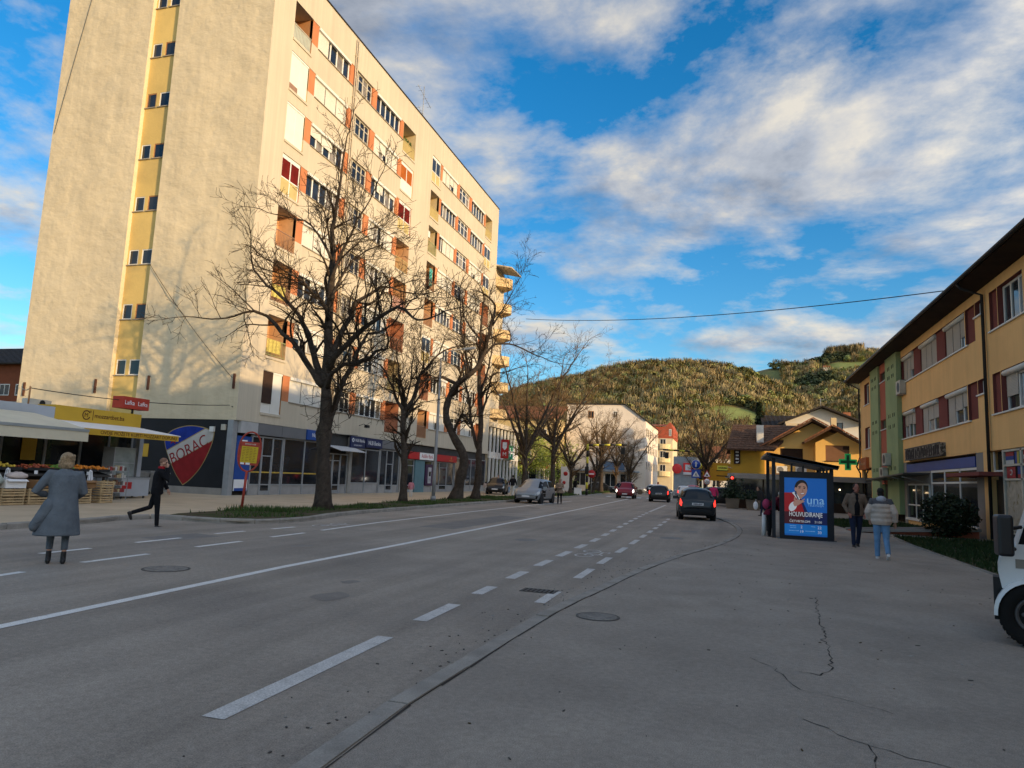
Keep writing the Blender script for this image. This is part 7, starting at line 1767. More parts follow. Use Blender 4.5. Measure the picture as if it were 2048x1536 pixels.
# ------------------------------------------------------------------ vehicles
tyre_m = M('tyre_rubber', (.012, .012, .012), .85, .2, var=.2); rim_m = M('wheel_rim', (.40, .40, .41), .35, .5, metal=.6, var=.1)
car_glass = M('car_glass', (.010, .012, .014), .12, .3, var=.2, ior=1.16); trim_m = M('car_trim', (.015, .015, .016), .6, .3)
lamp_cl = M('headlamp_clear', (.6, .62, .62), .15, .6, var=.2, scale=9); lamp_on = M('headlamp_lit', (1, .92, .78), .3, .3, var=0, emit=5.0)
tail_off = M('tail_lamp', (.28, .012, .012), .25, .5, var=.1); tail_on = M('tail_lamp_lit', (.85, .03, .02), .3, .4, var=0, emit=1.3)
plate_m = M('number_plate', (.68, .69, .70), .5, .3, var=.03); plate_tx = M('plate_text', (.03, .03, .05), .6)
#   x      zb    belt  roof  w     wr
SPEC = {
 'hatch': dict(L=3.99, wr=.3, base=(-1.28, 1.22), st=[(-2.0, .42, .62, .63, .62, .5), (-1.96, .30, .88, .90, .76, .62), (-1.86, .26, 1.0, 1.04, .81, .66), (-1.50, .22, .99, 1.42, .84, .60), (-1.1, .2, .97, 1.49, .845, .60), (0.0, .2, .94, 1.505, .85, .60), (.42, .2, .93, 1.43, .85, .58), (1.08, .2, .94, .96, .84, .66), (1.70, .24, .83, .85, .80, .60), (1.92, .28, .68, .70, .72, .52), (1.99, .38, .56, .58, .58, .4)], glass=(2.15, 2.95, 6.1, 6.9, 2.9, 6.3)),
 'mpv': dict(L=4.27, wr=.31, base=(-1.4, 1.35), st=[(-2.13, .42, .66, .68, .66, .5), (-2.08, .3, .95, .98, .80, .66), (-1.98, .26, 1.06, 1.12, .84, .68), (-1.75, .22, 1.05, 1.48, .87, .63), (-1.3, .2, 1.02, 1.58, .885, .63), (0.0, .2, .98, 1.60, .89, .63), (.45, .2, .97, 1.50, .89, .61), (1.35, .2, .96, 1.0, .87, .70), (1.80, .24, .86, .89, .84, .62), (2.04, .28, .72, .74, .76, .55), (2.13, .38, .58, .6, .62, .42)], glass=(2.15, 2.95, 6.1, 6.92, 2.9, 6.4)),
 'estate': dict(L=4.62, wr=.32, base=(-1.35, 1.35), st=[(-2.3, .42, .66, .68, .66, .5), (-2.25, .3, .95, .98, .80, .66), (-2.15, .26, 1.04, 1.10, .85, .68), (-1.85, .22, 1.03, 1.43, .88, .62), (-1.3, .2, 1.0, 1.49, .89, .62), (0.0, .2, .96, 1.5, .90, .62), (.35, .2, .95, 1.42, .90, .60), (1.05, .2, .95, .98, .89, .70), (1.9, .24, .85, .88, .86, .64), (2.2, .28, .70, .73, .78, .58), (2.3, .38, .58, .6, .64, .44)], glass=(2.15, 2.95, 6.1, 6.9, 2.9, 6.3)),
 'suv': dict(L=4.35, wr=.35, base=(-1.32, 1.30), st=[(-2.17, .46, .72, .74, .68, .5), (-2.12, .36, 1.02, 1.05, .82, .66), (-2.03, .3, 1.12, 1.16, .86, .68), (-1.72, .27, 1.1, 1.55, .89, .63), (-1.2, .25, 1.06, 1.63, .9, .63), (0.0, .25, 1.03, 1.65, .905, .63), (.38, .25, 1.02, 1.56, .905, .61), (1.0, .25, 1.03, 1.06, .9, .72), (1.8, .3, .95, .98, .87, .66), (2.08, .34, .78, .80, .80, .58), (2.17, .44, .62, .65, .66, .44)], glass=(2.15, 2.95, 6.1, 6.9, 2.9, 6.3)),
}
def car_surface(spec):
    st = spec['st']; n = len(st)
    def row(u):
        i = min(n-2, max(0, int(u))); t = u-i; a, b, c, d = st[max(i-1, 0)], st[i], st[i+1], st[min(i+2, n-1)]
        out = []
        for k in range(6):
            m1, m2 = (c[k]-a[k])/2*.6, (d[k]-b[k])/2*.6
            t2, t3 = t*t, t*t*t; out.append((2*t3-3*t2+1)*b[k]+(t3-2*t2+t)*m1+(-2*t3+3*t2)*c[k]+(t3-t2)*m2)
        return out
    def pt(u, v):
        x, zb, be, ro, w, wr = row(u); s = 1 if v >= 0 else -1; v = abs(v)
        g = max(0, min(1, (ro-be-.04)/.3))
        P = [(0, zb), (w*.90, zb), (w*.985, zb+.16), (w, zb+(be-zb)*.62), (w*.965, be-.02), (wr+(w*.95-wr)*(.16+.6*(1-g)), ro-.09*g-.015), (wr*(.72+.1*(1-g)), ro-.012), (0, ro+.018)]
        i = min(6, int(v)); t = v-i; a, b = P[i], P[i+1]
        return Vector((x, s*(a[0]+(b[0]-a[0])*t), a[1]+(b[1]-a[1])*t))
    return pt, n
def car(kind, loc, rz, paint, label, group=None, lights='off', plate='', heads='clear'):
    sp = SPEC[kind]; pt, n = car_surface(sp); t = empty('parked_car' if group and 'parked' in group else 'car', loc, rz); tag(t, label, 'car', group)
    NU, NV = (n-1)*4, 28
    mb = MB(); vs = []; vv = [-7+14*k/NV for k in range(NV+1)]
    for i in range(NU+1):
        for v in vv: vs.append(pt(i/4, v))
    fs = [(i*(NV+1)+k, i*(NV+1)+k+1, (i+1)*(NV+1)+k+1, (i+1)*(NV+1)+k) for i in range(NU) for k in range(NV)]
    fs.append(tuple(range(NV+1))); fs.append(tuple(reversed(range(NU*(NV+1), (NU+1)*(NV+1)))))
    mb.mesh(vs, fs, 0, True); mb.build('body', paint, t, fix=True)
    def patch(u0, u1, v0, v1, mat, name, off=.008, nu=6, nv=4, parent=t):
        mb = MB(); g = []
        for i in range(nu+1):
            for k in range(nv+1):
                u, v = u0+(u1-u0)*i/nu, v0+(v1-v0)*k/nv; p = pt(u, v); e = .02
                du = pt(min(u+e, n-1), v)-pt(max(u-e, 0), v); dv = pt(u, v+e)-pt(u, v-e); nn = du.cross(dv)
                if nn.length < 1e-9: nn = Vector((0, 0, 1))
                nn.normalize(); c = Vector((0, 0, .7))
                if nn.dot(p-c) < 0: nn = -nn
                g.append(p+nn*off)
        mb.mesh(g, [(i*(nv+1)+k, i*(nv+1)+k+1, (i+1)*(nv+1)+k+1, (i+1)*(nv+1)+k) for i in range(nu) for k in range(nv)], 0, True); return mb.build(name, mat, parent)
    r0, r1, f0, f1, s0, s1 = sp['glass']
    patch(r0, r1-.03, -5.75, 5.75, car_glass, 'rear_window', nv=14); patch(f0, f1, -5.85, 5.85, car_glass, 'windscreen', nv=14)
    for s in (-1, 1):
        mid = (s0+s1)/2
        patch(s0+.1, mid-.06, s*4.12, s*4.93, car_glass, 'side_window'); patch(mid+.06, s1, s*4.12, s*4.93, car_glass, 'side_window')
        patch(2.2, n-3, s*1.15, s*1.75, trim_m, 'sill_trim', .006)
        patch(.75, 2.05, s*3.0, s*4.15, tail_on if lights == 'on' else tail_off, 'tail_lamp', .012)
        patch(n-3.1, n-1.9, s*3.05, s*4.1, lamp_on if heads == 'on' else lamp_cl, 'headlamp', .012)
        mb = MB(); x = sp['st'][7][0]-.28; w = sp['st'][5][4]; z = sp['st'][5][2]+.05; mb.obox((x, s*(w+.1), z), (.05, 0, .0), (0, .11, 0), (0, 0, .075)); mb.tube([(x, s*(w-.05), z-.05), (x, s*(w+.05), z-.02)], .025, 5); mb.build('wing_mirror', paint, t)
        mb = MB(); mb.obox((-.35, s*(w+.004), .86), (.09, 0, 0), (0, .012, 0), (0, 0, .014)); mb.obox((.5, s*(w+.004), .86), (.09, 0, 0), (0, .012, 0), (0, 0, .014)); mb.build('door_handle', trim_m, t)
    patch(n-2.3, n-1.55, -2.6, 2.6, trim_m, 'front_grille', .01, 4, 12); patch(.25, .9, -2.1, 2.1, trim_m, 'rear_bumper', .008, 4, 10)
    st = sp['st']
    xr = st[1][0]-.035; mb = MB(); mb.box(xr-.02, xr, -.26, .26, .70, .81); pl = mb.build('number_plate', plate_m, t)
    if plate: scribble(.42, .075, 8, (xr-.022, 0, .755), (0, -1, 0), (0, 0, 1), plate_tx, t, 'plate_marks', seed=len(label))
    xf = st[-1][0]-.01; mb = MB(); mb.box(xf, xf+.02, -.26, .26, .42, .53); mb.build('number_plate', plate_m, t)
    R = sp['wr']; hw = st[5][4]
    for xw in sp['base']:
        for s in (-1, 1):
            mb = MB(); mb.lathe((xw, s*(hw-.235), R+.002), (0, s, 0), [(0, R*.55), (0, R*.92), (.02, R), (.19, R), (.225, R*.93), (.225, R*.66)], 26); w_ = mb.build('wheel', tyre_m, t)
            mb = MB(); mb.lathe((xw, s*(hw-.235), R+.002), (0, s, 0), [(.15, R*.66), (.222, R*.64), (.215, R*.55), (.19, R*.2), (.2, R*.06)], 20)
            for k in range(7): a = 2*PI*k/7; mb.obox((xw+math.cos(a)*R*.4, s*(hw-.025), R+math.sin(a)*R*.4), (math.cos(a)*R*.22, 0, math.sin(a)*R*.22), (0, .012, 0), (-math.sin(a)*.03, 0, math.cos(a)*.03))
            mb.build('rim', rim_m, w_)
            mb = MB(); mb.lathe((xw, s*(hw-.1), R+.03), (0, s, 0), [(0, R*1.16), (.104, R*1.16), (.104, R*1.0)], 26); mb.build('wheel_arch', trim_m, t)
    return t
def paint(n_, c, rough=.3): return M('car_paint_' + n_, c, rough, .35, var=.04, coat=.3)
p_sil, p_red, p_blk, p_nav, p_whi, p_gry = M('car_paint_silver', (.30, .32, .34), .35, .4, metal=.5, var=.04, coat=.2), paint('red', (.22, .014, .02)), paint('black', (.012, .012, .014)), paint('dark_green', (.012, .018, .022)), paint('white', (.66, .67, .68)), paint('grey', (.14, .15, .17))
car('mpv', (-12.35, 46.6, 0), -PI/2-.03, p_sil, 'silver compact van parked facing the camera on the far kerb', plate='')
car('suv', (-9.95, 74.2, 0), -PI/2+.05, p_red, 'red car with headlights on driving towards the camera', heads='on')
car('estate', (-5.95, 67.2, 0), PI/2+.04, p_blk, 'black estate car with brake lights driving away in mid road', lights='on', plate='A12-K-345')
car('hatch', (-1.52, 36.6, 0), PI/2+.10, p_nav, 'dark hatchback with brake lights stopped in the bus bay', lights='on', plate='J76-M-380')
car('hatch', (-5.0, 88.0, 0), PI/2+.12, p_whi, 'white hatchback driving away ahead of the black estate', 'cars driving away in the distance', lights='on')
car('suv', (-4.4, 97.0, 0), PI/2+.12, p_red, 'dark red car far ahead beyond the white hatchback', 'cars driving away in the distance', lights='on')
car('estate', (-3.4, 78.5, 0), PI/2+.08, p_gry, 'dark grey car just ahead of the dark hatchback', 'cars driving away in the distance')
car('estate', (-13.4, 104.0, 0), .15, p_gry, 'grey car parked sideways near the white building', 'cars parked beyond the crossing')
car('hatch', (-9.6, 107.0, 0), .15, p_whi, 'white car parked sideways beyond the black estate', 'cars parked beyond the crossing')
car('hatch', (-17.6, 104.0, 0), .1, p_blk, 'black car parked sideways left of the grey one', 'cars parked beyond the crossing')
car('estate', (.15, 62.0, PZ), .05, p_blk, 'black car parked sideways behind the person in pink', 'cars parked beyond the crossing')
car('hatch', (-20.0, 62.0, LZ), -PI/2+.2, p_blk, 'dark car parked on the pavement left of the silver compact van', 'cars parked beyond the crossing')
# white light truck cut by the right picture edge, facing the road
tk = empty('light_truck', (3.16, 9.12, PZ), PI-.3); tk.scale = (.82, .82, .82); tag(tk, 'white light truck with black mirror and big tyre at the right picture edge', 'truck')
tw = paint('truck_white', (.70, .70, .69), .4)
mb = MB(); prof = [(-.42, .72), (.36, .72), (.40, .95), (.36, 1.12), (.18, 1.30), (-.05, 2.05), (-.2, 2.15), (-1.5, 2.18), (-1.62, 2.1), (-1.62, .72)]
mb.prism(prof, (0, -.18, 0), (1, 0, 0), (0, 0, 1), (0, -1.62, 0)); mb.build('cab', tw, tk, fix=True)
# rounded wing over the wheel
mb = MB(); n = 16
for k in range(n):
    a0, a1 = PI*k/n*.92-.05, PI*(k+1)/n*.92-.05
    for r_in, r_out, y0_, y1_ in ((.43, .475, -.2, .02),):
        q = lambda a, r: (math.cos(a)*r*.98, .40+math.sin(a)*r*1.02)
        (xa, za), (xb, zb), (xc, zc_), (xd, zd) = q(a0, r_out), q(a1, r_out), q(a1, r_in), q(a0, r_in)
        mb.poly([(xa, y1_-.03, za), (xb, y1_-.03, zb), (xc, y1_, zc_), (xd, y1_, zd)]); mb.poly([(xa, y0_, za), (xb, y0_, zb), (xb, y1_-.03, zb), (xa, y1_-.03, za)]); mb.poly([(xd, y1_, zd), (xc, y1_, zc_), (xc, y0_, zc_), (xd, y0_, zd)])
mb.build('wheel_arch', tw, tk)
mb = MB(); mb.box(-.46, .46, -.6, -.19, .3, .86); mb.build('arch_liner', trim_m, tk)
mb = MB(); R = .415; mb.lathe((0, -.26, R), (0, 1, 0), [(0, R*.5), (0, R*.93), (.03, R), (.22, R), (.25, R*.95), (.255, R*.6), (.2, R*.58)], 36)
for k in range(36):
    a = 2*PI*k/36; mb.obox((math.cos(a)*R, -.13, R+math.sin(a)*R), (math.cos(a)*.01, 0, math.sin(a)*.01), (0, .1, 0), (-math.sin(a)*.022, 0, math.cos(a)*.022))
wh_ = mb.build('wheel', tyre_m, tk)
mb = MB(); mb.lathe((0, -.26, R), (0, 1, 0), [(.12, R*.6), (.235, R*.58), (.23, R*.5), (.17, R*.42), (.17, R*.25), (.21, R*.2), (.21, .01)], 28)
for k in range(6): a = 2*PI*k/6; mb.lathe((math.cos(a)*R*.33, -.09, R+math.sin(a)*R*.33), (0, 1, 0), [(0, .03), (.03, .03), (.035, .02)], 8)
mb.build('rim', M('truck_rim', (.10, .10, .105), .5, .5, metal=.4, var=.2), wh_)
mb = MB(); mb.box(.08, .2, -.2, -.172, 1.0, 1.12); mb.build('side_marker', M('marker_grey', (.24, .22, .19), .4), tk)
mb = MB(); mb.box(.28, .372, -.42, -.182, .86, 1.0); mb.build('headlamp', lamp_cl, tk)
mb = MB(); mb.box(.2, .42, -1.8, -.19, .42, .70); mb.build('bumper', trim_m, tk)
mb = MB(); mb.poly([(.16, -.178, 1.32), (-.05, -.178, 2.0), (-.8, -.178, 2.0), (-.8, -.178, 1.32)]); mb.build('side_window', car_glass, tk)
mb = MB(); mb.obox((.32, .10, 1.44), (.09, .02, 0), (-.03, .15, 0), (0, 0, .27)); mir = mb.build('wing_mirror', M('mirror_black', (.008, .009, .013), .4, .5), tk)
bv = mir.modifiers.new('round', 'BEVEL'); bv.width = .04; bv.segments = 3
mb = MB(); mb.tube([(.2, -.18, 1.25), (.28, .02, 1.3)], .025, 6); mb.tube([(.12, -.18, 1.55), (.26, .02, 1.52)], .025, 6); mb.build('mirror_arm', trim_m, tk)
mb = MB(); mb.obox((.33, .235, 1.42), (.03, .006, 0), (-.003, .012, 0), (0, 0, .07)); mb.build('indicator', M('indicator_pale', (.5, .42, .33), .3), tk)
mb = MB(); mb.obox((.36, .12, 1.25), (.008, .004, 0), (-.01, .04, 0), (0, 0, .03)); mb.build('lower_indicator', M('indicator_pale', (.5, .42, .33), .3), tk)
mb = MB(); mb.box(-5.2, -1.75, -1.95, .02, .75, 1.0); mb.box(-5.2, -1.75, -.03, .02, 1.0, 1.4); mb.box(-5.2, -1.75, -1.95, -1.9, 1.0, 1.4); mb.box(-5.2, -5.15, -1.9, -.03, 1.0, 1.4); mb.box(-1.8, -1.75, -1.9, -.03, 1.0, 1.9); mb.build('load_bed', k_grey, tk)
for y in (-.26, -1.7): mb = MB(); mb.lathe((-3.6, y, R), (0, 1, 0), [(0, R*.5), (0, R*.95), (.03, R), (.2, R), (.24, R*.95), (.24, R*.5)], 26); mb.build('wheel', tyre_m, tk)
mb = MB(); mb.lathe((0, -1.75, R), (0, 1, 0), [(0, R*.5), (0, R*.95), (.03, R), (.2, R), (.24, R*.95), (.24, R*.5)], 26); mb.build('wheel', tyre_m, tk)
# ------------------------------------------------------------------ people
skin = M('skin', (.45, .25, .17), .6, .3, var=.08, scale=9)
def cl(n_, c, rough=.9, var=.15, scale=6, bump=0.003, bscale=60): return M('cloth_' + n_, c, rough, .15, var=var, scale=scale, bump=bump, bscale=bscale, bump2=.03, b2scale=7)
c_blk, c_nav, c_jean, c_lj, c_grey, c_trous = cl('black', (.010, .010, .012)), cl('navy', (.012, .018, .04)), cl('denim_dark', (.018, .026, .055)), cl('denim_light', (.13, .26, .44)), cl('knit_grey', (.135, .155, .175), bscale=40, bump=.006), cl('grey_trousers', (.11, .13, .15))
c_cream, c_yoke, c_hood, c_mar, c_pink, c_tan, c_brn, c_dk = cl('puffer_cream', (.50, .42, .36), .6), cl('yoke_grey', (.085, .085, .095), .7), cl('hood_grey', (.36, .37, .42)), cl('maroon', (.13, .012, .03)), cl('pink', (.55, .04, .13)), cl('tan', (.24, .17, .12)), cl('brown_jacket', (.17, .125, .095)), cl('charcoal', (.035, .035, .038))
hair_bl, hair_dk, hair_gr = M('hair_blond', (.30, .21, .12), .7, .3, var=.4, scale=40), M('hair_dark', (.012, .010, .009), .7, .3, var=.3, scale=40), M('hair_grey', (.5, .48, .45), .8, .2, var=.2)
shoe_b, shoe_w = M('shoe_black', (.010, .009, .009), .5, .4), M('shoe_white', (.6, .6, .6), .6, .3, var=.1)
class Fig:
    """pose in local axes: +y is forward, +x is right, z up"""
    def __init__(s, H=1.75, hipdz=0.0, lean=0.0, turn=0.0, legs=((0, 0), (0, 0)), arms=None, head=(0, 0), width=1.0):
        k = H/1.75; s.k = k
        s.hip = Vector((0, 0, .93*k+hipdz)); 
        def rot(v): return Matrix.Rotation(-lean, 3, 'X') @ v
        up = lambda x, y, z: s.hip+rot(Vector((x*k*width, y*k, z*k)))
        s.up = up; s.lean = lean
        s.pel = s.hip; s.waist = up(0, .0, .14); s.chest = up(0, .01, .36); s.neck = up(0, .0, .54); s.headc = up(0, .03+.06*head[0], .68-.02*abs(head[0])); s.headtilt = head
        s.sh = {-1: up(-.185, 0, .47), 1: up(.185, 0, .47)}
        s.leg = {}
        for sd, (a, b) in zip((-1, 1), legs):
            h = s.hip+Vector((sd*.095*k*width, 0, -.02)); L1, L2 = .44*k, .42*k
            kn = h+Vector((0, math.sin(a)*L1, -math.cos(a)*L1)); an = kn+Vector((0, math.sin(a-b)*L2, -math.cos(a-b)*L2)); s.leg[sd] = (h, kn, an, a-b)
        s.arm = {}
        for sd in (-1, 1):
            e, w = (arms or {}).get(sd, ((sd*.27, .0, .21), (sd*.29, .08, -.02)))
            s.arm[sd] = (s.sh[sd], up(*e), up(*w))
def ell_tube(mb, rows, n=18):
    """rows: centre, rx, ry -> horizontal elliptical rings joined into a closed skin"""
    b = len(mb.v)
    for c, rx, ry in rows:
        for i in range(n): a = 2*PI*i/n; mb.v.append((c[0]+math.cos(a)*rx, c[1]+math.sin(a)*ry, c[2]))
    for j in range(len(rows)-1):
        for i in range(n): mb.f.append((b+j*n+i, b+j*n+(i+1) % n, b+(j+1)*n+(i+1) % n, b+(j+1)*n+i)); mb.m.append(0); mb.sm.append(True)
    mb.f.append(tuple(b+i for i in reversed(range(n)))); mb.m.append(0); mb.sm.append(True)
    e = b+(len(rows)-1)*n; mb.f.append(tuple(e+i for i in range(n))); mb.m.append(0); mb.sm.append(True)
def blob(mb, c, rx, ry, rz, n=14, m_=9):
    rows = []
    for j in range(m_): v = PI*(j+.35)/(m_-.3)-PI/2; rows.append(((c[0], c[1], c[2]+rz*math.sin(v)), rx*max(.12, math.cos(v)), ry*max(.12, math.cos(v))))
    ell_tube(mb, rows, n)
def wrap(mb, name, mat, parent, vox=.013, sm=3):
    o = mb.build(name, mat, parent)
    r = o.modifiers.new('weld', 'REMESH'); r.mode = 'VOXEL'; r.voxel_size = vox; r.use_smooth_shade = True
    if sm: q = o.modifiers.new('smooth', 'SMOOTH'); q.factor = .5; q.iterations = sm
    return o
def hand(mb, wr, d, k, curl=.5, side=1):
    d = Vector(d).normalized(); a = d.orthogonal().normalized(); b = d.cross(a)
    pc = wr+d*.045*k; mb.tube([wr, pc, wr+d*.09*k], [.024*k, .034*k, .033*k], 8)
    for i in range(4):
        o = b*(-.027+.018*i)*k; L = (.068, .078, .074, .058)[i]*k; p0 = wr+d*.082*k+o; p1 = p0+d*L*.5+a*curl*.015; p2 = p1+d*L*.4+a*curl*.03; mb.tube([p0, p1, p2], [.0095*k, .009*k, .0075*k], 6)
    p0 = wr+d*.03*k+b*(.03*k*side); mb.tube([p0, p0+d*.03*k+b*.02*k*side+a*.01, p0+d*.065*k+b*.022*k*side+a*.02], [.012*k, .0105*k, .009*k], 6)
def person(loc, rz, F, label, top, legs_m, shoes, hair=None, hairstyle='short', topstyle='jacket', sleeve=1.0, group='people in the street', fat=1.0, vox=.013, toph=None, extras=None, face=True, heel=0.0, lwid=1.0, skin_m=None, calf=None, bootm=None, name='person'):
    k = F.k; t = empty(name, loc, rz); tag(t, label, 'person', group)
    mb = MB(); hc = F.headc; fy = Vector((math.sin(-F.headtilt[1])*1.0, math.cos(F.headtilt[1]), 0)); fx = Vector((fy.y, -fy.x, 0)); dn = -.35*F.headtilt[0]
    # body: head, neck, torso core, limbs, hands
    blob(mb, hc+Vector((0, 0, .03*k)), .076*k, .094*k, .112*k); jaw = hc+fy*.035*k+Vector((0, 0, -.055*k)); blob(mb, jaw, .055*k, .06*k, .06*k)
    nose = hc+fy*.1*k+Vector((0, 0, -.012*k)); blob(mb, nose, .013*k, .02*k, .022*k, 8, 6)
    for s in (-1, 1): blob(mb, hc+fx*s*.077*k+Vector((0, 0, -.01*k)), .012*k, .022*k, .03*k, 8, 6)
    mb.tube([F.neck+Vector((0, 0, -.05*k)), F.neck.lerp(hc, .5), hc+Vector((0, 0, -.05*k))], [.06*k, .052*k, .05*k], 10)
    mb.tube([F.pel, F.waist, F.chest, F.neck], [.1*k, .1*k, .1*k, .05*k], 10)
    for s in (-1, 1):
        h, kn, an, sh_ = F.leg[s]; mb.tube([h, kn, an], [.06*k, .045*k, .034*k], 10); mb.tube([F.chest, F.sh[s]], [.06*k, .05*k], 8)
        S, E, W = F.arm[s]; mb.tube([S, E, W], [.045*k, .036*k, .026*k], 8); hand(mb, W, (W-E), k, side=s)
    wrap(mb, 'body', skin_m or skin, t, .010, 2)
    if face:
        mb = MB()
        for s in (-1, 1): mb = MB(); blob(mb, hc+fy*.092*k+fx*s*.03*k+Vector((0, 0, .022*k)), .012*k, .006*k, .006*k, 8, 5); mb.build('eye', hair_dk, t)
        mb = MB(); blob(mb, hc+fy*.092*k+Vector((0, 0, -.052*k)), .022*k, .008*k, .005*k, 8, 5); mb.build('mouth', M('lips', (.3, .1, .08), .6), t)
    # hair
    if hair:
        mb = MB()
        if hairstyle == 'bald': pass
        elif hairstyle == 'bob':
            rr = random.Random(4)
            blob(mb, hc+Vector((0, 0, .045*k))-fy*.012*k, .108*k, .118*k, .112*k); blob(mb, hc-fy*.03*k+Vector((0, 0, -.04*k)), .115*k, .095*k, .11*k)
            for i in range(26): a = rr.uniform(0, 6.28); z = rr.uniform(-.1, .12); blob(mb, hc-fy*.02*k+Vector((math.cos(a)*.1*k, math.sin(a)*.1*k, z*k)) if math.sin(a)*fy.y < .6 else hc+Vector((0, 0, .12*k)), .026*k, .026*k, .035*k, 8, 5)
        elif hairstyle == 'cap': blob(mb, hc+Vector((0, 0, .065*k)), .088*k, .106*k, .088*k)
        elif hairstyle == 'long': blob(mb, hc+Vector((0, 0, .045*k))-fy*.015*k, .09*k, .1*k, .1*k); blob(mb, hc-fy*.05*k+Vector((0, 0, -.12*k)), .085*k, .05*k, .17*k)
        else: blob(mb, hc+Vector((0, 0, .055*k))-fy*.022*k, .086*k, .098*k, .092*k); blob(mb, hc-fy*.04*k+Vector((0, 0, -.02*k)), .08*k, .065*k, .07*k)
        if mb.v: wrap(mb, 'hair' if hairstyle != 'cap' else 'cap', hair, t, .010, 1)
    # trousers
    mb = MB(); f = fat; hp = F.pel
    ell_tube(mb, [(hp+Vector((0, 0, -.10*k)), .13*k*f, .105*k*f), (hp+Vector((0, 0, -.02*k)), .165*k*f, .12*k*f), (hp+Vector((0, 0, .1*k)), .155*k*f, .115*k*f), (hp+Vector((0, 0, .16*k)), .145*k*f, .105*k*f)])
    for s in (-1, 1):
        h, kn, an, sh_ = F.leg[s]; end = an if not calf else kn.lerp(an, calf)
        mb.tube([h+Vector((0, 0, .02)), h.lerp(kn, .5), kn, kn.lerp(end, .5), end], [.088*k*f*lwid, .082*k*f*lwid, .064*k*lwid*f**.5, .058*k*lwid, .053*k*lwid], 12)
    wrap(mb, 'trousers', legs_m, t, vox)
    for s in (-1, 1):
        h, kn, an, sh_ = F.leg[s]; d = Vector((0, math.cos(sh_*.9), math.sin(sh_*.9))); dnv = Vector((0, math.sin(sh_*.9), -math.cos(sh_*.9)))
        mb = MB(); base = an+dnv*.055*k
        mb.tube([an-dnv*.1*k if bootm else an-dnv*.01*k, an+dnv*.02*k, base], [.042*k, .043*k, .045*k], 8)
        mb.tube([base-d*.055*k+dnv*.005, base+d*.03*k, base+d*.10*k+dnv*.012*k, base+d*.165*k+dnv*.014*k], [.038*k, .043*k, .040*k, .026*k], 8)
        if heel: mb.tube([base-d*.04*k, base-d*.04*k+dnv*heel], [.032*k, .022*k], 6)
        wrap(mb, 'shoe', shoes, t, .012, 2)
    # top
    mb = MB(); th = toph or .0
    def C(x, y, z): return F.up(x, y, z)
    if topstyle == 'coat':
        rows = [(C(0, 0, .56), .075*k, .07*k), (C(0, -.005, .505), .13*k, .09*k), (C(0, 0, .46), .205*k*f, .115*k*f), (C(0, .01, .36), .20*k*f, .145*k*f), (C(0, 0, .15), .185*k*f, .145*k*f)]
        z0 = F.pel.z; hem = th
        for q in range(1, 8):
            fq = q/7; z = z0+.12*k+(hem-z0-.12*k)*fq; rows.append((Vector((-.03*fq*fq, -.02*fq, z)), (.19+.11*fq**1.2)*k*f, (.15+.08*fq)*k*f))
        rows = rows[::-1]; ell_tube(mb, rows, 26)
    else:
        lo = th if th else -.06
        pf = 1.0 if topstyle != 'puffer' else 1.18
        zs = [lo, lo+.05, .08, .2, .33, .43, .485, .525, .565]; ws = [(.175, .125), (.185, .135), (.18, .135), (.18, .135), (.195, .14), (.20, .125), (.165, .105), (.1, .085), (.07, .07)]
        ell_tube(mb, [(C(0, 0, z), w[0]*k*f*pf, w[1]*k*f*pf) for z, w in zip(zs, ws)], 22)
        if topstyle == 'puffer':
            for z in (0.0, .12, .24, .36): ell_tube(mb, [(C(0, 0, z-.055), .19*k*f*pf, .138*k*f*pf), (C(0, 0, z), .205*k*f*pf, .152*k*f*pf), (C(0, 0, z+.055), .19*k*f*pf, .138*k*f*pf)], 22)
    ar = .062 if topstyle != 'puffer' else .082
    for s in (-1, 1):
        S, E, W = F.arm[s]; We = E.lerp(W, sleeve*.96)
        mb.tube([F.chest.lerp(S, .55)+Vector((0, 0, .03)), S, S.lerp(E, .5), E, E.lerp(We, .5), We], [.07*k*f, .075*k*f*(1.1 if topstyle == 'puffer' else 1), (ar+.004)*k*f, ar*k*f**.5, (ar-.008)*k, (ar-.014)*k], 12)
    wrap(mb, 'coat' if topstyle == 'coat' else 'jacket', top, t, vox)
    if extras: extras(t, F)
    return t
V = Vector
# woman in long grey cardigan, seen from behind
F = Fig(1.66, .045, 0.04, legs=((.16, .30), (-.05, .06)), arms={-1: ((-.36, .02, .18), (-.20, .17, .12)), 1: ((.27, .05, .17), (.20, .2, .10))}, width=1.08)
def ex(t, F):
    mb = MB(); k = F.k
    rows = [(F.up(0, 0, .12)+V((0, 0, 0)), .205*k, .16*k), (F.up(0, 0, .145), .212*k, .166*k), (F.up(0, 0, .17), .205*k, .16*k)]; ell_tube(mb, rows, 26); wrap(mb, 'waist_seam', c_grey, t, .012, 1)
    mb = MB()
    for q in range(6): f_ = q/5; blob(mb, V((-.17-.17*f_, -.06-.03*f_, .86-.28*f_)), .10-.035*f_, .12-.04*f_, .14-.05*f_)
    blob(mb, V((-.12, -.05, .56)), .16, .16, .12); wrap(mb, 'coat_tail', c_grey, t, .013, 4)
person((-9.98, 8.78, 0.0), math.atan2(.66, -.75)-PI/2+.05, F, 'woman in long grey knitted cardigan and heeled boots crossing the road, seen from behind', c_grey, c_trous, shoe_b, hair_bl, 'bob', 'coat', fat=1.14, toph=.43, heel=.06, extras=ex, calf=.72, bootm=True, lwid=.95, face=False)
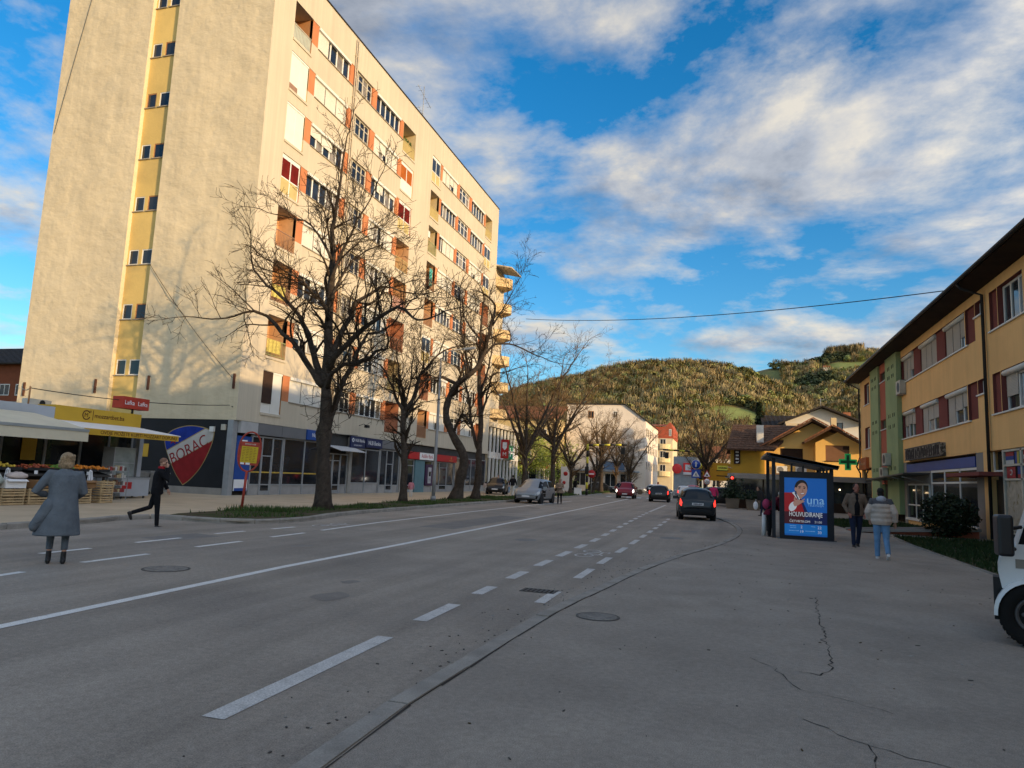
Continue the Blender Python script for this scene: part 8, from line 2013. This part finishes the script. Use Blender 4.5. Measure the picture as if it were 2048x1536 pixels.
# bald man in black with a phone
F = Fig(1.77, -.02, 0.06, legs=((-.28, .95), (.10, .04)), arms={1: ((.24, .20, .26), (.115, .15, .585)), -1: ((-.26, .10, .22), (-.22, .24, .02))}, head=(.3, 0))
def ex(t, F):
    mb = MB(); k = F.k; ell_tube(mb, [(F.up(0, .0, .50), .105*k, .095*k), (F.up(0, .01, .56), .09*k, .085*k), (F.up(0, .02, .60), .082*k, .08*k)], 18); wrap(mb, 'scarf', cl('scarf_red', (.30, .015, .02)), t, .011, 1)
    mb = MB(); W = F.arm[1][2]; mb.obox(W+V((-.025, .0, .07)), (.008, 0, 0), (0, .03, .01), (0, -.02, .07)); mb.build('phone', shoe_b, t)
    mb = MB(); blob(mb, F.headc+V((0, -.01, .05*k)), .078*k, .097*k, .095*k); wrap(mb, 'cropped_hair', M('hair_stubble', (.20, .11, .075), .8, .2), t, .01, 1)
person((-13.98, 15.0, 0.0), math.atan2(.68, .73)-PI/2, F, 'bald man in black with red collar walking and phoning', c_blk, c_blk, shoe_b, None, 'bald', 'jacket', fat=1.05, toph=-.12, extras=ex, lwid=.95)
# man in open brown jacket
F = Fig(1.84, 0, 0.03, legs=((-.12, .25), (.16, .08)), arms={-1: ((-.30, -.02, .20), (-.22, .10, -.01)), 1: ((.30, -.02, .20), (.22, .10, -.01))}, head=(.6, 0))
def ex(t, F):
    mb = MB(); k = F.k; ell_tube(mb, [(F.up(0, .055, -.07), .105*k, .105*k), (F.up(0, .06, .2), .105*k, .105*k), (F.up(0, .055, .42), .09*k, .09*k), (F.up(0, .04, .54), .065*k, .06*k)], 16); wrap(mb, 'sweater', c_blk, t, .012, 2)
    mb = MB(); ell_tube(mb, [(F.up(0, -.005, .5), .1*k, .085*k), (F.up(0, 0, .57), .085*k, .08*k)], 16); wrap(mb, 'collar', c_dk, t, .011, 1)
person((3.6, 23.15, PZ), PI+.12, F, 'man in open brown jacket and dark jeans walking towards the camera', c_brn, c_jean, shoe_b, hair_dk, 'short', 'jacket', extras=ex, toph=-.08, skin_m=M('skin_ruddy', (.36, .15, .11), .6, .3, var=.1), fat=1.08)
# cream puffer jacket from behind
F = Fig(1.71, 0, 0.02, legs=((.12, .05), (-.1, .55)), arms={-1: ((-.30, .02, .20), (-.25, .14, .02)), 1: ((.30, -.05, .20), (.31, .02, -.03))})
def ex(t, F):
    mb = MB(); k = F.k; ell_tube(mb, [(F.up(0, 0, .335), .238*k, .168*k), (F.up(0, 0, .42), .24*k, .158*k), (F.up(0, 0, .49), .2*k, .135*k), (F.up(0, 0, .53), .12*k, .1*k)], 22)
    for s in (-1, 1): S, E, W = F.arm[s]; mb.tube([F.chest.lerp(S, .6)+V((0, 0, .05)), S+V((0, 0, .01)), S.lerp(E, .3)], [.085*k, .095*k, .088*k], 12)
    wrap(mb, 'yoke', c_yoke, t, .012, 2)
    mb = MB(); blob(mb, F.up(0, -.075, .535), .115*k, .085*k, .085*k); ell_tube(mb, [(F.up(0, -.02, .51), .12*k, .11*k), (F.up(0, -.01, .58), .105*k, .1*k)], 16); wrap(mb, 'hood', c_hood, t, .012, 2)
person((3.6, 19.5, PZ), -.05, F, 'young person in cream puffer jacket and pale jeans walking away', c_cream, c_lj, shoe_w, hair_dk, 'short', 'puffer', extras=ex, toph=-.1, lwid=1.12, fat=1.02)
# stooping person by the shelter
F = Fig(1.62, 0, .55, legs=((.05, .1), (-.05, .05)), arms={-1: ((-.2, .2, .25), (-.15, .35, .2)), 1: ((.2, .2, .25), (.15, .35, .2))}, head=(.4, 0))
def ex(t, F):
    mb = MB(); blob(mb, F.up(.0, -.22, .12), .14, .13, .17); wrap(mb, 'pink_bag', cl('bag_pink', (.45, .06, .14)), t, .013, 2)
person((1.36, 25.55, PZ), -PI/2+.25, F, 'stooping woman in maroon jacket and white hat beside the shelter', c_mar, c_blk, shoe_b, hair_gr, 'cap', 'jacket', extras=ex, toph=-.2, fat=1.1, lwid=1.2)
t = empty('white_canister', (1.18, 25.9, PZ)); tag(t, 'tall white roll standing behind the stooping woman', 'roll'); mb = MB(); mb.tube([(0, 0, 0), (.02, 0, .75)], .075, 12); mb.build('roll', sign_white, t)
F = Fig(1.72, 0, .35, legs=((.25, .1), (-.25, .35)), arms={-1: ((-.22, .08, .2), (-.22, .1, -.05)), 1: ((.22, .1, .2), (.2, .15, -.02))}, head=(.5, 0))
person((1.95, 44.0, PZ), PI/2+.5, F, 'person in dark coat and jeans bending forward before the planter', c_dk, c_jean, shoe_b, hair_dk, 'short', 'jacket', toph=-.2, fat=1.08)
t = empty('carrier_bag', (1.55, 43.7, PZ+.35)); tag(t, 'white carrier bag hanging from the bending person', 'bag'); mb = MB(); blob(mb, (0, 0, .22), .14, .09, .24); wrap(mb, 'bag', bagm, t, .013, 1); mb = MB(); mb.tube([(0, 0, .42), (.02, 0, .58)], .01, 5); mb.build('handle', bagm, t)
W1_ = ((.25, .1), (-.25, .35)); W2_ = ((-.2, .3), (.2, .08))
person((-.95, 53.5, PZ), .1, Fig(1.75, 0, .02, legs=W1_), 'person in bright pink jacket walking away by the black parked car', c_pink, c_blk, shoe_b, hair_dk, 'short', 'jacket', toph=-.08, vox=.016)
F = Fig(1.68, 0, .02, legs=W2_, arms={-1: ((-.25, .1, .2), (-.05, .26, .2)), 1: ((.25, .1, .2), (.05, .26, .2))})
person((-10.75, 47.0, 0), PI+.15, F, 'woman in tan coat walking beside the silver compact van', c_tan, c_blk, shoe_b, hair_dk, 'long', 'coat', toph=.72, fat=.98, vox=.016)
person((-20.1, 43.7, LZ), .5, Fig(1.12, 0, 0, legs=((.1, .05), (-.1, .1))), 'small child in pink jacket and white tights by the shops', cl('pale_pink', (.55, .22, .26)), cl('white_tights', (.6, .58, .56)), shoe_w, hair_dk, 'long', 'jacket', toph=-.2, vox=.014)
person((-16.9, 56.5, LZ), .1, Fig(1.76, 0, .02, legs=W1_), 'man in black top and white trousers left of the silver compact van', c_blk, cl('white_jeans', (.5, .5, .47)), shoe_b, hair_dk, 'short', 'jacket', toph=-.06, vox=.016)
person((-21.2, 66.0, LZ), PI-.2, Fig(1.74, 0, 0, legs=W2_), 'person all in black walking past the far end of the tower', c_blk, c_blk, shoe_b, hair_dk, 'long', 'jacket', toph=-.15, vox=.016)
person((-22.2, 65.0, LZ), PI, Fig(1.05, 0, 0, legs=W1_), 'child in pale clothes beside the person in black', cl('pale_beige', (.55, .42, .36)), cl('white_tights', (.6, .58, .56)), shoe_w, hair_bl, 'short', 'jacket', vox=.014)
person((-20.5, 67.2, LZ), PI+.2, Fig(1.2, 0, 0, legs=W1_), 'child in grey right of the person in black', c_hood, c_lj, shoe_w, hair_dk, 'short', 'jacket', vox=.014)
person((-16.0, 77.2, LZ), -.6, Fig(1.76, 0, .02, legs=W2_), 'person in long black coat near the yellow and black mast', c_blk, c_blk, shoe_b, hair_dk, 'long', 'coat', toph=.45, vox=.016)
person((-13.0, 90.0, LZ), PI, Fig(1.72, 0, .02, legs=W2_), 'dark dressed pedestrian behind the leaning tree', c_nav, c_jean, shoe_b, hair_dk, 'short', 'jacket', vox=.018)
person((-17.6, 80.5, LZ), .4, Fig(1.7, 0, .02, legs=W1_), 'pedestrian in grey behind the tan-coated woman', c_hood, c_dk, shoe_b, hair_dk, 'short', 'jacket', vox=.018)
person((-24.35, 17.55, LZ), 2.2, Fig(1.72, 0, .12, legs=((0, 0), (0, 0)), arms={-1: ((-.22, .12, .22), (-.15, .3, .1)), 1: ((.22, .12, .22), (.15, .3, .1))}), 'fruit seller in navy jacket behind the stall table', c_nav, c_blk, shoe_b, hair_dk, 'short', 'jacket', vox=.014)
t = empty('white_box', (-14.9, 73.5, .12)); tag(t, 'white utility box at the foot of the tree row', 'utility box'); mb = MB(); mb.box(-.35, .35, -.2, .2, 0, .7); mb.build('cabinet', sign_white, t); mb = MB(); mb.box(-.38, .38, -.23, .23, .7, .74); mb.build('lid', k_grey, t)
t = empty('advert_board', (-17.5, 79.0, .1)); tag(t, 'white advertising board with red flowers beside the second tree', 'advert board'); mb = MB(); mb.box(-.5, .5, -.06, .06, .3, 3.0); mb.build('panel', sign_white, t); mb = MB(); mb.lathe((.05, -.065, 2.2), (0, -1, 0), [(0, .25), (.005, .25), (.005, .01)], 12); mb.lathe((-.1, -.065, 1.2), (0, -1, 0), [(0, .2), (.005, .2), (.005, .01)], 12); mb.build('flower_print', sign_red, t)
for x in (-.4, .4): boxobj('leg', steel, t, x-.04, x+.04, -.04, .04, 0, .3)
